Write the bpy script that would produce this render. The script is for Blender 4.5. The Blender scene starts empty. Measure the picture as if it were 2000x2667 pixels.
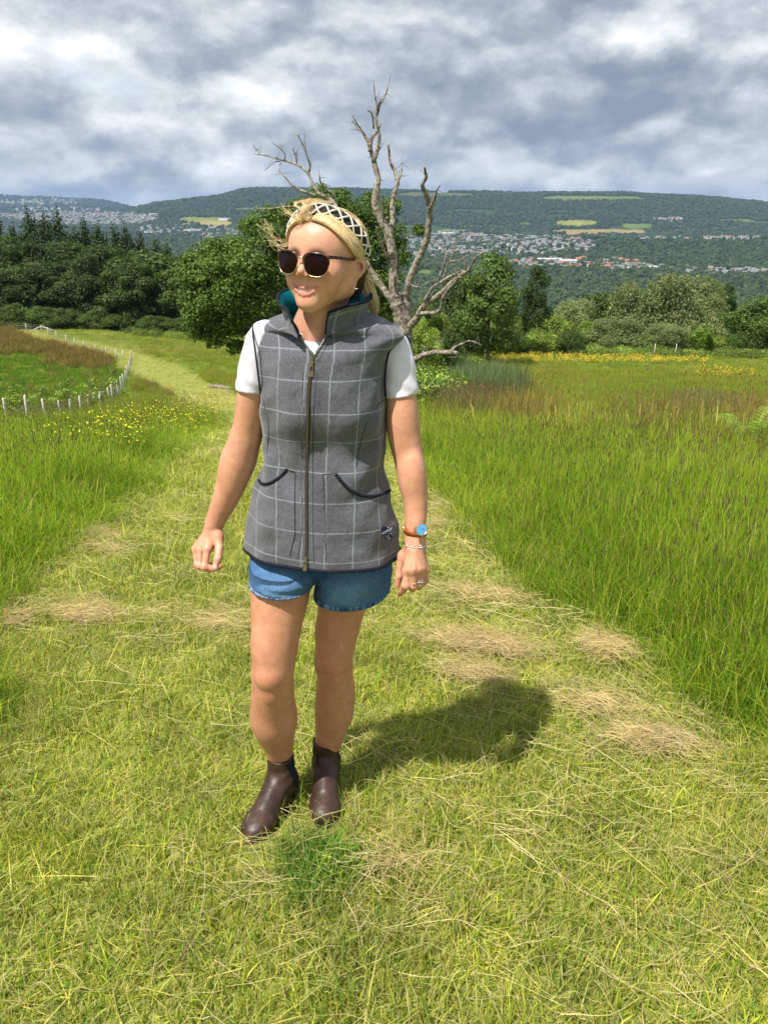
import bpy, math, random
import numpy as np
from mathutils import Vector, Matrix, noise as mnoise
from mathutils.bvhtree import BVHTree
S = bpy.context.scene
C = S.collection
rng = np.random.default_rng(7)
random.seed(7)
# ---------------------------------------------------------------- camera
FPX, PITCH, CAMZ = 2007.0, math.radians(21.4), 1.5
cam = bpy.data.cameras.new('camera'); camo = bpy.data.objects.new('camera', cam); C.objects.link(camo)
cam.sensor_fit = 'VERTICAL'; cam.sensor_height = 24.0; cam.lens = FPX/2667*24.0
cam.clip_start = 0.05; cam.clip_end = 60000
camo.location = (0, 0, CAMZ); camo.rotation_euler = (math.pi/2-PITCH, 0, 0)
S.camera = camo
S.view_settings.view_transform = 'Standard'; S.view_settings.look = 'None'
S.view_settings.gamma = 1; S.view_settings.exposure = 1.18; S.view_settings.use_curve_mapping = False
S.cycles.max_bounces = 5; S.cycles.diffuse_bounces = 3; S.cycles.glossy_bounces = 2; S.cycles.transparent_max_bounces = 4; S.cycles.volume_bounces = 0
S.cycles.use_denoising = True
# ---------------------------------------------------------------- sky and sun
SUN_EL, SUN_DIR = math.radians(61), Vector((0.72, 0.70, 0)).normalized()   # direction the light travels on the ground
def nd(nt, t, **kw):
    n = nt.nodes.new(t)
    for k, v in kw.items():
        if k.startswith('i_'):
            key = k[2:]
            key = int(key) if key.isdigit() else key.replace('_', ' ')
            n.inputs[key].default_value = v
        else: setattr(n, k, v)
    return n
def lk(nt, a, ao, b, bi): nt.links.new(a.outputs[ao], b.inputs[bi])
def ramp(nt, stops, interp='LINEAR'):
    r = nt.nodes.new('ShaderNodeValToRGB'); cr = r.color_ramp; cr.interpolation = interp
    while len(cr.elements) < len(stops): cr.elements.new(0.5)
    for e, (p, c) in zip(cr.elements, stops):
        e.position = p; e.color = (*c, 1) if len(c) == 3 else c
    return r
def mixc(nt, fac, a, b, mode='MIX'):
    m = nt.nodes.new('ShaderNodeMix'); m.data_type = 'RGBA'; m.blend_type = mode
    for i, v in ((0, fac), (6, a), (7, b)):
        if isinstance(v, tuple) and isinstance(v[0], bpy.types.Node): nt.links.new(v[0].outputs[v[1]], m.inputs[i])
        elif isinstance(v, bpy.types.Node): nt.links.new(v.outputs[0], m.inputs[i])
        else: m.inputs[i].default_value = (*v, 1) if isinstance(v, (tuple, list)) and len(v) == 3 else v
    return m
def mth(nt, op, a, b=None, c=None, clamp=False):
    m = nt.nodes.new('ShaderNodeMath'); m.operation = op; m.use_clamp = clamp
    for i, v in ((0, a), (1, b), (2, c)):
        if v is None: continue
        if isinstance(v, tuple): nt.links.new(v[0].outputs[v[1]], m.inputs[i])
        elif isinstance(v, bpy.types.Node): nt.links.new(v.outputs[0], m.inputs[i])
        else: m.inputs[i].default_value = v
    return m
w = bpy.data.worlds.new('World'); S.world = w; w.use_nodes = True
nt = w.node_tree; nt.nodes.clear()
out = nd(nt, 'ShaderNodeOutputWorld'); bg = nd(nt, 'ShaderNodeBackground'); lk(nt, bg, 0, out, 0)
sky = nd(nt, 'ShaderNodeTexSky', sky_type='NISHITA', sun_disc=False, sun_elevation=SUN_EL)
sky.sun_rotation = math.atan2(-SUN_DIR.x, -SUN_DIR.y)
sky.air_density = 1.0; sky.dust_density = 0.6; sky.ozone_density = 1.5
tc = nd(nt, 'ShaderNodeTexCoord'); sx = nd(nt, 'ShaderNodeSeparateXYZ'); lk(nt, tc, 'Generated', sx, 0)
# cloud layer coordinates: the direction cut by a slightly curved shell, so that cloud rows draw together at the horizon
zc = mth(nt, 'MAXIMUM', (sx, 2), 0.0)
zz = mth(nt, 'SQRT', mth(nt, 'ADD', mth(nt, 'MULTIPLY', zc, zc), 0.010))
inv = mth(nt, 'DIVIDE', 1.0, zz)
cv = nd(nt, 'ShaderNodeVectorMath', operation='SCALE'); lk(nt, tc, 'Generated', cv, 0); lk(nt, inv, 0, cv, 'Scale')
def cn(vec, loc, scale, detail, rough, dist):
    m_ = nd(nt, 'ShaderNodeMapping'); lk(nt, vec, 0, m_, 0); m_.inputs['Location'].default_value = loc; m_.inputs['Scale'].default_value = scale
    q = nd(nt, 'ShaderNodeTexNoise', i_Scale=1.0, i_Detail=detail, i_Roughness=rough, i_Distortion=dist); lk(nt, m_, 0, q, 0); return q
n1 = cn(cv, (3.1, 1.7, 0.0), (0.80, 0.40, 0.9), 6.0, 0.55, 0.3)
wp = cn(tc, (2.0, 5.0, 1.0), (10, 10, 14), 5.0, 0.6, 0.0)
wv_ = nd(nt, 'ShaderNodeVectorMath', operation='MULTIPLY_ADD'); lk(nt, wp, 1, wv_, 0); wv_.inputs[1].default_value = (0.11, 0.11, 0.065); lk(nt, tc, 'Generated', wv_, 2)
def puffs(loc, scale, up, detail=2.0):
    m_ = nd(nt, 'ShaderNodeMapping'); lk(nt, wv_, 0, m_, 0); m_.inputs['Location'].default_value = (loc[0], loc[1], loc[2]+up); m_.inputs['Scale'].default_value = scale
    q = nd(nt, 'ShaderNodeTexVoronoi', feature='F1', i_Scale=1.0, i_Detail=detail, i_Roughness=0.5); lk(nt, m_, 0, q, 0); return q
PS = (7.0, 7.0, 13.0); v1 = puffs((1.3, 4.1, 0.7), PS, 0.0); v2 = puffs((1.3, 4.1, 0.7), PS, 0.30)
n3 = cn(tc, (1.0, 3.0, 0.5), (4.2, 4.2, 8.0), 11.0, 0.66, 0.1); n4 = cn(tc, (1.0, 3.0, 0.5+0.20), (4.2, 4.2, 8.0), 11.0, 0.66, 0.1)
relief = mth(nt, 'ADD', mth(nt, 'MULTIPLY', mth(nt, 'SUBTRACT', (v2, 0), (v1, 0)), 0.55), mth(nt, 'MULTIPLY', mth(nt, 'SUBTRACT', (n3, 0), (n4, 0)), 1.25))
relief = mth(nt, 'ADD', relief, mth(nt, 'MULTIPLY', mth(nt, 'SUBTRACT', 0.45, (v1, 0)), 0.22))
n2 = cn(cv, (7.3, 0.4, 2.0), (0.36, 0.17, 0.5), 4.0, 0.5, 0.2)
# large shapes of the cloud field by bearing (x/y) and elevation
def gauss(az0, el0, saz, sel, amp):
    az = mth(nt, 'ARCTAN2', (sx, 0), (sx, 1)); el = mth(nt, 'ARCSINE', (sx, 2))
    a = mth(nt, 'DIVIDE', mth(nt, 'SUBTRACT', az, math.radians(az0)), math.radians(saz))
    e = mth(nt, 'DIVIDE', mth(nt, 'SUBTRACT', el, math.radians(el0)), math.radians(sel))
    q = mth(nt, 'ADD', mth(nt, 'MULTIPLY', a, a), mth(nt, 'MULTIPLY', e, e))
    return mth(nt, 'MULTIPLY', mth(nt, 'EXPONENT', mth(nt, 'MULTIPLY', q, -1.0)), amp)
bright = mth(nt, 'ADD', mth(nt, 'MULTIPLY', (n1, 0), 0.55), mth(nt, 'MULTIPLY', (n2, 0), 1.20))
bright = mth(nt, 'ADD', mth(nt, 'ADD', bright, relief), mth(nt, 'MULTIPLY', mth(nt, 'SUBTRACT', (n3, 0), 0.5), 0.25))
for g in [(-19, 8.8, 10, 1.6, 0.10), (-9, 5.4, 6, 1.6, 0.10), (-23, 5.8, 4.5, 1.3, -0.16), (-14, 10.6, 9, 1.2, -0.06), (11, 5.2, 12, 1.5, -0.10), (20, 6.5, 8, 2.0, -0.06), (6, 3.6, 7, 0.9, -0.05), (17, 2.2, 8, 0.9, 0.20), (-12, 1.6, 14, 1.2, 0.05), (2, 10.5, 9, 2.5, 0.05)]:
    bright = mth(nt, 'ADD', bright, gauss(*g))
cr = ramp(nt, [(0.0, (0.125, 0.150, 0.188)), (0.25, (0.185, 0.210, 0.245)), (0.42, (0.250, 0.274, 0.300)), (0.56, (0.318, 0.338, 0.355)), (0.70, (0.375, 0.390, 0.402)), (0.86, (0.46, 0.468, 0.475)), (1.0, (0.58, 0.582, 0.585))])
lk(nt, mth(nt, 'SUBTRACT', mth(nt, 'MULTIPLY', bright, 1.0), 0.36), 0, cr, 0)
# gaps with blue sky in view
gapn = mth(nt, 'ADD', (n3, 0), gauss(-19, 6.8, 7, 1.3, 0.13))
gap = nd(nt, 'ShaderNodeMapRange', i_From_Min=0.62, i_From_Max=0.74); lk(nt, gapn, 0, gap, 0)
skyb = nd(nt, 'ShaderNodeVectorMath', operation='SCALE'); lk(nt, sky, 0, skyb, 0); skyb.inputs['Scale'].default_value = 0.065
fin = mixc(nt, mth(nt, 'MULTIPLY', gap, 0.55), (cr, 0), (skyb, 0))
lk(nt, fin, 2, bg, 0); bg.inputs[1].default_value = 1.0
w.cycles.sampling_method = 'MANUAL'; w.cycles.sample_map_resolution = 512
sl = bpy.data.lights.new('sun', 'SUN'); so = bpy.data.objects.new('sun', sl); C.objects.link(so)
sl.energy = 3.1; sl.angle = math.radians(1.0); sl.color = (1.0, 0.94, 0.85)
d = Vector((SUN_DIR.x*math.cos(SUN_EL), SUN_DIR.y*math.cos(SUN_EL), -math.sin(SUN_EL)))
so.rotation_euler = d.to_track_quat('-Z', 'Y').to_euler(); so.location = (-20, -20, 40)
# ---------------------------------------------------------------- helpers
cp, sp = math.cos(PITCH), math.sin(PITCH)
def W(px, py, Y):
    u, v = (px-1000)/FPX, (1333.5-py)/FPX
    t = Y/(v*sp+cp)
    return np.array([u*t, Y, CAMZ+t*(v*cp-sp)])
def depth(p): return p[1]*cp-(p[2]-CAMZ)*sp
def proj(P):
    P = np.asarray(P, float); y = P[..., 1]; z = P[..., 2]-CAMZ
    dd = y*cp-z*sp; vv = y*sp+z*cp
    return 1000+FPX*P[..., 0]/dd, 1333.5-FPX*vv/dd
def unit(v): v = np.asarray(v, float); return v/np.linalg.norm(v)
def tag(o, label=None, cat=None, group=None, kind=None):
    for k, v in (('label', label), ('category', cat), ('group', group), ('kind', kind)):
        if v: o[k] = v
    return o
def empty(name, loc, label=None, cat=None, group=None):
    o = bpy.data.objects.new(name, None); C.objects.link(o); o.location = loc; o.empty_display_size = 0.2
    return tag(o, label, cat, group)
def mesh_np(name, v, f, smooth=True, cols=None, uv=None, mat=None):
    """f: (n,k) array or list of such arrays; uv per vertex"""
    me = bpy.data.meshes.new(name); v = np.asarray(v, np.float32)
    fs = f if isinstance(f, list) else [f]
    fs = [np.asarray(a, np.int32) for a in fs if len(a)]
    nl = sum(a.size for a in fs); npoly = sum(len(a) for a in fs)
    me.vertices.add(len(v)); me.vertices.foreach_set('co', v.ravel())
    me.loops.add(nl); me.polygons.add(npoly)
    li = np.concatenate([a.ravel() for a in fs]) if fs else np.zeros(0, np.int32)
    cnt = np.concatenate([np.full(len(a), a.shape[1]) for a in fs]) if fs else np.zeros(0, int)
    st = np.concatenate([[0], np.cumsum(cnt)[:-1]]) if npoly else cnt
    me.loops.foreach_set('vertex_index', li); me.polygons.foreach_set('loop_start', st.astype(np.int32))
    me.polygons.foreach_set('use_smooth', np.full(npoly, smooth))
    if uv is not None:
        l = me.uv_layers.new(name='UVMap'); l.data.foreach_set('uv', np.asarray(uv, np.float32)[li].ravel())
    if cols is not None:
        a = me.color_attributes.new('Col', 'FLOAT_COLOR', 'POINT')
        cc = np.ones((len(v), 4), np.float32); cc[:, :3] = cols; a.data.foreach_set('color', cc.ravel())
    me.update(calc_edges=True); me.validate()
    if mat: me.materials.append(mat)
    return me
def obj(name, me, parent=None, loc=None):
    o = bpy.data.objects.new(name, me); C.objects.link(o)
    if parent: o.parent = parent
    if loc is not None: o.location = loc
    return o
class Geo:
    def __init__(s): s.v = []; s.f = {}; s.n = 0; s.c = []
    def add(s, v, f, col=None):
        v = np.asarray(v, float); fs = f if isinstance(f, list) else [f]
        for a in fs:
            a = np.asarray(a, int)
            if len(a): s.f.setdefault(a.shape[1], []).append(a+s.n)
        s.v.append(v); s.n += len(v)
        s.c.append(np.tile(np.asarray(col if col is not None else (1, 1, 1), float), (len(v), 1)) if col is None or np.ndim(col) == 1 else col)
    def mesh(s, name, mat=None, smooth=True, off=None, cols=False):
        v = np.concatenate(s.v)
        if off is not None: v = v-off
        return mesh_np(name, v, [np.concatenate(a) for a in s.f.values()], smooth, np.concatenate(s.c) if cols else None, None, mat)
def box(c, h, R=None):
    v = np.array([[x, y, z] for x in (-1, 1) for y in (-1, 1) for z in (-1, 1)], float)*np.asarray(h)
    if R is not None: v = v@np.asarray(R).T
    f = [[0, 1, 3, 2], [4, 6, 7, 5], [0, 4, 5, 1], [2, 3, 7, 6], [0, 2, 6, 4], [1, 5, 7, 3]]
    return v+np.asarray(c), np.array(f)
def tube(pts, rad, sides=6, cap=True, flat=None, closed=False):
    P = np.asarray(pts, float); n = len(P)
    rad = np.full(n, rad) if np.ndim(rad) == 0 else np.asarray(rad, float)
    if closed: T = np.roll(P, -1, 0)-np.roll(P, 1, 0)
    else: T = np.gradient(P, axis=0)
    T /= np.linalg.norm(T, axis=1)[:, None]+1e-12
    N = np.zeros_like(P); a = np.array([0, 0, 1.]) if abs(T[0, 2]) < 0.9 else np.array([1., 0, 0])
    a = a-T[0]*a.dot(T[0]); N[0] = a/np.linalg.norm(a)
    for i in range(1, n):
        a = N[i-1]-T[i]*N[i-1].dot(T[i]); N[i] = a/(np.linalg.norm(a)+1e-12)
    B = np.cross(T, N); th = np.arange(sides)*2*math.pi/sides
    v = P[:, None]+rad[:, None, None]*(np.cos(th)[None, :, None]*N[:, None]+np.sin(th)[None, :, None]*B[:, None])
    v = v.reshape(-1, 3); i = np.arange(n if closed else n-1); j = np.arange(sides)
    I, J = np.meshgrid(i, j, indexing='ij'); J2 = (J+1) % sides; I2 = (I+1) % n
    f = np.stack([I*sides+J, I*sides+J2, I2*sides+J2, I2*sides+J], -1).reshape(-1, 4)
    fs = [f]
    if cap and not closed:
        if sides == 4: fs = [np.concatenate([f, [[3, 2, 1, 0]], [[(n-1)*4+k for k in range(4)]]])]
        elif sides == 3: fs += [np.array([[2, 1, 0], [(n-1)*3+k for k in range(3)]])]
        else: fs += [np.array([list(range(sides))[::-1], [(n-1)*sides+k for k in range(sides)]])]
    return v, fs
def catmull(P, n):
    """n samples along a smooth curve through rows of P"""
    P = np.asarray(P, float); Q = np.vstack([2*P[0]-P[1], P, 2*P[-1]-P[-2]])
    t = np.linspace(0, len(P)-1-1e-9, n); i = t.astype(int); f = (t-i)[:, None]
    a, b, c, d_ = Q[i], Q[i+1], Q[i+2], Q[i+3]
    return 0.5*((2*b)+(c-a)*f+(2*a-5*b+4*c-d_)*f**2+(3*b-a-3*c+d_)*f**3)
def ico(sub=1):
    t = (1+5**.5)/2
    v = [(-1, t, 0), (1, t, 0), (-1, -t, 0), (1, -t, 0), (0, -1, t), (0, 1, t), (0, -1, -t), (0, 1, -t), (t, 0, -1), (t, 0, 1), (-t, 0, -1), (-t, 0, 1)]
    v = [unit(a) for a in v]
    f = [(0, 11, 5), (0, 5, 1), (0, 1, 7), (0, 7, 10), (0, 10, 11), (1, 5, 9), (5, 11, 4), (11, 10, 2), (10, 7, 6), (7, 1, 8), (3, 9, 4), (3, 4, 2), (3, 2, 6), (3, 6, 8), (3, 8, 9), (4, 9, 5), (2, 4, 11), (6, 2, 10), (8, 6, 7), (9, 8, 1)]
    for _ in range(sub):
        m = {}; nf = []
        def mid(a, b):
            k = (min(a, b), max(a, b))
            if k not in m: m[k] = len(v); v.append(unit(v[a]+v[b]))
            return m[k]
        for a, b, c in f:
            ab, bc, ca = mid(a, b), mid(b, c), mid(c, a)
            nf += [(a, ab, ca), (b, bc, ab), (c, ca, bc), (ab, bc, ca)]
        f = nf
    return np.array(v), np.array(f)
def mat_new(name, base=(0.5, 0.5, 0.5), rough=0.7, spec=0.3, metal=0.0, **kw):
    m = bpy.data.materials.new(name); m.use_nodes = True; nt = m.node_tree; b = nt.nodes['Principled BSDF']
    b.inputs['Base Color'].default_value = (*base, 1); b.inputs['Roughness'].default_value = rough
    b.inputs['Specular IOR Level'].default_value = spec; b.inputs['Metallic'].default_value = metal
    return m, nt, b
def noise_mat(name, c1, c2, scale=20, rough=0.7, bump=0.0, bscale=None, spec=0.3, metal=0, detail=5, coord='Object', bd=0.002, lo=0.35, hi=0.65):
    m, nt, b = mat_new(name, c1, rough, spec, metal)
    t = nd(nt, 'ShaderNodeTexCoord'); n = nd(nt, 'ShaderNodeTexNoise', i_Scale=scale, i_Detail=detail, i_Roughness=0.6); lk(nt, t, coord, n, 0)
    r = ramp(nt, [(lo, c1), (hi, c2)]); lk(nt, n, 0, r, 0); lk(nt, r, 0, b, 'Base Color')
    if bump:
        n2 = nd(nt, 'ShaderNodeTexNoise', i_Scale=bscale or scale*3, i_Detail=4.0); lk(nt, t, coord, n2, 0)
        bp = nd(nt, 'ShaderNodeBump', i_Strength=bump, i_Distance=bd); lk(nt, n2, 0, bp, 'Height'); lk(nt, bp, 0, b, 'Normal')
    return m
# ---------------------------------------------------------------- signed distance modelling (for the body)
def surface_nets(F, o, h):
    Sg = F < 0; c = np.zeros(tuple(s-1 for s in F.shape), np.int8)
    sl_ = lambda A, a: A[a[0]:A.shape[0]-1+a[0], a[1]:A.shape[1]-1+a[1], a[2]:A.shape[2]-1+a[2]]
    cor = [(i, j, k) for i in (0, 1) for j in (0, 1) for k in (0, 1)]
    for a in cor: c += sl_(Sg, a)
    act = (c > 0) & (c < 8); idx = np.full(c.shape, -1, np.int32); n = act.sum(); idx[act] = np.arange(n)
    I = np.argwhere(act); pos = np.zeros((n, 3)); cnt = np.zeros(n)
    V = {a: F[I[:, 0]+a[0], I[:, 1]+a[1], I[:, 2]+a[2]] for a in cor}
    for a in cor:
        for ax in range(3):
            if a[ax]: continue
            b = list(a); b[ax] = 1; b = tuple(b); fa, fb = V[a], V[b]; m = (fa < 0) != (fb < 0)
            t = np.where(m, fa/np.where(m, fa-fb, 1), 0)
            p = np.array(a, float)[None]+t[:, None]*(np.array(b)-np.array(a))[None]
            pos += p*m[:, None]; cnt += m
    v = (I+pos/cnt[:, None])*h+o
    Q = []
    for ax in range(3):
        u, w_ = (ax+1) % 3, (ax+2) % 3
        A = np.moveaxis(Sg, (ax, u, w_), (0, 1, 2)); X = np.moveaxis(idx, (ax, u, w_), (0, 1, 2))
        d_ = A[:-1, 1:-1, 1:-1] != A[1:, 1:-1, 1:-1]; E = np.argwhere(d_)
        if not len(E): continue
        i, j, k = E[:, 0], E[:, 1]+1, E[:, 2]+1
        q = np.stack([X[i, j-1, k-1], X[i, j, k-1], X[i, j, k], X[i, j-1, k]], -1)
        fl = ~A[i, j, k]; q[fl] = q[fl][:, ::-1]; Q.append(q)
    return v, np.concatenate(Q)
def relax(v, q, it=2, lam=0.5):
    n = len(v)
    for _ in range(it):
        acc = np.zeros_like(v); c = np.zeros(n)
        for a in range(4):
            b = (a+1) % 4
            for s, t in ((a, b), (b, a)):
                for k in range(3): acc[:, k] += np.bincount(q[:, s], v[q[:, t], k], n)
                c += np.bincount(q[:, s], minlength=n)
        v = v+(acc/np.maximum(c, 1)[:, None]-v)*lam
    return v
class SDF:
    def __init__(s): s.p = []
    def cone(s, a, b, ra, rb, k=0.01, sq=None, neg=False):
        s.p.append(('c', np.asarray(a, float), np.asarray(b, float), ra, rb, k, sq, neg)); return s
    def ell(s, c, r, k=0.01, R=None, neg=False):
        s.p.append(('e', np.asarray(c, float), np.asarray(r, float), R, None, k, None, neg)); return s
    def chain(s, P, r, k=0.01, sq=None):
        for i in range(len(P)-1): s.cone(P[i], P[i+1], r[i], r[i+1], k, sq)
        return s
    def bounds(s):
        lo, hi = np.full(3, 1e9), np.full(3, -1e9)
        for q in s.p:
            if q[7]: continue
            if q[0] == 'c':
                r = max(q[3], q[4]); lo = np.minimum(lo, np.minimum(q[1], q[2])-r); hi = np.maximum(hi, np.maximum(q[1], q[2])+r)
            else: r = max(q[2]); lo = np.minimum(lo, q[1]-r); hi = np.maximum(hi, q[1]+r)
        return lo, hi
    def mesh(s, h, lo=None, hi=None, it=2, post=None):
        l, g = s.bounds(); lo = l-3*h if lo is None else np.maximum(lo, l-3*h); hi = g+3*h if hi is None else np.minimum(hi, g+3*h)
        n = np.ceil((hi-lo)/h).astype(int)+1; F = np.full(n, 0.5, np.float32)
        ax = [lo[i]+np.arange(n[i])*h for i in range(3)]
        for q in s.p:
            k = q[5]
            if q[0] == 'c':
                r = max(q[3], q[4]); a, b = np.minimum(q[1], q[2])-r, np.maximum(q[1], q[2])+r
            else: r = max(q[2]); a, b = q[1]-r, q[1]+r
            mg = max(k, 4*h)*1.6+2*h
            i0 = np.clip(((a-mg-lo)/h).astype(int), 0, n); i1 = np.clip(((b+mg-lo)/h).astype(int)+2, 0, n)
            if (i1 <= i0).any(): continue
            sl_ = tuple(slice(i0[j], i1[j]) for j in range(3))
            X, Y, Z = np.meshgrid(*[ax[j][sl_[j]] for j in range(3)], indexing='ij')
            P = np.stack([X, Y, Z], -1)
            if q[0] == 'c':
                A, B, ra, rb = q[1], q[2], q[3], q[4]
                p = P-A
                if q[6] is not None:
                    nn, f = unit(q[6][0]), q[6][1]; p = p+(p@nn)[..., None]*nn*(1/f-1)
                ba = B-A
                if q[6] is not None: ba = ba+ba.dot(nn)*nn*(1/f-1)
                l2 = ba.dot(ba)+1e-12; t = np.clip((p@ba)/l2, 0, 1)
                d_ = np.linalg.norm(p-t[..., None]*ba, axis=-1)-(ra+(rb-ra)*t)
            else:
                p = P-q[1]
                if q[3] is not None: p = p@np.asarray(q[3])      # columns of R = local axes in world
                k0 = np.linalg.norm(p/q[2], axis=-1); k1 = np.linalg.norm(p/q[2]**2, axis=-1)+1e-9; d_ = k0*(k0-1)/k1
            cur = F[sl_]
            if q[7]: d_ = -d_; hh = np.maximum(k-np.abs(cur-d_), 0)/k; F[sl_] = np.maximum(cur, d_)+hh*hh*k/4
            else: hh = np.maximum(k-np.abs(cur-d_), 0)/k; F[sl_] = np.minimum(cur, d_)-hh*hh*k/4
        if post: F = post(F, ax)
        v, f = surface_nets(F, lo, h)
        return relax(v, f, it), f
# ---------------------------------------------------------------- terrain
KY = [(-30, 1.6), (-12, 0.7), (0, 0), (2, -0.16), (5, -0.5), (10, -1.4), (20, -3.4), (40, -7.1), (60, -10.1), (80, -12.5), (100, -14.6), (118, -16.2), (135, -19), (150, -23)]
_yg = np.arange(-30, 150.01, 0.05); _zg = np.interp(_yg, [k[0] for k in KY], [k[1] for k in KY])
_kr = np.exp(-np.linspace(-2.5, 2.5, 61)**2); _kr /= _kr.sum(); _zs = np.convolve(np.pad(_zg, 30, mode='reflect', reflect_type='odd'), _kr, 'valid')
KF = [(150, -23), (200, -34), (300, -54), (500, -84), (800, -108), (1200, -118), (1600, -120), (2100, -120), (2350, -116), (2650, -112), (2900, -110), (3400, -104), (3700, -90)]
HS = [(-1.2, 0.0), (-0.46, 0.1), (-0.36, 0.05), (-0.30, 0.30), (-0.25, 0.50), (-0.20, 0.85), (-0.17, 1.27), (-0.15, 1.33), (-0.10, 1.30), (0, 1.25), (0.1, 1.10), (0.2, 1.06), (0.28, 1.06), (0.35, 0.90), (0.40, 0.72), (0.46, 0.38), (0.6, 0.1), (1.2, 0.0)]
def sstep(x, a, b): t = np.clip((x-a)/(b-a), 0, 1); return t*t*(3-2*t)
def vnoise(x, y, seed=0):
    """smooth value noise, vectorised"""
    xi, yi = np.floor(x).astype(np.int64), np.floor(y).astype(np.int64); fx, fy = x-xi, y-yi; fx, fy = fx*fx*(3-2*fx), fy*fy*(3-2*fy)
    def h(a, b): n = (a*374761393+b*668265263+seed*974711) & 0x7fffffff; n = ((n ^ (n >> 13))*1274126177) & 0x7fffffff; return ((n ^ (n >> 16)) & 0xffff)/65535.0
    return (h(xi, yi)*(1-fx)+h(xi+1, yi)*fx)*(1-fy)+(h(xi, yi+1)*(1-fx)+h(xi+1, yi+1)*fx)*fy
def fbm(x, y, o=4, seed=0): return sum(vnoise(x*2**i, y*2**i, seed+i)*0.5**i for i in range(o))/sum(0.5**i for i in range(o))
def ground(x, y):
    x, y = np.asarray(x, float), np.asarray(y, float); yy = np.maximum(y, 1.0); s = x/np.maximum(y, 150)
    near = np.interp(y, _yg, _zs)
    near = near-0.145*np.log1p(np.exp(np.clip(-x-4, -30, 30)))*sstep(y, 4, 24)*(1-sstep(y, 56, 97))+1.3*sstep(y, 85, 105)*sstep(-x, 20, 45)
    near = near-0.22*np.maximum(0, y-86)*sstep(x, -12, 8)
    near = near+(fbm(x*0.25, y*0.25, 3, 5)-0.5)*0.30*sstep(np.hypot(x, y), 3, 14)
    near = near+(fbm(x*2.2, y*2.2, 3, 9)-0.5)*0.030
    far = np.interp(y, [k[0] for k in KF], [k[1] for k in KF])
    far = far-3*sstep(s, -0.1, 0.15)*(1-sstep(y, 150, 600))
    ridge = 26*sstep(s, 0.10, 0.22)*np.exp(-((y-2600)/230)**2)+14*np.exp(-((y-3100)/250)**2)*np.exp(-((s+0.27)/0.06)**2)
    crest = np.tan(np.radians(np.interp(s, [k[0] for k in HS], [k[1] for k in HS])))*4900+1.5
    t = sstep(y, 3500, 4950); hill = -96+(crest+96)*t**0.9; back = sstep(y, 5200, 9500)
    t2 = sstep(y, 3400, 7000); lf = -104+(t2)*120+sstep(y, 7000, 9600)*np.interp(s, [-1, -0.46, -0.33, -0.2, 0], [160, 140, 84, 40, 20])
    lw = 1-sstep(s, -0.34, -0.27); hz = np.where(y > 3500, hill*(1-back)+(crest-60)*back, far+ridge); lz = np.where(y > 3400, lf, far+ridge)
    far = hz*(1-lw)+lz*lw
    far = far+(fbm(x/160, y/160, 4, 3)-0.5)*14*sstep(y, 300, 1500)+(fbm(x/35, y/35, 3, 7)-0.5)*4*sstep(y, 400, 1500)
    w_ = sstep(y, 118, 165); return np.where(y < 118, near, near*(1-w_)+far*w_)
def ground_at(px, py, lo=1.2, hi=12000, n=900):
    """where the photograph's ray meets the terrain"""
    px, py = np.atleast_1d(np.asarray(px, float)), np.atleast_1d(np.asarray(py, float)); Y = np.geomspace(lo, hi, n)[None]
    u, v = ((px-1000)/FPX)[:, None], ((1333.5-py)/FPX)[:, None]; t = Y/(v*sp+cp); X = u*t; Z = CAMZ+t*(v*cp-sp); G_ = ground(X, np.broadcast_to(Y, X.shape)); below = Z < G_
    k = np.argmax(below, 1); k[~below.any(1)] = n-1; i = np.arange(len(px)); k0 = np.maximum(k-1, 0); d0, d1 = (Z-G_)[i, k0], (Z-G_)[i, k]; f = np.clip(d0/(d0-d1+1e-9), 0, 1)
    Yr = Y[0, k0]*(1-f)+Y[0, k]*f; t = Yr/(v[:, 0]*sp+cp); X = u[:, 0]*t; return np.stack([X, Yr, ground(X, Yr)], 1)
# path centre line and half width
_pp = ground_at([545, 530, 482, 448, 410, 376, 337, 270, 193, 96, 0], [1053, 1024, 1004, 985, 961, 951, 930, 911, 892, 869, 852], lo=10, hi=140)
PC = np.array([(0.0, -12, 1.5), (0.0, 0, 1.4), (-0.15, 2, 1.32), (-0.6, 4.2, 1.30), (-0.85, 6.5, 1.15), (-1.6, 11, 1.0), (-2.6, 17, 1.15)]+[(q[0], q[1], h_) for q, h_ in zip(_pp, (1.5, 1.7, 1.9, 2.1, 2.3, 2.2, 1.6, 1.6, 1.6, 1.6, 1.6))]); print('PATH', PC[-11:].round(1).tolist())
_pc = catmull(PC, 600)
def path_d(x, y):
    """signed distance outside the mown strip (negative inside)"""
    x, y = np.asarray(x, float), np.asarray(y, float); sh = x.shape; x, y = x.ravel(), y.ravel(); out_ = np.empty(len(x))
    for a in range(0, len(x), 20000):
        d_ = np.hypot(x[a:a+20000, None]-_pc[None, :, 0], y[a:a+20000, None]-_pc[None, :, 1])-_pc[None, :, 2]; out_[a:a+20000] = d_.min(1)
    return out_.reshape(sh)
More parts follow.
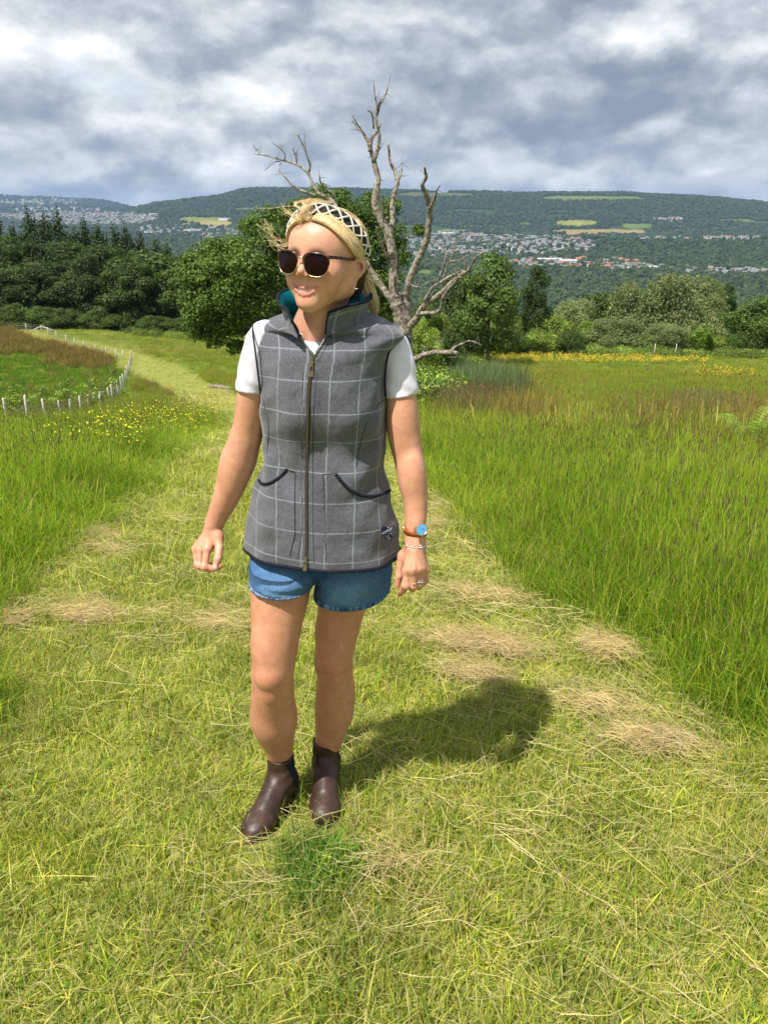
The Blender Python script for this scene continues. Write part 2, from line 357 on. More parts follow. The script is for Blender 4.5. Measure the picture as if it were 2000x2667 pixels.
def ground_mat():
    m, nt, b = mat_new('meadow_soil', (0.05, 0.06, 0.02), 0.95, 0.1); t = nd(nt, 'ShaderNodeTexCoord')
    a = nd(nt, 'ShaderNodeAttribute', attribute_name='Col'); n = nd(nt, 'ShaderNodeTexNoise', i_Scale=6.0, i_Detail=8.0, i_Roughness=0.7); lk(nt, t, 'Object', n, 0)
    r = ramp(nt, [(0.3, (0.55, 0.6, 0.5)), (0.7, (1.3, 1.25, 1.2))]); lk(nt, n, 0, r, 0); mx = mixc(nt, 1.0, (a, 0), (r, 0), 'MULTIPLY'); lk(nt, mx, 2, b, 'Base Color')
    bp = nd(nt, 'ShaderNodeBump', i_Strength=0.5, i_Distance=0.02); n2 = nd(nt, 'ShaderNodeTexNoise', i_Scale=40.0, i_Detail=4.0); lk(nt, t, 'Object', n2, 0); lk(nt, n2, 0, bp, 'Height'); lk(nt, bp, 0, b, 'Normal'); return m
GM = ground_mat()
# near ground: polar sheet, dense near the camera
ra = np.concatenate([np.linspace(0.3, 8, 110), np.geomspace(8.1, 165, 190)]); th_ = np.radians(np.concatenate([np.linspace(-180, -42, 40)[:-1], np.linspace(-42, 42, 240), np.linspace(42, 180, 40)[1:]]))
Rr, Tt = np.meshgrid(ra, th_, indexing='ij'); X = Rr*np.sin(Tt); Yv = Rr*np.cos(Tt); Z = ground(X, Yv); v = np.stack([X, Yv, Z], -1).reshape(-1, 3); nth = len(th_)
I, J = np.meshgrid(np.arange(len(ra)-1), np.arange(nth-1), indexing='ij'); f = np.stack([I*nth+J, (I+1)*nth+J, (I+1)*nth+J+1, I*nth+J+1], -1).reshape(-1, 4)
vx, vy = v[:, 0], v[:, 1]; pd = path_d(vx, vy); k = np.clip(fbm(vx*0.12, vy*0.12, 3, 2)*1.6-0.3, 0, 1)[:, None]
gc = np.array([0.12, 0.17, 0.025])*(1-k)+np.array([0.20, 0.19, 0.045])*k; pk = sstep(-pd, -0.1, 0.25)[:, None]; gc = gc*(1-pk)+np.array([0.24, 0.25, 0.07])*pk
inside = (pd[f].mean(1) < 0)
def sub(v, f, c): ids, inv_ = np.unique(f, return_inverse=True); return v[ids], inv_.reshape(f.shape), c[ids]
a_ = sub(v, f[~inside], gc); tag(obj('ground', mesh_np('ground', a_[0], a_[1], True, a_[2], None, GM)), kind='structure')
a_ = sub(v, f[inside], gc); tag(obj('path', mesh_np('path', a_[0], a_[1], True, a_[2], None, GM)), kind='structure')
# far ground: valley and hills in one sheet out to the horizon
ya = np.concatenate([np.geomspace(155, 1500, 130), np.geomspace(1512, 5600, 250), np.geomspace(5650, 14000, 70)]); sa = np.concatenate([np.linspace(-1.3, -0.55, 24)[:-1], np.linspace(-0.55, 0.55, 300), np.linspace(0.55, 1.3, 24)[1:]])
Yv, Ss = np.meshgrid(ya, sa, indexing='ij'); X = Yv*Ss; Z = ground(X, Yv); v = np.stack([X, Yv, Z], -1).reshape(-1, 3); f = gridf(len(ya), len(sa)) if 'gridf' in globals() else None
def gridf(n, m):
    I, J = np.meshgrid(np.arange(n-1), np.arange(m-1), indexing='ij'); return np.stack([I*m+J, I*m+J+1, (I+1)*m+J+1, (I+1)*m+J], -1).reshape(-1, 4)
f = gridf(len(ya), len(sa))
WOODC = np.array([0.030, 0.055, 0.020])
FIELDS = [  # px, py centre, half extents, colour, in the far valley
    (1503, 582, 58, 10, (0.20, 0.21, 0.045)), (1656, 589, 42, 7, (0.10, 0.15, 0.035)), (1560, 604, 135, 7, (0.25, 0.19, 0.085)), (1470, 614, 40, 4, (0.24, 0.20, 0.08)), (1370, 584, 22, 4, (0.11, 0.15, 0.04)),
    (1915, 574, 48, 4, (0.11, 0.14, 0.04)), (1130, 508, 110, 7, (0.085, 0.095, 0.030)), (1540, 517, 140, 7, (0.115, 0.145, 0.036)), (520, 573, 60, 8, (0.14, 0.165, 0.04)), (560, 583, 45, 9, (0.26, 0.22, 0.075)), (490, 585, 18, 4, (0.25, 0.2, 0.08)),
    (1105, 715, 26, 12, (0.10, 0.14, 0.035)), (60, 528, 50, 3, (0.12, 0.15, 0.05)), (640, 545, 50, 4, (0.09, 0.12, 0.04)), (1255, 590, 60, 3, (0.12, 0.14, 0.05)), (1180, 600, 40, 3, (0.16, 0.15, 0.06)), (1800, 600, 60, 3, (0.10, 0.13, 0.04))]
def field_k(px, py):
    k = np.zeros(np.shape(px)); c = np.zeros(np.shape(px)+(3,))
    for x, y, a, b_, col in FIELDS:
        wb = (fbm(px/22.0+x, py/9.0, 3, int(x))-0.5)*1.1; e = (np.abs(px-x)/a)**3+(np.abs(py-y)/b_)**3+wb; w_ = 1-sstep(e, 0.7, 1.1); c = c*(1-w_[..., None])+np.array(col)*w_[..., None]; k = np.maximum(k, w_)
    return k, c
TOWNS = [  # px, py, half extents, density
    (230, 572, 185, 17, 1.0), (60, 566, 70, 10, 0.8), (150, 548, 120, 6, 0.5), (430, 600, 70, 12, 0.35), (560, 610, 80, 14, 0.6), (120, 526, 120, 7, 0.35), (1300, 642, 250, 26, 0.9), (1180, 622, 110, 16, 0.7), (1420, 632, 130, 14, 0.7), (1490, 690, 170, 13, 0.9), (1640, 700, 90, 9, 0.6),
    (1890, 714, 110, 8, 1.0), (1800, 624, 200, 4, 0.6), (1180, 660, 90, 14, 0.5), (1060, 650, 60, 30, 0.6), (1010, 690, 40, 25, 0.4), (1740, 704, 70, 5, 0.6), (1740, 574, 40, 3, 0.3)]
def town_k(px, py):
    k = np.zeros(np.shape(px))
    for x, y, a, b_, d_ in TOWNS: k = np.maximum(k, d_*(((px-x)/a)**2+((py-y)/b_)**2 < 1))
    return k
px_, py_ = proj(v); fk, fc_ = field_k(px_, py_); tk = town_k(px_, py_)
n1_ = fbm(v[:, 0]/300, v[:, 1]/300, 4, 21)[:, None]; hc = WOODC*(0.7+0.9*n1_)+np.array([0.0, 0.004, 0.003])
gk = (sstep(n1_[:, 0], 0.60, 0.64)*sstep(fbm(v[:, 0]/90, v[:, 1]/90, 2, 4), 0.4, 0.5)*(v[:, 1] > 3300)*0.6)[:, None]; hc = hc*(1-gk)+np.array([0.055, 0.085, 0.026])*gk
hc = hc*(1-0.5*tk[:, None])+np.array([0.10, 0.11, 0.07])*0.5*tk[:, None]; hc = hc*(1-fk[:, None])+fc_*fk[:, None]*(0.85+0.3*fbm(v[:, 0]/40, v[:, 1]/40, 2, 8)[:, None])
hm, nt, b = mat_new('far_land', (0.03, 0.05, 0.02), 0.95, 0.1); a = nd(nt, 'ShaderNodeAttribute', attribute_name='Col'); t = nd(nt, 'ShaderNodeTexCoord'); n = nd(nt, 'ShaderNodeTexNoise', i_Scale=0.08, i_Detail=6.0, i_Roughness=0.7); lk(nt, t, 'Object', n, 0)
r = ramp(nt, [(0.35, (0.6, 0.65, 0.6)), (0.65, (1.35, 1.3, 1.25))]); lk(nt, n, 0, r, 0); mx = mixc(nt, 1.0, (a, 0), (r, 0), 'MULTIPLY'); lk(nt, mx, 2, b, 'Base Color')
tag(obj('hills', mesh_np('hills', v, f[:, ::-1], True, hc, None, hm)), kind='structure')
# ---------------------------------------------------------------- scattering (instances of small meshes on points)
def scatter(name, sources, P, rot, scl, idx, kind='stuff', label=None, cat=None):
    col = bpy.data.collections.new(name+'_sources')
    for i, me in enumerate(sources):
        o = bpy.data.objects.new('%s_%02d' % (name, i), me); col.objects.link(o)
    me = bpy.data.meshes.new(name); n = len(P); me.vertices.add(n); me.vertices.foreach_set('co', np.asarray(P, np.float32).ravel())
    a = me.attributes.new('rot', 'FLOAT_VECTOR', 'POINT'); a.data.foreach_set('vector', np.asarray(rot, np.float32).ravel())
    a = me.attributes.new('scl', 'FLOAT_VECTOR', 'POINT'); s = np.asarray(scl, np.float32); s = np.repeat(s[:, None], 3, 1) if s.ndim == 1 else s; a.data.foreach_set('vector', s.ravel())
    a = me.attributes.new('idx', 'INT', 'POINT'); a.data.foreach_set('value', np.asarray(idx, np.int32))
    ng = bpy.data.node_groups.new(name, 'GeometryNodeTree'); ng.interface.new_socket('Geometry', in_out='INPUT', socket_type='NodeSocketGeometry'); ng.interface.new_socket('Geometry', in_out='OUTPUT', socket_type='NodeSocketGeometry')
    gi, go = ng.nodes.new('NodeGroupInput'), ng.nodes.new('NodeGroupOutput'); ci = ng.nodes.new('GeometryNodeCollectionInfo'); ci.inputs['Collection'].default_value = col; ci.inputs['Separate Children'].default_value = True; ci.inputs['Reset Children'].default_value = True
    ip = ng.nodes.new('GeometryNodeInstanceOnPoints'); ip.inputs['Pick Instance'].default_value = True
    def at(nm, ty): q = ng.nodes.new('GeometryNodeInputNamedAttribute'); q.data_type = ty; q.inputs[0].default_value = nm; return q
    ng.links.new(gi.outputs[0], ip.inputs['Points']); ng.links.new(ci.outputs[0], ip.inputs['Instance']); ng.links.new(at('idx', 'INT').outputs[0], ip.inputs['Instance Index'])
    er = ng.nodes.new('FunctionNodeEulerToRotation'); ng.links.new(at('rot', 'FLOAT_VECTOR').outputs[0], er.inputs[0]); ng.links.new(er.outputs[0], ip.inputs['Rotation']); ng.links.new(at('scl', 'FLOAT_VECTOR').outputs[0], ip.inputs['Scale'])
    ng.links.new(ip.outputs[0], go.inputs[0]); o = obj(name, me); md = o.modifiers.new('scatter', 'NODES'); md.node_group = ng
    return tag(o, label, cat, None, kind)
def blades(n, rad, h0, h1, w0, bend, seed, cols, segs=2, flat=0.0, heads=0, headcol=(0.10, 0.06, 0.05), stemh=None):
    """a clump of grass blades; colour attribute = blade tint, evenly darker towards the foot"""
    r = np.random.default_rng(seed); g = Geo()
    for i in range(n+heads):
        hd = i >= n; a = r.uniform(0, 2*math.pi); d_ = rad*math.sqrt(r.random()); b0 = np.array([d_*math.cos(a), d_*math.sin(a), -0.01]); h_ = r.uniform(h0, h1) if not hd else r.uniform(*(stemh or (h1*1.1, h1*1.4)))
        az = r.uniform(0, 2*math.pi); lean = (flat+abs(r.normal(0, bend)))*h_ if not hd else abs(r.normal(0, bend*0.35))*h_; dv = np.array([math.cos(az), math.sin(az), 0]); sv = np.array([-math.sin(az+r.normal(0, 0.7)), math.cos(az), 0]); wd = w0*r.uniform(0.6, 1.3)*(0.45 if hd else 1)
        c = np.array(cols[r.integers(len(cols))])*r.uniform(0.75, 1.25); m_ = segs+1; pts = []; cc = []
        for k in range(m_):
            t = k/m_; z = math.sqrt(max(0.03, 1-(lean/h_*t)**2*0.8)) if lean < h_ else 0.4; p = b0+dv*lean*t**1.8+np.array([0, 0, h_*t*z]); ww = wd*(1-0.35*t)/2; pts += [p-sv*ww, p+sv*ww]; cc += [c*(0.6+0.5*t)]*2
        p = b0+dv*lean+np.array([0, 0, h_*(math.sqrt(max(0.1, 1-(lean/h_)**2*0.8)) if lean < h_ else 0.35)]); pts.append(p); cc.append(c*1.12); q = [[2*k, 2*k+1, 2*k+3, 2*k+2] for k in range(segs)]
        g.add(np.array(pts), [np.array(q), np.array([[2*segs, 2*segs+1, 2*segs+2]])], np.array(cc))
        if hd:   # seed head: a slim spindle
            L = r.uniform(0.03, 0.06)*min(h_/0.5, 1.1); ax_ = unit(dv*lean*0.6+np.array([0, 0, h_])); v, f = tube([p-ax_*L*0.4, p-ax_*L*0.1, p+ax_*L*0.3, p+ax_*L*0.6], np.array([0.0008, 0.0032, 0.0028, 0.0005])*max(1, h_/0.45)*min(w0/0.004, 1.15)*0.9, 3, cap=False); g.add(v, f, np.array(headcol)*r.uniform(0.7, 1.5))
    return g
def leaf_mat(name, patches=0.35, trans=0.3, c_dry=(0.16, 0.12, 0.045), dry_lo=0.55, dry_hi=0.75, scale=0.35, dryamt=0.6, rough=0.65, varr=0.25):
    m = bpy.data.materials.new(name); m.use_nodes = True; nt = m.node_tree; b = nt.nodes['Principled BSDF']; o_ = nt.nodes['Material Output']
    a = nd(nt, 'ShaderNodeAttribute', attribute_name='Col'); g = nd(nt, 'ShaderNodeNewGeometry'); oi = nd(nt, 'ShaderNodeObjectInfo')
    n = nd(nt, 'ShaderNodeTexNoise', i_Scale=scale, i_Detail=4.0, i_Roughness=0.6); lk(nt, g, 'Position', n, 0); mr = nd(nt, 'ShaderNodeMapRange', i_From_Min=dry_lo, i_From_Max=dry_hi, i_To_Max=dryamt); lk(nt, n, 0, mr, 0)
    rd = mth(nt, 'ADD', mth(nt, 'MULTIPLY', (oi, 'Random'), varr), 1-varr/2); sc = nd(nt, 'ShaderNodeVectorMath', operation='SCALE'); lk(nt, a, 0, sc, 0); lk(nt, rd, 0, sc, 'Scale')
    n2 = nd(nt, 'ShaderNodeTexNoise', i_Scale=scale*3.3, i_Detail=3.0); lk(nt, g, 'Position', n2, 0); r2 = ramp(nt, [(0.3, (1-patches, 1-patches*0.8, 1-patches)), (0.7, (1+patches, 1+patches*0.9, 1+patches*0.4))]); lk(nt, n2, 0, r2, 0)
    m1 = mixc(nt, 1.0, (sc, 0), (r2, 0), 'MULTIPLY'); m2 = mixc(nt, (mr, 0), (m1, 2), c_dry); lk(nt, m2, 2, b, 'Base Color'); b.inputs['Roughness'].default_value = rough; b.inputs['Specular IOR Level'].default_value = 0.25
    tr = nd(nt, 'ShaderNodeBsdfTranslucent'); tc_ = mixc(nt, 1.0, (m2, 2), (1.3, 1.5, 0.7), 'MULTIPLY'); lk(nt, tc_, 2, tr, 0); ms = nd(nt, 'ShaderNodeMixShader'); ms.inputs[0].default_value = trans; lk(nt, b, 0, ms, 1); lk(nt, tr, 0, ms, 2); lk(nt, ms, 0, o_, 0); return m
GR = [(0.33, 0.37, 0.036), (0.46, 0.47, 0.060), (0.20, 0.28, 0.026), (0.60, 0.53, 0.14), (0.36, 0.40, 0.042), (0.14, 0.25, 0.022)]
STR = [(0.58, 0.48, 0.23), (0.46, 0.37, 0.17), (0.68, 0.58, 0.31), (0.46, 0.44, 0.17)]
TG = [(0.245, 0.335, 0.022), (0.31, 0.395, 0.030), (0.16, 0.255, 0.018), (0.42, 0.42, 0.070), (0.255, 0.345, 0.024), (0.14, 0.28, 0.018)]
MOWN = leaf_mat('mown_blade', 0.26, 0.30, (0.46, 0.40, 0.13), 0.52, 0.74, 1.3, 0.35)
TALL = leaf_mat('meadow_blade', 0.24, 0.45, (0.33, 0.27, 0.065), 0.50, 0.72, 0.16, 0.50)
STRAWM = leaf_mat('dry_straw', 0.12, 0.10, (0.42, 0.32, 0.16), 0.5, 0.7, 2.0, 0.4)
def inview(x, y, mg=0.6):
    z = ground(x, y)+0.2; d_ = y*cp-(z-CAMZ)*sp; px, py = 1000+FPX*x/np.maximum(d_, 0.05), 1333.5-FPX*(y*sp+(z-CAMZ)*cp)/np.maximum(d_, 0.05); m = mg*FPX/np.maximum(d_, 0.5)+np.where(y > 3, 380, 60)
    return (d_ > 0.2) & (px > -m) & (px < 2000+m) & (py < 2667+m)
def pts_in(y0, y1, dens, cond, r, half=0.78):
    """random ground points, denser requests nearer the camera"""
    w_ = half*y1+1.5; n = int(dens*(y1-y0)*2*w_); x = r.uniform(-w_, w_, n); y = r.uniform(y0, y1, n); k = inview(x, y); x, y = x[k], y[k]; k = cond(x, y); return x[k], y[k]
def place(x, y, dz=0.0): return np.stack([x, y, ground(x, y)+dz], 1)
def rots(n, r, tilt=0.12): return np.stack([r.normal(0, tilt, n), r.normal(0, tilt, n), r.uniform(0, 6.283, n)], 1)
r = np.random.default_rng(5)
feet = lambda x, y: (np.hypot((x+0.345)/0.068, (y-1.72)/0.185) > 1) & (np.hypot((x+0.175)/0.058, (y-1.80)/0.18) > 1)
edge = lambda x, y: path_d(x, y)+(fbm(x*1.3, y*1.3, 3, 31)-0.5)*0.55
# short mown grass on the path
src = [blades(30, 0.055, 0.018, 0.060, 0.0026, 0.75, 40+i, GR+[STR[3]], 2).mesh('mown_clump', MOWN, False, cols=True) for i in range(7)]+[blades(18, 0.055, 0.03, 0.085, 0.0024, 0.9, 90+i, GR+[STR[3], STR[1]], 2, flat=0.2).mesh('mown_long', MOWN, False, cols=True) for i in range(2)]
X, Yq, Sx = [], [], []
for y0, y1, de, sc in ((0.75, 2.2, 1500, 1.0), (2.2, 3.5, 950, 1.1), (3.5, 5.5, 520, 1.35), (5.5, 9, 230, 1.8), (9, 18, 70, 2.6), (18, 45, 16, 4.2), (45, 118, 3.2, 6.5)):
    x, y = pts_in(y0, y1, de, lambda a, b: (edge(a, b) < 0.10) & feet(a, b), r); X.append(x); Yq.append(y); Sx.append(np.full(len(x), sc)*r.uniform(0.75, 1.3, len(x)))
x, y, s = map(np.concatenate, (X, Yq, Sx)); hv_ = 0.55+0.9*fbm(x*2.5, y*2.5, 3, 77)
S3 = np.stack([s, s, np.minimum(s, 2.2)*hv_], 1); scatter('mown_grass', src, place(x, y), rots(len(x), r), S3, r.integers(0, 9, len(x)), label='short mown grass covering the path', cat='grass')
# dark lush tuft in front of the boots
src2 = [blades(46, 0.05, 0.03, 0.085, 0.0030, 0.55, 140+i, [(0.12, 0.24, 0.028), (0.17, 0.29, 0.035), (0.09, 0.19, 0.022)], 3).mesh('tuft_clump', MOWN, False, cols=True) for i in range(3)]
n = 120; cx = W(830, 2270, 1.62); a = r.uniform(0, 6.28, n); q = np.sqrt(r.random(n)); q = q*(0.75+0.35*np.sin(a*3+1)+0.15*np.sin(a*7)); x = -0.145+0.15*q*np.cos(a); y = 1.54+0.11*q*np.sin(a); scatter('grass_tuft', src2, place(x, y), rots(n, r, 0.2), r.uniform(0.6, 1.15, n), r.integers(0, 3, n), label='dark green lush tuft of grass in front of the boots', cat='grass tuft')
# dead cut stalks lying on the path, gathered in drifts
def straws(n, L0, L1, rad, seed, w_=0.0016, col=STR):
    r = np.random.default_rng(seed); g = Geo()
    for i in range(n):
        L = r.uniform(L0, L1); a = r.normal(0, 0.9)+(0 if r.random() < 0.7 else 1.5); c = np.array([r.normal(0, rad), r.normal(0, rad), r.uniform(0.006, 0.030)]); k = r.normal(0, 0.35); m_ = 6; P = []
        for j in range(m_):
            t = (j/(m_-1)-0.5)*L; aa = a+k*t/L*1.2; P.append(c+np.array([t*math.cos(aa), t*math.sin(aa), 0.010*math.sin(j*1.3+i)])) 
        v, f = tube(P, w_*r.uniform(0.5, 1)*0.85*np.linspace(1, 0.5, m_), 3, cap=False); g.add(v, f, np.array(col[r.integers(len(col))])*r.uniform(0.75, 1.2))
    return g
srcs = [straws(9, 0.06, 0.20, 0.06, 60+i, 0.0013).mesh('straw_wisp', STRAWM, False, cols=True) for i in range(5)]+[straws(3, 0.15, 0.34, 0.05, 80+i, 0.0012).mesh('straw_wisp', STRAWM, False, cols=True) for i in range(3)]
drift = lambda x, y: fbm(x*1.1+3, y*1.9, 3, 55)
def dcond(a, b): 
    e = edge(a, b); k = drift(a, b); right = sstep(a-_pcx(b), 0.1, 0.9); return (e < 0.05) & feet(a, b) & (r.random(len(a)) < 0.14+0.70*sstep(k+0.17*right+0.10*sstep(e, -0.6, 0), 0.54, 0.68))
def _pcx(y): return np.interp(y, _pc[:, 1], _pc[:, 0])
X, Yq, Sx = [], [], []
for y0, y1, de, sc in ((0.8, 3.0, 150, 0.85), (3.0, 6.0, 100, 1.05), (6.0, 12, 45, 1.5), (12, 30, 10, 2.6), (30, 60, 2, 4)):
    x, y = pts_in(y0, y1, de, dcond, r); X.append(x); Yq.append(y); Sx.append(np.full(len(x), sc)*r.uniform(0.7, 1.3, len(x)))
# heavier swathes of hay seen in the photograph
x0_, y0_, s0_ = X, Yq, Sx; X, Yq, Sx = [], [], []
for px, py, rx, ry, n in ((1250, 1695, 150, 22, 190), (1565, 1700, 60, 26, 120), (1240, 1775, 90, 20, 80), (1250, 1560, 90, 16, 90), (1180, 1340, 60, 14, 70), (1130, 1375, 60, 16, 60), (220, 1610, 80, 26, 130), (30, 1625, 60, 16, 70), (240, 1400, 60, 20, 80), (260, 1440, 80, 20, 60), (1540, 1850, 80, 30, 80), (1430, 1470, 90, 40, 70), (1700, 1940, 120, 50, 90), (1080, 1400, 50, 14, 40), (560, 1180, 60, 30, 60), (560, 1085, 40, 20, 60), (980, 2260, 60, 26, 50), (560, 1640, 200, 60, 60)):
    a = r.uniform(0, 6.28, n); q = np.abs(r.normal(0, 0.75, n)); ok_ = fbm((px+rx*q*np.cos(a))/26.0, (py+ry*q*np.sin(a))/11.0, 3, 91) > 0.47; a, q = a[ok_], q[ok_]; G_ = ground_at(px+rx*1.05*q*np.cos(a), py+ry*0.50*q*np.sin(a)+0.16*rx*q*np.cos(a), hi=60); k = feet(G_[:, 0], G_[:, 1]); G_ = G_[k]; X.append(G_[:, 0]); Yq.append(G_[:, 1]); Sx.append(r.uniform(0.5, 1.1, len(G_)))
x, y, s = map(np.concatenate, (X, Yq, Sx)); HAYC = [(0.54, 0.41, 0.19), (0.64, 0.50, 0.25), (0.42, 0.31, 0.14), (0.68, 0.56, 0.30), (0.40, 0.40, 0.12)]
hay = [straws(11, 0.06, 0.20, 0.055, 160+i, 0.0014, HAYC).mesh('hay_wisp', STRAWM, False, cols=True) for i in range(4)]; R_ = rots(len(x), r, 0.10); R_[:, 2] = r.normal(0.1, 0.6, len(x)); scatter('hay_clumps', hay, place(x, y, 0.035), R_, s, r.integers(0, 4, len(x)), label='tan clumps of dried hay left along both sides of the path', cat='hay')
X, Yq, Sx = x0_, y0_, s0_; x, y, s = map(np.concatenate, (X, Yq, Sx)); R_ = rots(len(x), r, 0.06); R_[:, 2] = r.normal(0.2, 0.9, len(x)); scatter('cut_straw', srcs, place(x, y, 0.022), R_, s, r.integers(0, 8, len(x)), label='dry cut straw lying in drifts over the mown grass', cat='straw')
# tall meadow grass with seed heads on both sides
HC1, HC2 = (0.18, 0.12, 0.08), (0.26, 0.20, 0.09)
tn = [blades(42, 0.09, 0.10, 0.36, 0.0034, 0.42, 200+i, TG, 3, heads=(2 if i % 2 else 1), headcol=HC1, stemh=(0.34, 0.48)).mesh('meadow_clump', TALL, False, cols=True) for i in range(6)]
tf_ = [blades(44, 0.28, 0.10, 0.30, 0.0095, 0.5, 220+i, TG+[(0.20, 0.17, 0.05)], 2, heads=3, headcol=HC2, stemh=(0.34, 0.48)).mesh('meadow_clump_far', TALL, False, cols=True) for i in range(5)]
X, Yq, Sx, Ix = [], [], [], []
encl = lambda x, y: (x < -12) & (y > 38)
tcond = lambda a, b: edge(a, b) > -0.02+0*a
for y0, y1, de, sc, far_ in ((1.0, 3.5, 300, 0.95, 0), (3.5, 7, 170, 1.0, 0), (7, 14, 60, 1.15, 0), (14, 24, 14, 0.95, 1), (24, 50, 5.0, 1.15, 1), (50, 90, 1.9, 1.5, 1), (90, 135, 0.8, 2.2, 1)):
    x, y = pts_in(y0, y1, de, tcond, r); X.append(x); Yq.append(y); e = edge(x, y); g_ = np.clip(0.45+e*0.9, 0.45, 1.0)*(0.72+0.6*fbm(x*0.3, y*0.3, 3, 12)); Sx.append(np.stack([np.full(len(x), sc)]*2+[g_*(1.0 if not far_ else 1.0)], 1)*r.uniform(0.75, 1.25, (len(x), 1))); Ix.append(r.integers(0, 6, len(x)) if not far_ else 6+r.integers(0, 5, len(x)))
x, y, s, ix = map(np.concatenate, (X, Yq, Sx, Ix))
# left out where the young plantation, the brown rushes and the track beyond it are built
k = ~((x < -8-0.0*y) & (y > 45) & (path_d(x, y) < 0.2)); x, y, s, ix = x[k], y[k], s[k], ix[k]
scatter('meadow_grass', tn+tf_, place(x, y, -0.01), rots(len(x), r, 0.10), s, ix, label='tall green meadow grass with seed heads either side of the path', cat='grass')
print('GRASS', len(x))
# ---------------------------------------------------------------- trees and shrubs
LEAF = leaf_mat('leaves', 0.22, 0.30, (0.10, 0.10, 0.02), 0.5, 0.8, 0.5, 0.25, 0.5, 0.35)
BARK = noise_mat('bark', (0.10, 0.085, 0.065), (0.20, 0.175, 0.14), 6, 0.95, 0.8, 14, 0.1, bd=0.03)
DEAD = noise_mat('dead_wood', (0.10, 0.085, 0.065), (0.34, 0.30, 0.245), 7, 0.9, 0.9, 18, 0.15, bd=0.02, lo=0.40, hi=0.58)
def leaf_cloud(blobs, n, size, cols, r, shell=0.55, fold=True, up=0.3, inner=0.25):
    """n leaf sprays spread through ellipsoid blobs, mostly near their surfaces. blobs: (centre, radii)"""
    vol = np.array([b_[1][0]*b_[1][1]*b_[1][2] for b_ in blobs])**(2/3); k = r.choice(len(blobs), n, p=vol/vol.sum()); c = np.array([b_[0] for b_ in blobs])[k]; ra = np.array([b_[1] for b_ in blobs])[k]
    d_ = r.normal(0, 1, (n, 3)); d_ /= np.linalg.norm(d_, axis=1)[:, None]; d_[:, 2] = np.where(r.random(n) < 0.25, np.abs(d_[:, 2]), d_[:, 2]); q = np.where(r.random(n) < inner, r.random(n)**0.5*0.8, r.normal(1.0, 0.10, n)); p = c+d_*ra*q[:, None]
    nn = d_+r.normal(0, 0.55, (n, 3))+np.array([0, 0, up]); nn /= np.linalg.norm(nn, axis=1)[:, None]; a = np.cross(nn, r.normal(0, 1, (n, 3))); a /= np.linalg.norm(a, axis=1)[:, None]; b_ = np.cross(nn, a); s = size*r.uniform(0.6, 1.4, n)[:, None]
    w_ = 0.62; V = np.stack([p-a*s, p+b_*s*w_+nn*s*0.18, p+a*s, p-b_*s*w_+nn*s*0.18], 1).reshape(-1, 3); F = np.arange(4*n).reshape(n, 4)
    cc = np.array(cols)[r.integers(0, len(cols), n)]*r.uniform(0.72, 1.3, (n, 1))*(r.normal(1, 0.16, len(blobs))[k])[:, None]; return V, F, np.repeat(cc, 4, 0)
def crown_blobs(r, h0, h1, rad, n, sq=0.75, taper=0.6, jit=0.35, top=0.0):
    B = [((0, 0, (h0+h1)/2), (rad*0.62, rad*0.62, (h1-h0)*0.42))]
    for i in range(n):
        t = r.random()**0.8; z = h0+(h1-h0)*(0.08+0.86*t); R = rad*math.sqrt(max(0.05, 1-((t-0.38)/0.66)**2))*(1-top*t); a = r.uniform(0, 6.283); d_ = R*r.uniform(0.45, 0.85); s = rad*r.uniform(0.24, 0.42)*(1-0.3*t); B.append(((d_*math.cos(a), d_*math.sin(a), z), (s, s, s*sq)))
    return B
def trunk_geo(r, h, tr, rad, n, h0):
    g = Geo(); P = catmull([(0, 0, -0.4), (r.normal(0, 0.1), r.normal(0, 0.1), h*0.3), (r.normal(0, 0.3), r.normal(0, 0.3), h*0.62), (r.normal(0, 0.4), r.normal(0, 0.4), h*0.92)], 9); v, f = tube(P, np.linspace(tr, tr*0.15, 9)*np.array([1.35]+[1]*8), 7); g.add(v, f)
    for i in range(n):
        t = r.uniform(0.25, 0.8); p = P[int(t*8)]; a = r.uniform(0, 6.283); L = rad*r.uniform(0.5, 0.85); e = p+np.array([math.cos(a)*L, math.sin(a)*L, L*r.uniform(0.25, 0.8)]); m = (p+e)/2+np.array([0, 0, -0.08*L]); v, f = tube(catmull([p, m, e], 6), np.linspace(tr*0.42*(1-t*0.5), tr*0.08, 6), 5); g.add(v, f)
    return g
KINDS = {}
def kind(name, seed, h, rad, h0, nb, n, size, cols, tr=0.25, sq=0.75, top=0.0, cone=False, inner=0.25):
    r = np.random.default_rng(seed)
    if cone:
        B = []
        for i in range(nb):
            t = i/(nb-1); z = h0+(h-h0)*t; R = rad*(1-t)**0.65+0.3; m_ = max(3, int(9*(1-t)))
            for j in range(m_): a = r.uniform(0, 6.283); B.append(((R*0.5*math.cos(a), R*0.5*math.sin(a), z-0.3*r.random()), (R*0.55, R*0.55, 0.9+0.5*r.random())))
    else: B = crown_blobs(r, h0, h, rad, nb, sq, top=top)
    V, F, Cc = leaf_cloud(B, n, size, cols, r, inner=inner); cm = mesh_np('crown_'+name, V, F, False, Cc, None, LEAF); tm = trunk_geo(r, h, tr, rad, 6, h0).mesh('trunk_'+name, BARK, True); KINDS[name] = (cm, tm, h, rad)
DKG = [(0.042, 0.076, 0.017), (0.056, 0.095, 0.020), (0.034, 0.062, 0.015), (0.068, 0.108, 0.024)]
MDG = [(0.070, 0.115, 0.024), (0.090, 0.142, 0.030), (0.056, 0.098, 0.020), (0.105, 0.150, 0.036)]
LTG = [(0.185, 0.260, 0.044), (0.230, 0.300, 0.055), (0.150, 0.220, 0.036), (0.260, 0.300, 0.070)]
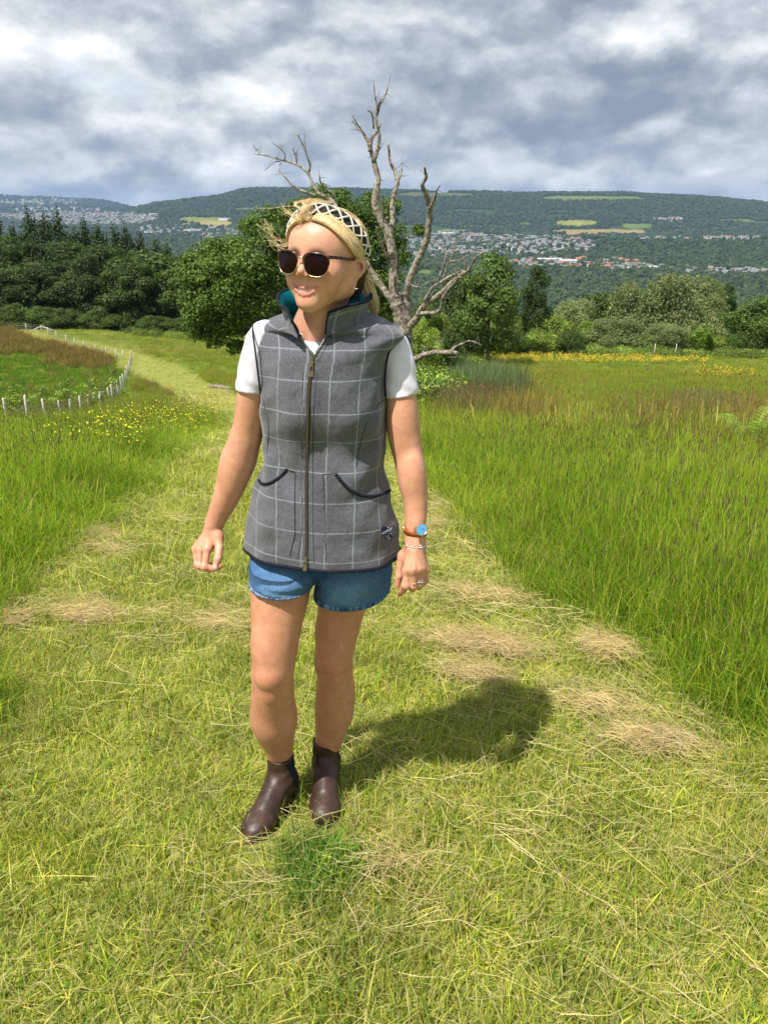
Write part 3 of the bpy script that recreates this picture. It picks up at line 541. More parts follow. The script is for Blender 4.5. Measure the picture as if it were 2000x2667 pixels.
OLV = [(0.165, 0.200, 0.080), (0.200, 0.235, 0.098), (0.135, 0.170, 0.062), (0.230, 0.255, 0.118)]
BRG = [(0.150, 0.230, 0.030), (0.180, 0.260, 0.040), (0.120, 0.200, 0.025)]
for i in range(4): kind('dark%d' % i, 10+i, 14, 5.0, 0.6, 30, 17000, 0.185, DKG, 0.28, inner=0.12)
for i in range(2): kind('mid%d' % i, 20+i, 12, 4.6, 0.6, 28, 16000, 0.17, MDG, 0.25, inner=0.15)
for i in range(2): kind('conifer%d' % i, 30+i, 17, 3.8, 1.5, 20, 17000, 0.19, [tuple(np.array(c)*0.85) for c in DKG], 0.25, cone=True)
for i in range(2): kind('willow%d' % i, 40+i, 9, 5.0, 0.5, 28, 17000, 0.135, OLV, 0.22, sq=0.9, inner=0.15)
for i in range(3): kind('shrub%d' % i, 50+i, 4.5, 3.0, 0.0, 20, 11000, 0.10, LTG, 0.10, sq=0.85)
kind('shrubdark', 55, 4.5, 3.0, 0.0, 20, 11000, 0.10, MDG, 0.10, sq=0.85)
kind('bright', 56, 4.0, 2.2, 0.2, 14, 6000, 0.12, BRG, 0.08)
kind('alder', 57, 12, 2.6, 0.5, 20, 10000, 0.14, [tuple(np.array(c)*1.1) for c in DKG], 0.18, sq=1.1)
def tree(name, knd, px, Y, ytop, wpx, label, group, rz=None, yb=None, cat='tree'):
    """a tree standing at the photograph's column px, Y metres away, reaching up to row ytop"""
    cm, tm, h, rad = KINDS[knd]; x = W(px, 900, Y)[0]; x = (px-1000)/FPX*depth(np.array([0, Y, -8.0])); z = float(ground(x, Y)); zt = W(px, ytop, Y)[2]; H_ = max(zt-z, 1.0)*1.0; dd = depth(np.array([x, Y, (z+zt)/2])); wd = wpx*dd/FPX
    root = empty(name, (x, Y, z-0.05), label, cat, group); rz = rng.uniform(0, 6.28) if rz is None else rz; sx = wd/2/(rad*0.98); sz = H_/(h*1.02)
    root.rotation_euler = (0, 0, rz); root.scale = (sx, sx, sz); obj('crown', cm, root); obj('trunk', tm, root); return root
# the dark wood on the left: firs behind, broadleaved trees along its edge
GW = 'trees of the dark wood on the left'
for i, (px, yt, w_) in enumerate([(8, 556, 80), (52, 590, 70), (96, 551, 80), (135, 556, 62), (169, 552, 66), (236, 572, 60), (205, 590, 60), (270, 586, 66), (309, 590, 66), (337, 592, 60), (374, 607, 60), (410, 622, 60), (440, 634, 60)]):
    ls = ['leftmost fir at the edge of the photo behind the wood', 'low fir between the first two tall firs on the left', 'tall pointed fir second of the tall ones on the left', 'slim dark fir between two taller pointed firs', 'third tall fir, sharp crown against the far white town', 'fir with a thin spire right of the gap in the wood', 'lower fir half hidden left of the thin spire', 'broad fir right of the thin spire', 'fir in the middle of the right-hand row above the wood', 'fir with its tip level with the far houses', 'small fir near the right end of the wood', 'last but one small fir beside the oak', 'last small fir just above the oak crown'][i]
    tree('fir_tree', 'conifer%d' % (i % 2), px, 136+(i*7) % 9, yt, w_*1.9, ls, 'firs at the back of the left wood')
back = [(25, 610, 150), (100, 622, 140), (180, 612, 150), (255, 628, 140), (330, 640, 140), (400, 652, 130), (460, 660, 130)]
for i, (px, yt, w_) in enumerate(back):
    tree('broadleaf_tree', 'dark%d' % (i % 4), px, 127+(i % 3), yt, w_, 'dark second-row tree %s' % ['behind the leftmost trees', 'between the first firs', 'below the third fir', 'below the thin spire', 'below the middle firs', 'below the last firs', 'behind the oak edge'][i], GW)
fr = [(-20, 700, 130, 'dark'), (50, 690, 130, 'dark'), (118, 672, 140, 'dark'), (190, 705, 120, 'mid'), (235, 655, 130, 'dark'), (300, 700, 140, 'mid'), (352, 670, 130, 'dark'), (405, 722, 150, 'dark'), (450, 690, 130, 'mid'), (500, 735, 140, 'dark')]
fl = ['dark tree cut by the left edge above the track', 'dark rounded tree above the brown rushes at the far left', 'tall dense tree above the leaning fence post', 'lighter green tree beside the tall dense one', 'tall dark tree in the middle of the wood edge', 'mid-green bushy tree in the middle of the wood edge', 'dark tree behind the low rounded ones', 'low wide tree whose crown reaches the meadow', 'green tree touching the left side of the oak', 'dark tree partly covered by the oak']
for i, (px, yt, w_, k_) in enumerate(fr): tree('broadleaf_tree', '%s%d' % (k_, i % (4 if k_ == 'dark' else 2)), px, 117+(i*5) % 6-(2 if px > 380 else 0), yt, w_*1.15, fl[i], GW)
ul = ['dark low bush at the wood foot by the track', 'dark shaded bush at the wood foot, second along', 'dark shaded bush at the wood foot below the tall tree', 'dark bush at the wood foot in the middle', 'dark bush at the wood foot right of the middle', 'dark bush where the wood meets the meadow', 'dark bush at the wood foot beside the oak']
for i, px in enumerate((20, 90, 160, 235, 310, 385, 455)): tree('bush', 'shrubdark', px, 113.5, 790+i*6, 120, ul[i], 'bushes along the foot of the left wood', cat='bush')
# right: hedge of willows and shrubs beyond the meadow
GH = 'trees and shrubs of the hedge beyond the meadow'
for nm, k_, px, Y, yt, w_, lb, ct in [
    ('broadleaf_tree', 'mid0', 1275, 66, 648, 190, 'tall airy green tree just right of the dead tree', 'tree'), ('broadleaf_tree', 'mid1', 1190, 72, 715, 150, 'dark green tree behind the dead branches', 'tree'), ('alder_tree', 'alder', 1392, 84, 682, 85, 'narrow dark upright tree in the middle of the hedge', 'tree'),
    ('willow_tree', 'willow0', 1770, 96, 700, 250, 'large pale olive willow on the right', 'tree'), ('willow_tree', 'willow1', 1650, 104, 745, 170, 'pale willow left of the large one', 'tree'), ('willow_tree', 'willow0', 1500, 98, 770, 150, 'grey-green willow in the middle distance', 'tree'), ('broadleaf_tree', 'mid1', 1560, 108, 760, 170, 'dark rounded tree behind the grey-green willow', 'tree'),
    ('broadleaf_tree', 'mid0', 1975, 82, 765, 170, 'dark green tree at the right edge above the meadow', 'tree'), ('broadleaf_tree', 'dark1', 1880, 112, 735, 130, 'dark tree behind the right-hand willow', 'tree'), ('willow_tree', 'willow1', 1850, 92, 770, 130, 'small olive willow beside the right edge tree', 'tree'),
    ('shrub', 'shrub0', 1150, 78, 862, 110, 'bright green shrub left of the hedge by the dead tree', 'shrub'), ('shrub', 'shrub1', 1265, 82, 866, 100, 'low lime shrub behind the yellow flowers', 'shrub'), ('shrub', 'shrubdark', 1345, 80, 852, 90, 'dark small-leaved shrub at the front of the hedge', 'shrub'), ('shrub', 'shrub2', 1410, 82, 850, 120, 'broad bright green shrub with feathery top', 'shrub'),
    ('shrub', 'shrubdark', 1495, 81, 858, 95, 'rounded darker shrub in the middle of the hedge', 'shrub'), ('willow_shrub', 'willow1', 1620, 86, 832, 190, 'wide grey-green willow shrub beyond the meadow', 'shrub'), ('shrub', 'shrub0', 1450, 90, 820, 150, 'tall light shrub behind the feathery one', 'shrub'), ('shrub', 'shrub1', 1330, 92, 822, 140, 'tall light shrub behind the dark small one', 'shrub'),
    ('willow_shrub', 'willow0', 1745, 84, 838, 130, 'shrub with bare grey lower twigs under the willow', 'shrub'), ('shrub', 'bright', 1835, 82, 848, 70, 'vivid lime-green sapling on the right of the hedge', 'shrub'), ('shrub', 'shrub2', 1900, 83, 868, 110, 'green shrub beside the right edge tree', 'shrub'), ('shrub', 'shrub1', 1545, 88, 838, 100, 'pale shrub between the rounded one and the willow shrub', 'shrub'),
    ('broadleaf_tree', 'mid0', 1110, 84, 770, 120, 'green tree behind the dead trunk', 'tree'), ('shrub', 'shrubdark', 1960, 80, 862, 110, 'dark shrub under the tree at the right edge', 'shrub'), ('shrub', 'shrub0', 1680, 84, 872, 100, 'small bright shrub in front of the willow shrub', 'shrub')]:
    tree(nm, k_, px, Y, yt, w_, lb, GH, cat=ct)
# bushes round the foot of the dead tree
GB = 'bushes round the foot of the dead tree'
for nm, k_, px, Y, yt, w_, lb in [('hawthorn_bush', 'shrubdark', 1165, 46, 855, 150, 'dark hawthorn bush right of the dead trunk'), ('bush', 'shrub1', 1105, 44, 835, 120, 'yellow-green bush close against the dead trunk'), ('bush', 'shrub1', 1130, 52, 820, 130, 'light green bush behind the hawthorns'),
    ('bush', 'shrubdark', 1080, 36, 945, 110, 'low bramble bush beside her arm'), ('bush', 'shrub2', 1150, 37, 985, 120, 'low green bramble patch in front of the hawthorns')]:
    tree(nm, k_, px, Y, yt, w_, lb, GB, cat='bush')
# ---------------- the leafy oak behind her
r = np.random.default_rng(77); OY = 47.0
ox = (830-1000)/FPX*depth(np.array([0, OY, -6.0])); oz = float(ground(ox, OY)); orr = empty('oak_tree', (ox, OY, oz), 'large leafy oak with an irregular crown standing behind the woman', 'tree')
OL = [(0.075, 0.130, 0.022), (0.100, 0.165, 0.027), (0.055, 0.098, 0.018), (0.125, 0.180, 0.034)]
B = []; ends = []
for px, py, rr, dy in [(545, 665, 48, 0), (520, 720, 60, -1), (545, 790, 60, -1.5), (590, 850, 52, -1), (640, 700, 75, -2), (650, 790, 70, -2), (600, 652, 48, 0.5), (690, 590, 55, 0), (655, 600, 36, 1), (720, 640, 70, -1), (700, 860, 45, 0), (760, 720, 80, 0), (520, 860, 36, -1), (560, 885, 26, -1.5), (800, 560, 55, 1), (860, 545, 55, 1), (930, 560, 52, 1), (985, 560, 40, 1), (830, 500, 28, 1.5), (890, 510, 24, 1.5), (965, 520, 24, 1.5), (1020, 540, 28, 1.5), (1010, 610, 48, 1), (1030, 670, 40, 1), (960, 640, 60, 1), (990, 730, 55, 1), (940, 750, 70, 1), (870, 680, 80, 2), (1015, 800, 45, 1), (705, 576, 26, 1), (745, 562, 32, 1), (735, 548, 18, 1), (490, 770, 34, -1), (497, 680, 30, -0.5), (615, 905, 22, -1), (1090, 600, 20, 1), (850, 780, 80, 2), (560, 690, 40, -3), (600, 760, 45, -3.5), (510, 815, 36, -2)]:
    p = W(px, py, OY+dy); dd = depth(p)/FPX; B.append((tuple(p-np.array([ox, OY, oz])), (rr*dd, rr*dd*1.1, rr*dd*0.80))); ends.append(p-np.array([ox, OY, oz]))
B2 = []
for c_, ra_ in B:   # break every bough into smaller sprays
    for j in range(14):
        d_ = unit(r.normal(0, 1, 3)); q = r.uniform(0.3, 1.05); s = ra_[0]*r.uniform(0.22, 0.42); B2.append((tuple(np.array(c_)+d_*np.array(ra_)*q), (s, s, s*0.6)))
V, F, Cc = leaf_cloud(B2, 46000, 0.090, OL, r, inner=0.35, up=0.5); V1, F1, C1 = leaf_cloud(B, 44000, 0.085, OL, r, inner=0.45, up=0.5); F = np.vstack([F, F1+len(V)]); V = np.vstack([V, V1]); Cc = np.vstack([Cc, C1]); obj('crown', mesh_np('oak_crown', V, F, False, Cc, None, LEAF), orr)
g = Geo(); T = catmull([(0, 0, -0.4), (0.1, 0, 1.5), (-0.1, 0.1, 3.2), (0.1, 0.2, 5.0), (0, 0.3, 7.5)], 12); v, f = tube(T, np.linspace(0.48, 0.12, 12), 9); g.add(v, f); obj('trunk', g.mesh('oak_trunk', BARK), orr); g = Geo()
for e in ends:
    k = min(11, int(np.clip(e[2]/7.5*8, 1, 10))); p = T[k]; m = p*0.5+e*0.5+np.array([0, 0, -0.25]); v, f = tube(catmull([p, m+r.normal(0, 0.15, 3), e], 9), np.linspace(0.13, 0.025, 9), 5); g.add(v, f)
for i in range(60):
    e = ends[r.integers(len(ends))]+r.normal(0, 0.5, 3); L = r.uniform(0.6, 1.6); d_ = unit(r.normal(0, 1, 3)*np.array([1, 1, 0.5])); v, f = tube(catmull([e, e+d_*L*0.5+r.normal(0, 0.1, 3), e+d_*L], 6), np.linspace(0.03, 0.008, 6), 4); g.add(v, f)
obj('branches', g.mesh('oak_branches', BARK), orr)
# ---------------- the dead tree
DY = 37.0; dx = (1052-1000)/FPX*depth(np.array([0, DY, -6.0])); dz = float(ground(dx, DY)); DO = np.array([dx, DY, dz]); dead = empty('dead_tree', DO, 'bare grey dead tree with broken forked branches rising behind the woman', 'tree')
r = np.random.default_rng(3)
def zz(x, y): return 620+0.40988*x, 180+0.40988*y
tips = []
def limb(name, paths, nt=6):
    g = Geo()
    for pts, w0, w1, dy in paths:
        n = len(pts); P = []
        for i, q in enumerate(pts): px, py = zz(*q); P.append(W(px, py, DY+dy[0]+(dy[1]-dy[0])*i/(n-1)))
        m = n*5; Pc = catmull(P, m); Pc = Pc+np.array([np.interp(np.arange(m), np.linspace(0, m, len(a)), a) for a in r.normal(0, 0.022, (3, m//4+2))]).T[:m]
        sc = 1.15*0.40988*depth(P[0])/FPX/2; rad = np.interp(np.linspace(0, 1, m), [0, 1], [w0*sc, w1*sc])*r.normal(1, 0.07, m); rad[-1] *= 0.5; v, f = tube(Pc-DO, rad, 9); g.add(v, f)
        for k in range(nt):    # short broken twigs
            j = r.integers(int(m*0.3), m); L = r.uniform(0.12, 0.5); d_ = unit(r.normal(0, 1, 3)+np.array([0, 0, 0.6])); v, f = tube(catmull([Pc[j]-DO, Pc[j]-DO+d_*L*0.5+r.normal(0, 0.04, 3), Pc[j]-DO+d_*L+r.normal(0, 0.06, 3)], 6), np.linspace(min(0.022, rad[j]*0.5), 0.005, 6), 4); g.add(v, f)
    return obj(name, g.mesh('dead_'+name, DEAD), dead)
limb('trunk', [([(1075, 2080), (1068, 1920), (1060, 1800), (1052, 1700), (1045, 1600), (1015, 1500), (985, 1420)], 100, 82, (0, 0)), ([(1050, 1680), (1062, 1580), (1065, 1500), (1072, 1440)], 80, 52, (0, 0.2))], 3)
limb('branch', [([(985, 1460), (985, 1350), (978, 1180), (948, 1040), (905, 960), (868, 850), (880, 760), (885, 700), (862, 600), (842, 520), (850, 440), (888, 380), (905, 335)], 62, 9, (0, 1.0)), ([(862, 590), (882, 520), (892, 430), (882, 330), (882, 240), (870, 170), (858, 65)], 22, 4, (0.6, 0.4)), ([(880, 300), (905, 230), (935, 160), (972, 68)], 15, 4, (0.5, 1)),
    ([(862, 380), (850, 300), (820, 255)], 12, 4, (0.5, 0)), ([(835, 520), (805, 430), (765, 385), (716, 315)], 19, 6, (0.6, 1.2)), ([(805, 420), (752, 345), (728, 290)], 11, 4, (0.8, 0.2)), ([(885, 240), (915, 185)], 7, 3, (0.5, 0.2)), ([(885, 560), (905, 500), (915, 475)], 6, 2, (0.5, 0.8))])
limb('branch', [([(975, 1180), (962, 1050), (985, 950), (985, 810), (1012, 720), (1000, 660), (965, 590), (950, 465)], 40, 11, (0, 1.5)), ([(1012, 725), (1030, 690), (1040, 660)], 16, 8, (1.2, 1.4)), ([(922, 990), (915, 870), (920, 795)], 15, 10, (0.2, -0.4)), ([(965, 1230), (900, 1080), (885, 1000)], 18, 8, (0, -0.8)), ([(1040, 665), (1038, 610), (1048, 600)], 5, 2, (1.4, 1.5))])
limb('branch', [([(1065, 1500), (1080, 1380), (1130, 1230), (1190, 1110), (1212, 960), (1218, 890), (1190, 800), (1165, 740), (1192, 680), (1185, 612)], 48, 12, (0.2, -1.5)), ([(1218, 890), (1250, 820), (1282, 735)], 22, 6, (-1, -1.8)), ([(1020, 1500), (1005, 1380), (1000, 1310)], 26, 12, (0, -0.8))])
limb('branch', [([(1060, 1660), (1130, 1590), (1180, 1500), (1250, 1450), (1330, 1380), (1420, 1305), (1470, 1270), (1500, 1200), (1558, 1160)], 46, 5, (0, -3.0)), ([(1160, 1555), (1270, 1537), (1315, 1440), (1380, 1350), (1420, 1320)], 26, 10, (-0.8, -2.6)), ([(1185, 1470), (1225, 1405), (1300, 1350), (1380, 1300), (1450, 1285)], 22, 8, (-1, -2)),
    ([(1450, 1280), (1440, 1240), (1425, 1190)], 8, 3, (-2, -2.2)), ([(1300, 1345), (1330, 1240), (1400, 1210), (1500, 1165)], 11, 3, (-1.5, -2)), ([(1340, 1240), (1400, 1100), (1485, 1035)], 8, 2, (-1.5, -1.2)), ([(1265, 1345), (1300, 1250), (1320, 1160), (1300, 1120)], 8, 2, (-1.5, -1.2)), ([(1080, 1360), (1150, 1385), (1210, 1360)], 9, 3, (-1, -1.4))], 9)
limb('branch', [([(1000, 1500), (930, 1400), (830, 1270), (740, 1120), (650, 980), (622, 880), (590, 830), (530, 800), (480, 740), (450, 670), (380, 610), (290, 580), (200, 550), (100, 540)], 40, 4, (0, 3.0)), ([(450, 670), (455, 610), (430, 520), (375, 405)], 16, 4, (2.4, 2)), ([(500, 800), (400, 770), (340, 730), (290, 680), (262, 640), (275, 590)], 15, 4, (2, 2.8)), ([(375, 600), (360, 540), (350, 510)], 7, 3, (2.5, 2)),
    ([(295, 575), (290, 530), (220, 465)], 7, 3, (2.6, 2.2)), ([(620, 850), (600, 800), (540, 740), (515, 670)], 20, 6, (1.8, 1)), ([(270, 585), (230, 595), (170, 648)], 6, 3, (2.6, 3)), ([(140, 545), (90, 480)], 5, 2, (2.9, 3)), ([(640, 960), (520, 880), (400, 875), (250, 880), (180, 885), (80, 878)], 14, 4, (1.8, 2.4)), ([(430, 520), (425, 460), (420, 400)], 5, 2, (2.2, 2)), ([(370, 605), (378, 540), (372, 520)], 5, 2, (2.2, 2))], 7)
limb('branch', [([(1068, 1930), (1110, 1860), (1160, 1822), (1240, 1802), (1330, 1800), (1400, 1806)], 40, 20, (0, -2.5)), ([(1345, 1800), (1390, 1762), (1440, 1735), (1490, 1730), (1548, 1756)], 16, 4, (-2, -2.6)), ([(1175, 1815), (1185, 1760)], 14, 6, (-1, -1)), ([(1270, 1800), (1280, 1740), (1300, 1725)], 6, 2, (-1.5, -1.2))], 6)
# ---------------- woods further down the slope and over the hills
r = np.random.default_rng(21)
def puff(seed, n=900, cols=MDG):
    rr = np.random.default_rng(seed); B = crown_blobs(rr, 0.0, 1.0, 0.62, 12, 0.8); V, F, Cc = leaf_cloud(B, n, 0.030, cols, rr, inner=0.08); g = Geo(); g.add(V, F, Cc); v, f = ico(1); g.add(v*np.array([0.42, 0.42, 0.40])+np.array([0, 0, 0.45]), f, np.array(cols[2])*0.7); return g
pm = [puff(i, 3400, [MDG, DKG, LTG, OLV, MDG, DKG][i]).mesh('wood_crown', LEAF, False, cols=True) for i in range(6)]
bl = []
for i in range(5):   # distant crowns: uneven faceted lumps
    v, f = ico(2); q = 1+0.28*np.sin(v[:, 0]*5+i)*np.cos(v[:, 1]*4.3+i*2)+0.16*np.sin(v[:, 2]*9+v[:, 0]*7+i); v = v*q[:, None]*np.array([0.55, 0.55, 0.52])+np.array([0, 0, 0.45]); g = Geo(); cbase = np.array([(0.038, 0.070, 0.024), (0.048, 0.084, 0.027), (0.030, 0.057, 0.022), (0.070, 0.108, 0.034), (0.038, 0.064, 0.030)][i]); g.add(v, f, cbase*(0.92+0.2*rng.random((len(v), 1)))); bl.append(g.mesh('far_crown', LEAF, False, cols=True))
def grid_pts(y0, y1, n, smin=-0.62, smax=0.62):
    y = np.sqrt(r.uniform(y0*y0, y1*y1, n)); x = y*r.uniform(smin, smax, n); return x, y
X, Yq, Sx, Ix = [], [], [], []
x, y = grid_pts(150, 700, 7400, -0.85, 0.85); k = ~((x < 0) & (y < 152)); h_ = r.uniform(6, 12, len(x)); X.append(x[k]); Yq.append(y[k]); Sx.append(h_[k]); Ix.append(r.integers(0, 6, k.sum()))
x, y = grid_pts(108, 160, 420, 0.02, 0.62); X.append(x); Yq.append(y); Sx.append(r.uniform(4.5, 8, len(x))); Ix.append(r.integers(0, 6, len(x)))
x, y = grid_pts(124, 170, 420, -1.0, -0.16); X.append(x); Yq.append(y); Sx.append(r.uniform(10, 14, len(x))); Ix.append(r.choice([1, 5, 0], len(x)))
x, y, s, ix = map(np.concatenate, (X, Yq, Sx, Ix))
scatter('valley_wood', pm, place(x, y, -0.5), rots(len(x), r, 0.05), np.stack([s*r.uniform(0.8, 1.25, len(s)), s*r.uniform(0.8, 1.25, len(s)), s], 1), ix, label='mixed green woodland filling the slope below the meadow', cat='wood')
X, Yq, Sx = [], [], []
for y0, y1, n, s0, s1 in ((700, 1500, 22000, 7, 12), (1500, 3300, 41000, 8, 14), (3300, 5300, 70000, 9, 16), (5300, 9500, 15000, 12, 22)):
    x, y = grid_pts(y0, y1, n, -0.76, 0.76); P = place(x, y); px, py = proj(P); fk, _c = field_k(px, py); tk = town_k(px, py); dens = fbm(x/220, y/220, 3, 61); k = (fk < 0.3) & (r.random(n) > tk*0.66) & (dens > np.where(y < 1500, 0.0, np.where((y > 3300) & (y < 4200), 0.40, 0.28)))
    X.append(x[k]); Yq.append(y[k]); Sx.append(r.uniform(s0, s1, k.sum()))
x, y, s = map(np.concatenate, (X, Yq, Sx)); scatter('hill_forest', bl, place(x, y, -1.0), rots(len(x), r, 0.05), np.stack([s, s, s*r.uniform(0.7, 1.1, len(s))], 1), r.integers(0, 5, len(x)), label='dark forest covering the far hillsides and valley floor', cat='forest')
# ---------------------------------------------------------------- fences
POST = noise_mat('weathered_post', (0.48, 0.45, 0.38), (0.70, 0.66, 0.58), 5, 0.9, 0.5, 30, 0.1, bd=0.01)
WIRE, _, _ = mat_new('galvanised_wire', (0.42, 0.44, 0.46), 0.5, 0.4, 0.6)
def fence(name, posts, label, r0=0.072, mesh_h=0.9, nw=6):
    """posts: (px, y of top, Y, height) ; stands on the terrain"""
    B = []
    for px, yt, Y, h_ in posts:
        t = W(px, yt, Y); z = float(ground(t[0], Y)); B.append((t[0], Y, z, max(min(t[2]-z, 1.7), 1.0) if h_ is None else h_))
    o0 = np.array([B[0][0], B[0][1], B[0][2]]); root = empty(name, o0, label, 'fence')
    rr = np.random.default_rng(len(posts)); pm_ = []
    for i in range(3): v, f = tube([(0, 0, -0.35), (rr.normal(0, 0.012), 0, 0.5), (rr.normal(0, 0.02), 0, 0.96), (0, 0, 1.0)], np.array([1.05, 1, 0.95, 0.6])*r0, 8); g = Geo(); g.add(v, f); pm_.append(g.mesh('post', POST))
    for i, (x, y, z, h_) in enumerate(B): o = obj('post', pm_[i % 3], root, (x-o0[0], y-o0[1], z-o0[2])); o.scale = (1, 1, h_); o.rotation_euler = (rr.normal(0, 0.03), rr.normal(0, 0.03), rr.uniform(0, 6))
    g = Geo()
    for k in range(nw):
        P = [np.array([x, y, z+0.08+mesh_h*k/(nw-1)])-o0 for x, y, z, h_ in B]; v, f = tube(P, 0.006, 3); g.add(v, f)
    for (x, y, z, _h), (x2, y2, z2, _i) in zip(B[:-1], B[1:]):
        n = max(3, int(math.hypot(x2-x, y2-y)/0.3))
        for k in range(1, n): t = k/n; p = np.array([x+(x2-x)*t, y+(y2-y)*t, z+(z2-z)*t])-o0; v, f = tube([p+np.array([0, 0, 0.05]), p+np.array([0, 0, 0.08+mesh_h])], 0.0045, 3); g.add(v, f)
    tag(obj('wire_netting', g.mesh('wire_netting', WIRE, False), root), kind='stuff'); return root, B
nf = [(-40, 1172, 40), (10, 1175, 41.5), (125, 1200, 43), (235, 1220, 45), (318, 1228, 47), (380, 1235, 48.5), (430, 1220, 50), (475, 1217, 51.5), (510, 1203, 53), (537, 1192, 54.5), (562, 1180, 56), (583, 1160, 58), (600, 1142, 60), (617, 1130, 62), (634, 1115, 64), (650, 1100, 66.5), (664, 1085, 69), (676, 1068, 71.5), (687, 1050, 74.5), (697, 1030, 77.5), (706, 1012, 81), (713, 1000, 84.5)]
rt, B = fence('post_fence', [(x*0.4822, 450+y*0.4822, Y, None) for x, y, Y in nf], 'curving fence of pale round posts with wire netting round the young plantation')
print('NEARFENCE', [round(b[3], 2) for b in B])
ff_ = [(10, 800, 112), (142, 825, 108), (225, 830, 104), (262, 845, 101), (305, 860, 98), (358, 888, 95), (405, 915, 93), (455, 930, 91), (515, 945, 89), (575, 966, 87.5), (630, 985, 86), (665, 990, 85)]
rt2, B2_ = fence('post_fence', [(x*0.4822, 450+y*0.4822, Y, None) for x, y, Y in ff_], 'farther fence of grey posts along the track with a braced straining post', 0.07, 0.9, 4)
g = Geo(); x, y, z, h_ = B2_[2]; o0 = np.array(B2_[0][:3])
for a in (-1, 1): v, f = tube([np.array([x, y, z+h_*0.85])-o0, np.array([x+a*1.7, y+0.3, z+0.1])-o0], 0.06, 8); g.add(v, f)
obj('brace', g.mesh('brace', POST), rt2)
print('FARFENCE', [round(b[3], 2) for b in B2_])
# two lone posts in the hedge line on the right
for px, yt, lb in ((1702, 928, 'thin grey post at the hedge behind the yellow flowers'), (1756, 936, 'short grey post right of the thin one at the hedge')):
    t = W(px, yt, 79); z = float(ground(t[0], 79)); g = Geo(); v, f = tube([(0, 0, -0.3), (0, 0, 0.7), (0, 0, 1.3)], [0.042, 0.038, 0.032], 8); g.add(v, f); tag(obj('fence_post', g.mesh('fence_post', POST), None, (t[0], 79, z)), lb, 'post')
# young saplings inside the plantation
r = np.random.default_rng(9); SAPL = [(0.20, 0.27, 0.035), (0.24, 0.30, 0.05), (0.15, 0.22, 0.03)]
sm = []
for i in range(3):
    B = [((r.normal(0, 0.32), r.normal(0, 0.32), 0.3+1.0*r.random()), (0.22, 0.22, 0.16)) for _ in range(10)]; V, F, Cc = leaf_cloud(B, 420, 0.060, SAPL, r, inner=0.4); g = Geo()
    for j in range(5): v, f = tube([(0, 0, 0), (r.normal(0, 0.15), r.normal(0, 0.15), 0.7), (r.normal(0, 0.3), r.normal(0, 0.3), 1.35)], [0.02, 0.013, 0.005], 4); g.add(v, f)
    sm.append((mesh_np('sapling_leaves', V, F, False, Cc, None, LEAF), g.mesh('sapling_stem', BARK)))
sap = [(15, 990, 62, 1.0, 'sapling at the left edge, farthest back'), (35, 975, 70, 1.0, 'small sapling behind the leftmost ones'), (60, 1090, 56, 1.5, 'bushy sapling near the left edge'), (105, 1120, 53, 1.3, 'bushy sapling right of the left-edge one'), (185, 1030, 62, 1.2, 'slim sapling in the left middle'), (205, 1000, 68, 0.9, 'small sapling below the brown rushes'), (330, 1015, 66, 1.4, 'leaning sapling under the brown rushes'), (310, 1055, 60, 1.2, 'sapling just below the leaning one'), (260, 1100, 56, 0.9, 'low sapling in the middle of the plantation'), (205, 1110, 55, 0.8, 'lowest small sapling left of the middle'), (345, 1140, 52, 1.5, 'largest sapling in front of the middle'), (440, 1070, 60, 0.8, 'tiny sapling near the fence bend'), (490, 1165, 52, 1.5, 'lime sapling close to the fence posts'), (545, 1110, 56, 1.0, 'small sapling by the fence bend'), (595, 1075, 62, 1.4, 'lime sapling against the brown rushes by the fence'), (610, 1000, 74, 0.9, 'far sapling above the fence bend'), (80, 1215, 46, 0.9, 'dark low sapling by the near posts'), (10, 1120, 52, 1.1, 'sapling cut by the left edge of the photo'), (170, 1050, 60, 0.9, 'faint sapling left of the slim one'), (400, 1100, 57, 0.8, 'tiny sapling right of the middle')]
for i, (x, y, Y, h_, lb) in enumerate(sap):
    p = W(x*0.4822, 450+y*0.4822, Y); z = float(ground(p[0], Y)); root = empty('sapling', (p[0], Y, z), lb, 'sapling', 'saplings in the fenced plantation'); root.rotation_euler = (0, 0, i*1.3); root.scale = (h_, h_, h_*0.9); obj('leaves', sm[i % 3][0], root); obj('stem', sm[i % 3][1], root)
# plantation sward: fresh short grass low down, red-brown rushes along the top
pl = [blades(30, 0.28, 0.10, 0.28, 0.016, 0.35, 300+i, [(0.14, 0.28, 0.03), (0.18, 0.32, 0.035), (0.12, 0.24, 0.025)], 2).mesh('sward_clump', TALL, False, cols=True) for i in range(3)]
ru = [blades(34, 0.28, 0.45, 0.85, 0.014, 0.18, 320+i, [(0.26, 0.19, 0.055), (0.31, 0.22, 0.075), (0.20, 0.21, 0.045), (0.35, 0.23, 0.09)], 2, heads=6, headcol=(0.24, 0.13, 0.065)).mesh('rush_clump', leaf_mat('rush_blade', 0.2, 0.25, (0.2, 0.11, 0.04), 0.4, 0.7, 0.2, 0.5) if i == 0 else bpy.data.materials['rush_blade'], False, cols=True) for i in range(3)]
def pfill(n, poly_px, y0, y1, r):
    """ground points whose photograph position lies in the polygon"""
    P = []
    pts = np.array(poly_px, float); lo_, hi_ = pts.min(0), pts.max(0); q = r.uniform(lo_, hi_, (n, 2)); ins = np.zeros(n, bool); j = len(pts)-1
    for i in range(len(pts)):
        xi, yi, xj, yj = *pts[i], *pts[j]; c_ = ((yi > q[:, 1]) != (yj > q[:, 1])) & (q[:, 0] < (xj-xi)*(q[:, 1]-yi)/(yj-yi+1e-9)+xi); ins ^= c_; j = i
    q = q[ins]; G_ = ground_at(q[:, 0], q[:, 1], lo=y0, hi=y1*1.3); return G_[(G_[:, 1] > y0) & (G_[:, 1] < y1)]
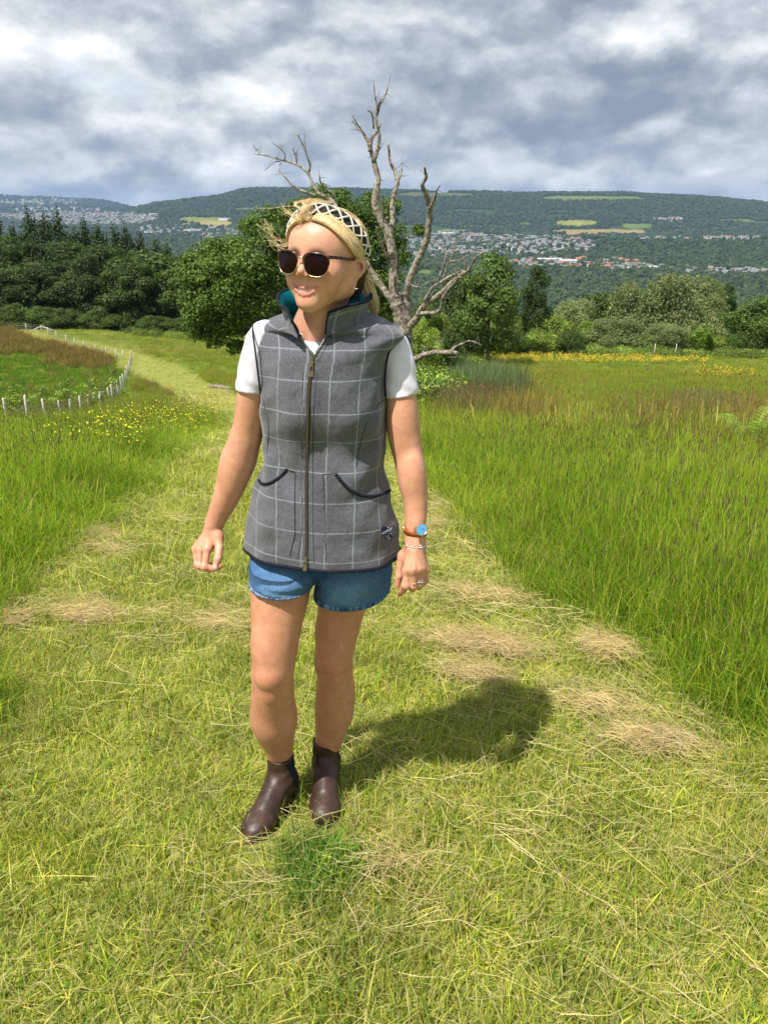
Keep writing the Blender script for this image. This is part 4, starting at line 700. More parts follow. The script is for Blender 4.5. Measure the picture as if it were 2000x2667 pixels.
r = np.random.default_rng(31)
fx = np.array([b[0] for b in B[:]]) if False else None
# areas in world space: inside the curve of the near fence
ex, ey = np.array([b[0] for b in [(W(x*0.4822, 450+y*0.4822, Y)[0], Y) for x, y, Y in nf]]), np.array([c[2] for c in nf])
x = r.uniform(-75, -14, 26000); y = r.uniform(40, 108, 26000); xe = np.interp(y, ey, ex); tr_ = path_d(x, y); k = (x < xe-0.2) & ((y < 80) | (x < _pcx(y)-2.2)) & (tr_ > 0.4) & (x < -0.3*y+6) & (x > -0.62*y); x, y = x[k], y[k]
ppx, ppy = proj(place(x, y)); rk = 1-sstep(ppy+(fbm(x*0.15, y*0.15, 2, 41)-0.5)*40-ppx*0.10, 922, 936); isr = r.random(len(x)) < rk*0.62+0.02
scatter('plantation_grass', pl, place(x[~isr], y[~isr]), rots((~isr).sum(), r, 0.1), r.uniform(1.0, 2.0, (~isr).sum()), r.integers(0, 3, (~isr).sum()), label='fresh green sward inside the fenced plantation', cat='grass')
scatter('rushes', ru, place(x[isr], y[isr]), rots(isr.sum(), r, 0.08), np.stack([r.uniform(1.2, 2.2, isr.sum())]*2+[r.uniform(0.8, 1.3, isr.sum())], 1), r.integers(0, 3, isr.sum()), label='band of red-brown rushes across the top of the plantation', cat='rushes')
# ochre and rusty rush patches in the meadow, by the photograph's bands
def patch_sc(name, polys, src_, label, cat, s0, s1, zs=(0.7, 1.1), y0=8, y1=120):
    P = np.vstack([pfill(n, pg, y0, y1, r) for n, pg in polys]); k = (path_d(P[:, 0], P[:, 1]) > 0.1); P = P[k]; s = r.uniform(s0, s1, len(P)); return scatter(name, src_, P, rots(len(P), r, 0.08), np.stack([s, s, s*r.uniform(*zs, len(P))], 1), r.integers(0, len(src_), len(P)), label=label, cat=cat)
oc = [blades(26, 0.34, 0.22, 0.46, 0.012, 0.28, 340+i, [(0.34, 0.33, 0.055), (0.29, 0.31, 0.045), (0.42, 0.35, 0.10), (0.24, 0.30, 0.04)], 2, heads=4, headcol=(0.32, 0.22, 0.10)).mesh('ochre_clump', TALL, False, cols=True) for i in range(3)]
patch_sc('ochre_grass', [(900, [(340, 870), (420, 872), (620, 895), (620, 960), (380, 925)]), (900, [(1080, 985), (2000, 955), (2000, 1010), (1500, 1010), (1100, 1030)]), (520, [(1080, 1075), (1300, 1060), (2000, 1120), (2000, 1200), (1700, 1190), (1300, 1150), (1080, 1110)]), (500, [(560, 960), (620, 985), (610, 1010), (500, 990)]), (100, [(200, 1100), (560, 1085), (540, 1120), (200, 1130)]), (500, [(350, 985), (440, 1000), (430, 1030), (340, 1010)]), (400, [(1080, 940), (1500, 950), (1500, 985), (1080, 980)])], oc, 'ochre and brown seeding grass drifting through the meadow', 'grass', 0.8, 1.4, (0.7, 1.0))
patch_sc('rush_patch', [(50, [(1300, 1075), (1450, 1085), (1440, 1140), (1290, 1115)]), (50, [(1650, 1090), (2000, 1110), (2000, 1170), (1700, 1160)]), (60, [(470, 1000), (520, 1000), (520, 1020), (470, 1020)]), (90, [(380, 1000), (490, 1010), (480, 1035), (330, 1025)])], ru, 'rusty rush tussocks standing in the meadow', 'rushes', 0.7, 1.1, (0.7, 1.0))
hg = [blades(60, 0.30, 0.15, 0.50, 0.010, 0.45, 360+i, [(0.17, 0.13, 0.07), (0.22, 0.17, 0.10), (0.14, 0.14, 0.06)], 2, heads=14, headcol=(0.22, 0.15, 0.10)).mesh('heather_clump', TALL, False, cols=True) for i in range(2)]
patch_sc('brown_heath', [(150, [(1130, 1052), (1200, 1040), (1300, 1050), (1310, 1080), (1260, 1100), (1150, 1095)])], hg, 'patch of brown dead stems right of her arm', 'heath', 0.8, 1.2)
gw = [blades(70, 0.34, 0.35, 0.95, 0.011, 0.30, 370+i, [(0.15, 0.20, 0.10), (0.19, 0.24, 0.14), (0.11, 0.16, 0.075)], 3).mesh('grey_stem_clump', TALL, False, cols=True) for i in range(2)]
patch_sc('grey_green_stems', [(170, [(1190, 985), (1290, 975), (1360, 1010), (1355, 1045), (1230, 1050), (1180, 1030)])], gw, 'grey-green feathery stand of stems below the bushes', 'tall herbs', 0.9, 1.5, (0.9, 1.2))
patch_sc('grey_green_stems', [(130, [(1750, 1050), (1900, 1060), (1900, 1100), (1760, 1090)])], gw, 'small pale grey-green patch in the right-hand meadow', 'tall herbs', 0.5, 0.8)
br = []
for i in range(2): V, F, Cc = leaf_cloud([((0, 0, 0.25), (0.55, 0.55, 0.35))], 620, 0.042, MDG+LTG, r, inner=0.5); br.append(mesh_np('bramble', V, F, False, Cc, None, LEAF))
patch_sc('brambles', [(260, [(1075, 1000), (1190, 985), (1200, 1040), (1130, 1055), (1075, 1070)]), (500, [(1240, 905), (2000, 915), (2000, 935), (1240, 922)]), (150, [(1075, 940), (1240, 935), (1240, 975), (1075, 985)]), (220, [(330, 862), (620, 885), (620, 900), (330, 872)])], br, 'low green brambles along the meadow edges', 'brambles', 0.8, 1.6)
# yellow flowers
FY = noise_mat('yellow_petals', (0.70, 0.52, 0.02), (0.85, 0.70, 0.05), 30, 0.7); 
def flowers(seed, n, size, h0, h1, colr):
    rr = np.random.default_rng(seed); g = Geo(); g2 = Geo()
    for i in range(n):
        p = np.array([rr.normal(0, 0.14), rr.normal(0, 0.14), rr.uniform(h0, h1)]); nn = unit(rr.normal(0, 0.5, 3)+np.array([0, -0.4, 1])); a = unit(np.cross(nn, (1, 0, 0))); b_ = np.cross(nn, a)
        for k in range(5): t = k*1.2566; d_ = math.cos(t)*a+math.sin(t)*b_; e = math.cos(t+1.57)*a+math.sin(t+1.57)*b_; g.add(np.array([p, p+d_*size*0.7+e*size*0.4, p+d_*size+nn*size*0.2, p+d_*size*0.7-e*size*0.4]), np.array([[0, 1, 2, 3]]), colr)
        v, f = tube([p*np.array([0.8, 0.8, 0])-np.array([0, 0, 0.02]), p], 0.002, 3, cap=False); g.add(v, f, (0.14, 0.2, 0.03))
    return g
FM, nt, b = mat_new('flower', (0.8, 0.6, 0.05), 0.7, 0.2); a = nd(nt, 'ShaderNodeAttribute', attribute_name='Col'); lk(nt, a, 0, b, 'Base Color')
fl1 = [flowers(i, 8, 0.012, 0.20, 0.42, (0.66, 0.62, 0.03)).mesh('meadow_flower', FM, False, cols=True) for i in range(3)]; fl2 = [flowers(9+i, 12, 0.034, 0.22, 0.46, (0.62, 0.46, 0.04)).mesh('buttercup', FM, False, cols=True) for i in range(3)]
patch_sc('yellow_flowers', [(130, [(270, 1095), (420, 1090), (560, 1110), (590, 1150), (540, 1170), (380, 1160), (260, 1150)]), (50, [(170, 1165), (380, 1165), (360, 1215), (190, 1220)])], fl1, 'yellow wildflowers on the bank left of the path', 'flowers', 0.8, 1.2, (0.8, 1.1))
patch_sc('buttercups', [(560, [(1240, 926), (1700, 930), (1720, 948), (1240, 950)]), (120, [(1700, 935), (1850, 940), (1850, 950), (1700, 950)]), (60, [(1800, 960), (1960, 975), (1960, 990), (1800, 985)])], fl2, 'golden band of buttercups along the far edge of the meadow', 'flowers', 0.8, 1.3)
# bracken fern at the right
def frond(L, nseg, r):
    g = Geo(); P = catmull([(0, 0, 0), (0, -0.05*L, 0.5*L), (0, -0.35*L, 0.85*L), (0, -0.75*L, 0.9*L)], nseg); v, f = tube(P, np.linspace(0.006, 0.002, nseg), 4); g.add(v, f, (0.2, 0.26, 0.05)); T = np.gradient(P, axis=0); T /= np.linalg.norm(T, axis=1)[:, None]
    for i in range(int(nseg*0.3), nseg):
        w_ = L*0.30*math.sin(math.pi*min(1, (nseg-i)/(nseg*0.75)))+0.01
        for s in (-1, 1):
            for k in range(6):
                t = (k+0.5)/6; p = P[i]+np.array([s*w_*t, 0, -0.12*w_*t])+T[i]*w_*t*0.35; q = w_*0.13*(1-t*0.5); g.add(np.array([p, p+T[i]*q+np.array([s*q*0.6, 0, 0]), p+np.array([s*q*1.3, 0, 0]), p-T[i]*q+np.array([s*q*0.6, 0, 0])]), np.array([[0, 1, 2, 3]]), np.array([0.20, 0.30, 0.04])*r.uniform(0.8, 1.25))
    return g
p = ground_at(1935, 1215, hi=30)[0]; fern = empty('fern', p, 'lime-green bracken fern standing up from the right-hand meadow', 'fern'); rr = np.random.default_rng(4)
for i in range(7): o = obj('frond', frond(0.8+0.25*rr.random(), 22, rr).mesh('frond', LEAF, False, cols=True), fern, (rr.normal(0, 0.12), rr.normal(0, 0.12), 0)); o.rotation_euler = (0.1, 0, i*0.9+rr.normal(0, 0.2)); o.scale = (0.45, 0.45, 0.62)
# grey log and dark brash beside the path
g = Geo(); A = ground_at(545, 1012, hi=80)[0]; Bq = ground_at(598, 1016, hi=80)[0]; d_ = Bq-A; v, f = tube([A+np.array([0, 0, 0.12]), A+d_*0.4+np.array([0, 0, 0.2]), Bq+np.array([0, 0, 0.14])], [0.10, 0.13, 0.09], 9); g.add(v-A, f)
for i in range(5): q = d_*rng.random(); v, f = tube([q+np.array([0, 0, 0.15]), q+np.array([rng.normal(0, 0.4), rng.normal(0, 0.3), 0.3+0.2*rng.random()])], [0.04, 0.015], 5); g.add(v, f)
tag(obj('log', g.mesh('log', DEAD), None, A), 'grey fallen log lying across the end of the path', 'log')
# ---------------------------------------------------------------- houses of the far towns
r = np.random.default_rng(44)
def cmat(name, c, rough=0.85): m, _, _ = mat_new(name, c, rough, 0.2); return m
WALLS = [cmat('white_render', (0.72, 0.71, 0.68)), cmat('cream_render', (0.60, 0.55, 0.45)), cmat('grey_render', (0.42, 0.42, 0.41)), cmat('red_brick', (0.36, 0.17, 0.11))]; ROOFS = [cmat('slate_roof', (0.19, 0.195, 0.21)), cmat('brown_roof', (0.20, 0.13, 0.10)), cmat('red_tile_roof', (0.34, 0.15, 0.09))]; GLS = cmat('window_glass', (0.05, 0.06, 0.07), 0.15)
hs = []
for wi in range(4):
    for ri in range(3):
        L, D_, H_, T_ = 9.0, 7.0, 5.0, 7.6; v, f = box((0, 0, H_/2-0.5), (L/2, D_/2, H_/2+0.5)); g = Geo(); g.add(v, f); g.add(np.array([(-L/2, -D_/2, H_), (-L/2, D_/2, H_), (-L/2, 0, T_-0.1), (L/2, -D_/2, H_), (L/2, D_/2, H_), (L/2, 0, T_-0.1)]), np.array([[0, 1, 2], [3, 5, 4]])); wm = g.mesh('house_wall', WALLS[wi], False)
        g = Geo(); e = 0.4; g.add(np.array([(-L/2-e, -D_/2-e, H_-0.25), (L/2+e, -D_/2-e, H_-0.25), (L/2+e, 0, T_), (-L/2-e, 0, T_), (-L/2-e, D_/2+e, H_-0.25), (L/2+e, D_/2+e, H_-0.25)]), np.array([[0, 1, 2, 3], [3, 2, 5, 4]])); v, f = box((L*0.3, 0, T_+0.2), (0.4, 0.4, 0.8)); g.add(v, f); rm = g.mesh('house_roof', ROOFS[ri], False)
        g = Geo()
        for x in (-2.8, 0, 2.8):
            for z in (1.4, 3.9):
                for s in (-1, 1): v, f = box((x, s*D_/2, z), (0.6, 0.04, 0.55)); g.add(v, f)
        hs.append((wm, rm, g.mesh('house_windows', GLS, False)))
def pick(n, reds): return r.choice(4, n, p=[0.66, 0.2, 0.12, 0.02] if not reds else [0.4, 0.2, 0.05, 0.35])*3+r.choice(3, n, p=[0.82, 0.16, 0.02] if not reds else [0.45, 0.25, 0.30])
rowsH = []
for ti, (cx, cy, a, b_, dn) in enumerate(TOWNS):
    n = int(dn*{0: 800, 6: 420, 9: 150, 10: 70, 11: 100, 12: 120, 16: 40, 5: 320}.get(ti, 150)); q = r.uniform(0, 6.28, n); rr = np.sqrt(r.random(n)); rowsH.append(np.stack([cx+a*rr*np.cos(q), cy+b_*rr*np.sin(q), np.full(n, ti)], 1))
Q = np.vstack(rowsH); P = ground_at(Q[:, 0], Q[:, 1], lo=600, hi=11500, n=500); ok = P[:, 1] > 700; Q, P = Q[ok], P[ok]; o_ = np.argsort(P[:, 1]); Q, P = Q[o_], P[o_]
# keep neighbours apart
keepH = []; cell = set()
for i, p in enumerate(P):
    k = (int(p[0]//13), int(p[1]//13))
    if k in cell: continue
    cell.add(k); keepH.append(i)
Q, P = Q[keepH], P[keepH]; va = pick(len(P), False); red = (Q[:, 2] == 9); va[red] = pick(int(red.sum()), True); NI = 290; ang = np.round(r.uniform(0, 3.14, len(P))/0.5)*0.5+r.normal(0, 0.08, len(P)); sc_ = r.uniform(0.85, 1.5, (len(P), 3))*np.array([1.2, 1.0, 1.0])
for i in range(min(NI, len(P))):
    wn, rn = ['white', 'cream', 'grey', 'red brick'][va[i]//3], ['slate-roofed', 'brown-roofed', 'red-roofed'][va[i] % 3]; px_h = proj(P[i])[0]; tn_ = {9: 'in the red-roofed row below the central wood', 10: 'in the short row right of the white hall', 11: 'in the lowest row at the right edge', 16: 'in the thin row between the two halls', 13: 'behind the right-hand dead branch', 14: 'seen between the forked dead branches', 15: 'just right of her hair', 6: 'in the wide pale town', 8: 'at the right end of the wide town'}.get(int(Q[i, 2]), 'near the wide pale town')
    sd_ = 'leftmost part' if px_h < TOWNS[int(Q[i, 2])][0]-TOWNS[int(Q[i, 2])][2]*0.4 else ('rightmost part' if px_h > TOWNS[int(Q[i, 2])][0]+TOWNS[int(Q[i, 2])][2]*0.4 else 'middle part')
    root = empty('house', P[i], '%s %s house %s, %s' % (wn, rn, tn_, sd_), 'house', 'houses of the valley town'); root.rotation_euler = (0, 0, ang[i]); root.scale = tuple(sc_[i])
    obj('wall', hs[va[i]][0], root); obj('roof', hs[va[i]][1], root)
jn = []
for wm, rm, _w in hs:   # one joined mesh per kind, for the rest
    me = bpy.data.meshes.new('far_house'); import bmesh
    bm = bmesh.new(); bm.from_mesh(wm); nw_ = len(bm.faces); bm.from_mesh(rm); bm.faces.ensure_lookup_table()
    for q in bm.faces[nw_:]: q.material_index = 1
    bm.to_mesh(me); bm.free(); me.materials.append(wm.materials[0]); me.materials.append(rm.materials[0]); jn.append(me)
m = len(P)-NI; ii = np.arange(NI, len(P)); print('HOUSES', len(P), P[NI-1, 1])
far_s = sc_[ii]*np.interp(P[ii, 1], [2000, 5000], [1.0, 1.45])[:, None]
scatter('far_houses', jn, P[ii], np.stack([np.zeros(m), np.zeros(m), ang[ii]], 1), far_s, va[ii], label='hundreds of pale far-off houses spread over the valley towns', cat='town')
# larger white sheds and halls
for i, (px, py, L, lb) in enumerate([(1430, 684, 60, 'long white industrial hall above the red-roofed houses'), (1478, 688, 40, 'shorter white hall right of the long one'), (500, 605, 70, 'long pale shed below the yellow fields'), (595, 574, 90, 'pale long building right of the yellow fields'), (405, 562, 60, 'white block at the right end of the left town'), (1690, 706, 26, 'white hall between the two right-hand rows of houses'), (1735, 574, 60, 'pale farm sheds on the right-hand hillside'), (1165, 612, 50, 'white school block in front of the far hill')]):
    p = ground_at(px, py, lo=600, hi=11000)[0]; root = empty('hall', p, lb, 'building'); root.rotation_euler = (0, 0, 0.1*(i % 3)-0.1); v, f = box((0, 0, 3.5), (L/2, 9, 4.5)); g = Geo(); g.add(v, f); obj('wall', g.mesh('hall_wall', WALLS[0], False), root); v, f = box((0, 0, 8.4), (L/2+0.6, 9.6, 0.35)); g = Geo(); g.add(v, f); g.add(np.array([(-L/2, -9, 8.8), (L/2, -9, 8.8), (L/2, 0, 11), (-L/2, 0, 11), (-L/2, 9, 8.8), (L/2, 9, 8.8)]), [np.array([[0, 1, 2, 3], [3, 2, 5, 4]]), np.array([[0, 3, 4], [1, 5, 2]])]); obj('roof', g.mesh('hall_roof', cmat('pale_sheet_roof', (0.5, 0.52, 0.55)), False), root)
# lone trees on the skyline
for i, (px, Y, hh, lb) in enumerate([(652, 4880, 16, 'tiny lone tree on the left hilltop'), (482, 4700, 30, 'round skyline tree left of the hill'), (508, 4720, 24, 'smaller skyline tree right of the round one')]):
    s = (px-1000)/2156; z = float(ground(s*Y, Y)); root = empty('skyline_tree', (s*Y, Y, z-1), lb, 'tree'); o = obj('crown', bl[i], root); o.scale = (hh*1.2, hh*1.2, hh)
# ---------------------------------------------------------------- haze: one closed box of thin air round everything
HZ, nt, b = mat_new('haze'); nt.nodes.remove(b); pv = nd(nt, 'ShaderNodeVolumePrincipled'); pv.inputs['Color'].default_value = (0.42, 0.64, 1.0, 1); pv.inputs['Density'].default_value = 0.000060; pv.inputs['Anisotropy'].default_value = 0.2; lk(nt, pv, 0, nt.nodes['Material Output'], 'Volume')
v, f = box((0, 7200, 70), (19500, 7600, 220)); tag(obj('haze', mesh_np('haze', v, f, False, None, None, HZ)), kind='stuff')
# ---------------------------------------------------------------- the woman
PO = np.array([-0.235, 1.82, -0.145])
person = empty('person', PO, 'blonde woman walking up the mown path in checked gilet, denim shorts and sunglasses', 'person')
def pobj(name, v, f, mat, parent=None, smooth=True, cols=None, uv=None, label=None):
    o = obj(name, mesh_np(name, np.asarray(v)-PO, f, smooth, cols, uv, mat), parent or person)
    if label: o['label'] = label
    return o
def pgeo(name, g, mat, parent=None, smooth=True, cols=False, label=None):
    o = obj(name, g.mesh(name, mat, smooth, PO, cols), parent or person)
    if label: o['label'] = label
    return o
def orient(v, f):
    a, b, c = v[f[:, 0]], v[f[:, 1]], v[f[:, 2]]
    return f[:, ::-1] if np.einsum('ij,ij->i', a, np.cross(b, c)).sum() < 0 else f
# --- materials
def skin_mat():
    m, nt, b = mat_new('skin', (0.62, 0.36, 0.25), 0.42, 0.38)
    a = nd(nt, 'ShaderNodeAttribute', attribute_name='Col'); t = nd(nt, 'ShaderNodeTexCoord')
    n = nd(nt, 'ShaderNodeTexNoise', i_Scale=34.0, i_Detail=7.0, i_Roughness=0.75); lk(nt, t, 'Object', n, 0)
    r = ramp(nt, [(0.3, (0.88, 0.72, 0.66)), (0.7, (1.08, 1.10, 1.08))]); lk(nt, n, 0, r, 0)
    mx = mixc(nt, 1.0, (a, 0), (r, 0), 'MULTIPLY'); lk(nt, mx, 2, b, 'Base Color')
    n2 = nd(nt, 'ShaderNodeTexNoise', i_Scale=420.0, i_Detail=3.0); lk(nt, t, 'Object', n2, 0)
    bp = nd(nt, 'ShaderNodeBump', i_Strength=0.18, i_Distance=0.001); lk(nt, n2, 0, bp, 'Height'); lk(nt, bp, 0, b, 'Normal')
    b.inputs['Subsurface Weight'].default_value = 0.06; b.inputs['Subsurface Radius'].default_value = (0.010, 0.004, 0.002)
    b.inputs['Subsurface Scale'].default_value = 1.0
    return m
SKIN = skin_mat()
def tweed_mat():
    m, nt, b = mat_new('checked_tweed', (0.1, 0.1, 0.1), 0.95, 0.1)
    uv = nd(nt, 'ShaderNodeUVMap'); s = nd(nt, 'ShaderNodeSeparateXYZ')
    t = nd(nt, 'ShaderNodeTexCoord')
    wn = nd(nt, 'ShaderNodeTexNoise', i_Scale=9.0, i_Detail=2.0); lk(nt, t, 'Object', wn, 0)
    wv = nd(nt, 'ShaderNodeVectorMath', operation='SUBTRACT'); lk(nt, wn, 1, wv, 0); wv.inputs[1].default_value = (0.5, 0.5, 0.5)
    ws = nd(nt, 'ShaderNodeVectorMath', operation='SCALE'); lk(nt, wv, 0, ws, 0); ws.inputs['Scale'].default_value = 0.005
    ad = nd(nt, 'ShaderNodeVectorMath', operation='ADD'); lk(nt, uv, 0, ad, 0); lk(nt, ws, 0, ad, 1); lk(nt, ad, 0, s, 0)
    def line(ch, period, wid):
        f = mth(nt, 'FRACT', mth(nt, 'ADD', mth(nt, 'DIVIDE', (s, ch), period), 100.5)); d_ = mth(nt, 'ABSOLUTE', mth(nt, 'SUBTRACT', f, 0.5))
        mr = nd(nt, 'ShaderNodeMapRange', i_From_Min=wid/period*0.35, i_From_Max=wid/period*0.8, i_To_Min=1.0, i_To_Max=0.0); lk(nt, d_, 0, mr, 0)
        return mr
    twill = nd(nt, 'ShaderNodeTexWave', i_Scale=330.0, i_Distortion=1.5); twill.bands_direction = 'DIAGONAL'; lk(nt, t, 'Object', twill, 0)
    ln = mth(nt, 'MAXIMUM', line(0, 0.067, 0.0026), line(1, 0.0745, 0.0026))
    ln = mth(nt, 'MULTIPLY', ln, mth(nt, 'ADD', mth(nt, 'MULTIPLY', (twill, 0), 0.5), 0.45))
    n = nd(nt, 'ShaderNodeTexNoise', i_Scale=260.0, i_Detail=4.0, i_Roughness=0.7); lk(nt, t, 'Object', n, 0)
    n4 = nd(nt, 'ShaderNodeTexNoise', i_Scale=14.0, i_Detail=4.0); lk(nt, t, 'Object', n4, 0)
    r = ramp(nt, [(0.3, (0.064, 0.067, 0.078)), (0.7, (0.152, 0.156, 0.180))]); lk(nt, n, 0, r, 0)
    r2 = ramp(nt, [(0.35, (0.85, 0.85, 0.85)), (0.65, (1.12, 1.12, 1.15))]); lk(nt, n4, 0, r2, 0)
    base = mixc(nt, 1.0, (r, 0), (r2, 0), 'MULTIPLY')
    col = mixc(nt, mth(nt, 'MULTIPLY', ln, 0.85), (base, 2), (0.31, 0.335, 0.38))
    gm = nd(nt, 'ShaderNodeNewGeometry'); fin = mixc(nt, (gm, 'Backfacing'), (col, 2), (0.0, 0.10, 0.13)); lk(nt, fin, 2, b, 'Base Color')
    bp = nd(nt, 'ShaderNodeBump', i_Strength=0.5, i_Distance=0.0015); lk(nt, mth(nt, 'ADD', (n, 0), mth(nt, 'MULTIPLY', (twill, 0), 0.3)), 0, bp, 'Height')
    bp2 = nd(nt, 'ShaderNodeBump', i_Strength=0.9, i_Distance=0.016); n5 = nd(nt, 'ShaderNodeTexNoise', i_Scale=11.0, i_Detail=3.0); lk(nt, t, 'Object', n5, 0)
    lk(nt, n5, 0, bp2, 'Height'); lk(nt, bp2, 0, bp, 'Normal'); lk(nt, bp, 0, b, 'Normal')
    b.inputs['Sheen Weight'].default_value = 0.25; b.inputs['Sheen Roughness'].default_value = 0.5
    return m
TWEED = tweed_mat()
TEAL = noise_mat('teal_fleece', (0.0, 0.085, 0.115), (0.0, 0.15, 0.19), 120, 0.95, 0.6, 300, 0.1)
PIPE = noise_mat('navy_piping', (0.008, 0.009, 0.016), (0.02, 0.022, 0.034), 300, 0.9, 0.3, 600, 0.15)
COTTON = noise_mat('white_cotton', (0.68, 0.655, 0.77), (0.76, 0.735, 0.84), 8, 0.9, 0.35, 28, 0.15, bd=0.008)
BRASS, _, _ = mat_new('aged_brass', (0.30, 0.25, 0.17), 0.42, 0.5, 0.9)
STEEL, _, _ = mat_new('silver', (0.75, 0.73, 0.70), 0.22, 0.5, 1.0)
GOLD, _, _ = mat_new('pale_gold', (0.80, 0.62, 0.38), 0.25, 0.5, 1.0)
# ---------------- body: one continuous skin surface built from signed distance regions
def rows_s(L, n=30): return [tuple(q) for q in catmull(np.array(L, float), n)]
def row(py, xl, xr, Y, f=1.0):
    c = W((xl+xr)/2, py, Y); return c, (xr-xl)/2*depth(c)/FPX*f
body_v, body_f, body_c = [], [], []
def add_body(v, f, c):
    f = orient(v-v.mean(0), f); n = sum(len(a) for a in body_v); body_v.append(v); body_f.append(f+n); body_c.append(c)
SK = np.array([0.62, 0.330, 0.218])
def tint(v, spots, base=SK):
    c = np.tile(base, (len(v), 1))
    for p, r, col, a in spots:
        w_ = np.exp(-((v-np.asarray(p))**2).sum(1)/r**2)*a
        c = c*(1-w_[:, None])+np.asarray(col)*w_[:, None]
    return c
RED = (0.58, 0.20, 0.13)
# legs
LL = [(1430, 690, 785, 1.83), (1490, 664, 803, 1.80), (1535, 653.5, 808, 1.787), (1600, 654, 792, 1.768), (1664, 656.7, 778, 1.752), (1710, 658, 770, 1.742), (1748, 660, 765, 1.738), (1785, 659, 764, 1.748), (1812, 655, 766, 1.765), (1854, 652.5, 773, 1.79), (1875, 654.5, 773.5, 1.80), (1898, 665, 769, 1.812), (1934, 684, 764.5, 1.833), (1970, 697, 761, 1.848), (2010, 701, 764, 1.86)]
RL = [(1450, 850, 985, 1.85), (1540, 829, 965, 1.85), (1575, 829, 952, 1.85), (1622, 827, 939, 1.855), (1664, 825, 928, 1.858), (1706, 823, 919, 1.862), (1740, 825, 918, 1.868), (1765, 828, 918, 1.875), (1790, 824, 924, 1.888), (1833, 821, 922.5, 1.90), (1862, 821, 917, 1.91), (1898, 822, 901, 1.915), (1934, 822.5, 888, 1.92), (1960, 823, 877, 1.925), (2000, 824, 875, 1.93)]
for L, kn, calf in ((LL, (700, 1762, 1.705), (716, 1862, 1.845)), (RL, (862, 1722, 1.832), (876, 1832, 1.95))):
    s = SDF(); R_ = [row(*q, f=0.955) for q in rows_s(L, 44)]; s.chain([r[0] for r in R_], [r[1] for r in R_], 0.010)
    k = W(*kn); s.ell(k+(0, -0.006, 0), (0.030, 0.023, 0.034), 0.016); s.ell(k+(0.0, 0.004, -0.052), (0.016, 0.016, 0.022), 0.018)
    s.ell(k+(-0.030, 0.022, -0.018), (0.014, 0.014, 0.030), 0.02); s.ell(k+(0.030, 0.022, -0.018), (0.014, 0.014, 0.030), 0.02)
    s.ell(k+(0, 0.02, 0.075), (0.034, 0.028, 0.055), 0.03)
    s.ell(W(*calf), (0.036, 0.040, 0.075), 0.03)
    s.cone(k+(0, 0.020, -0.07), k+(0.004, 0.115, -0.33), 0.020, 0.016, 0.02)
    v, f = s.mesh(0.0032, it=3)
    add_body(v, f, tint(v, [(k+(0, -0.02, 0), 0.034, RED, 0.34), (k+(0, -0.01, -0.055), 0.02, (0.50, 0.24, 0.15), 0.3)], SK*np.array([0.92, 0.88, 0.84])))
# arms and hands
s = SDF()
AL = [(900, 664, 700, 1.80), (960, 638, 700, 1.80), (1022, 622, 694, 1.81), (1076, 616, 690, 1.82), (1124, 606.5, 683, 1.83), (1155, 594, 677, 1.835), (1197, 579, 668, 1.84), (1239, 568.5, 650, 1.845), (1293, 556, 624, 1.85), (1331, 546, 600.5, 1.855), (1357, 538.5, 585, 1.858), (1372, 533.5, 579, 1.86)]
R_ = [row(*q, f=float(np.interp(q[0], [1080, 1160], [1.0, 0.94]))) for q in rows_s(AL, 40)]; s.chain([r[0] for r in R_], [r[1] for r in R_], 0.008)
s.ell(W(604, 1232, 1.832), (0.026, 0.024, 0.06), 0.02)
def hand(s, wr, wr_r, fingers, thumb, mc_r=0.0115):
    for J, r in fingers:
        J = [W(*j) for j in J]
        s.cone(wr, J[0], wr_r*0.62, mc_r, 0.012)
        for a in range(len(J)-1): s.cone(J[a], J[a+1], r*(1-0.09*a), r*(1-0.09*(a+1)), 0.0035 if a else 0.006)
        for a in (0, 1): s.ell(J[a], (r*1.12,)*3, 0.004)
    T = [W(*j) for j in thumb[0]]; s.cone(wr, T[0], wr_r*0.6, 0.014, 0.012)
    for a in range(len(T)-1): s.cone(T[a], T[a+1], thumb[1][a], thumb[1][a+1], 0.004 if a else 0.012)
FL = [([(541, 1430, 1.828), (533, 1476, 1.803), (556, 1481, 1.805), (573, 1476, 1.818)], 0.0100),
      ([(523, 1431, 1.845), (521, 1474, 1.822), (546, 1483, 1.828), (566, 1480, 1.838)], 0.0098),
      ([(511, 1430, 1.865), (514, 1470, 1.845), (540, 1480, 1.850), (560, 1477, 1.860)], 0.0092),
      ([(513, 1432, 1.885), (516, 1461, 1.868), (538, 1472, 1.872), (554, 1469, 1.880)], 0.0080)]
TL = ([(568, 1396, 1.842), (572, 1428, 1.818), (568, 1455, 1.795), (560, 1478, 1.783)], [0.0135, 0.0105, 0.0100, 0.0078])
wl = W(554, 1380, 1.86); hand(s, wl, 0.0235, FL, TL)
s.cone(W(563, 1402, 1.85), W(545, 1425, 1.84), 0.014, 0.010, 0.012)
v, f = s.mesh(0.0019, it=2)
add_body(v, f, tint(v, [(W(573, 1476, 1.80), 0.03, (0.66, 0.27, 0.20), 0.45), (W(520, 1474, 1.82), 0.03, (0.66, 0.28, 0.20), 0.45), (W(561, 1481, 1.775), 0.0075, (0.75, 0.48, 0.42), 0.9), (W(625, 1180, 1.80), 0.03, (0.50, 0.27, 0.18), 0.3)]))
s = SDF()
AR = [(900, 1006, 1040, 1.80), (960, 1006, 1066, 1.79), (1042, 1008, 1082.5, 1.785), (1088, 1009, 1088, 1.78), (1134, 1012, 1092.6, 1.78), (1206, 1031, 1103, 1.77), (1279, 1048, 1110.6, 1.75), (1330, 1055, 1110.6, 1.74), (1362, 1056.4, 1107, 1.73), (1400, 1056, 1107.4, 1.725), (1420, 1053, 1108, 1.72)]
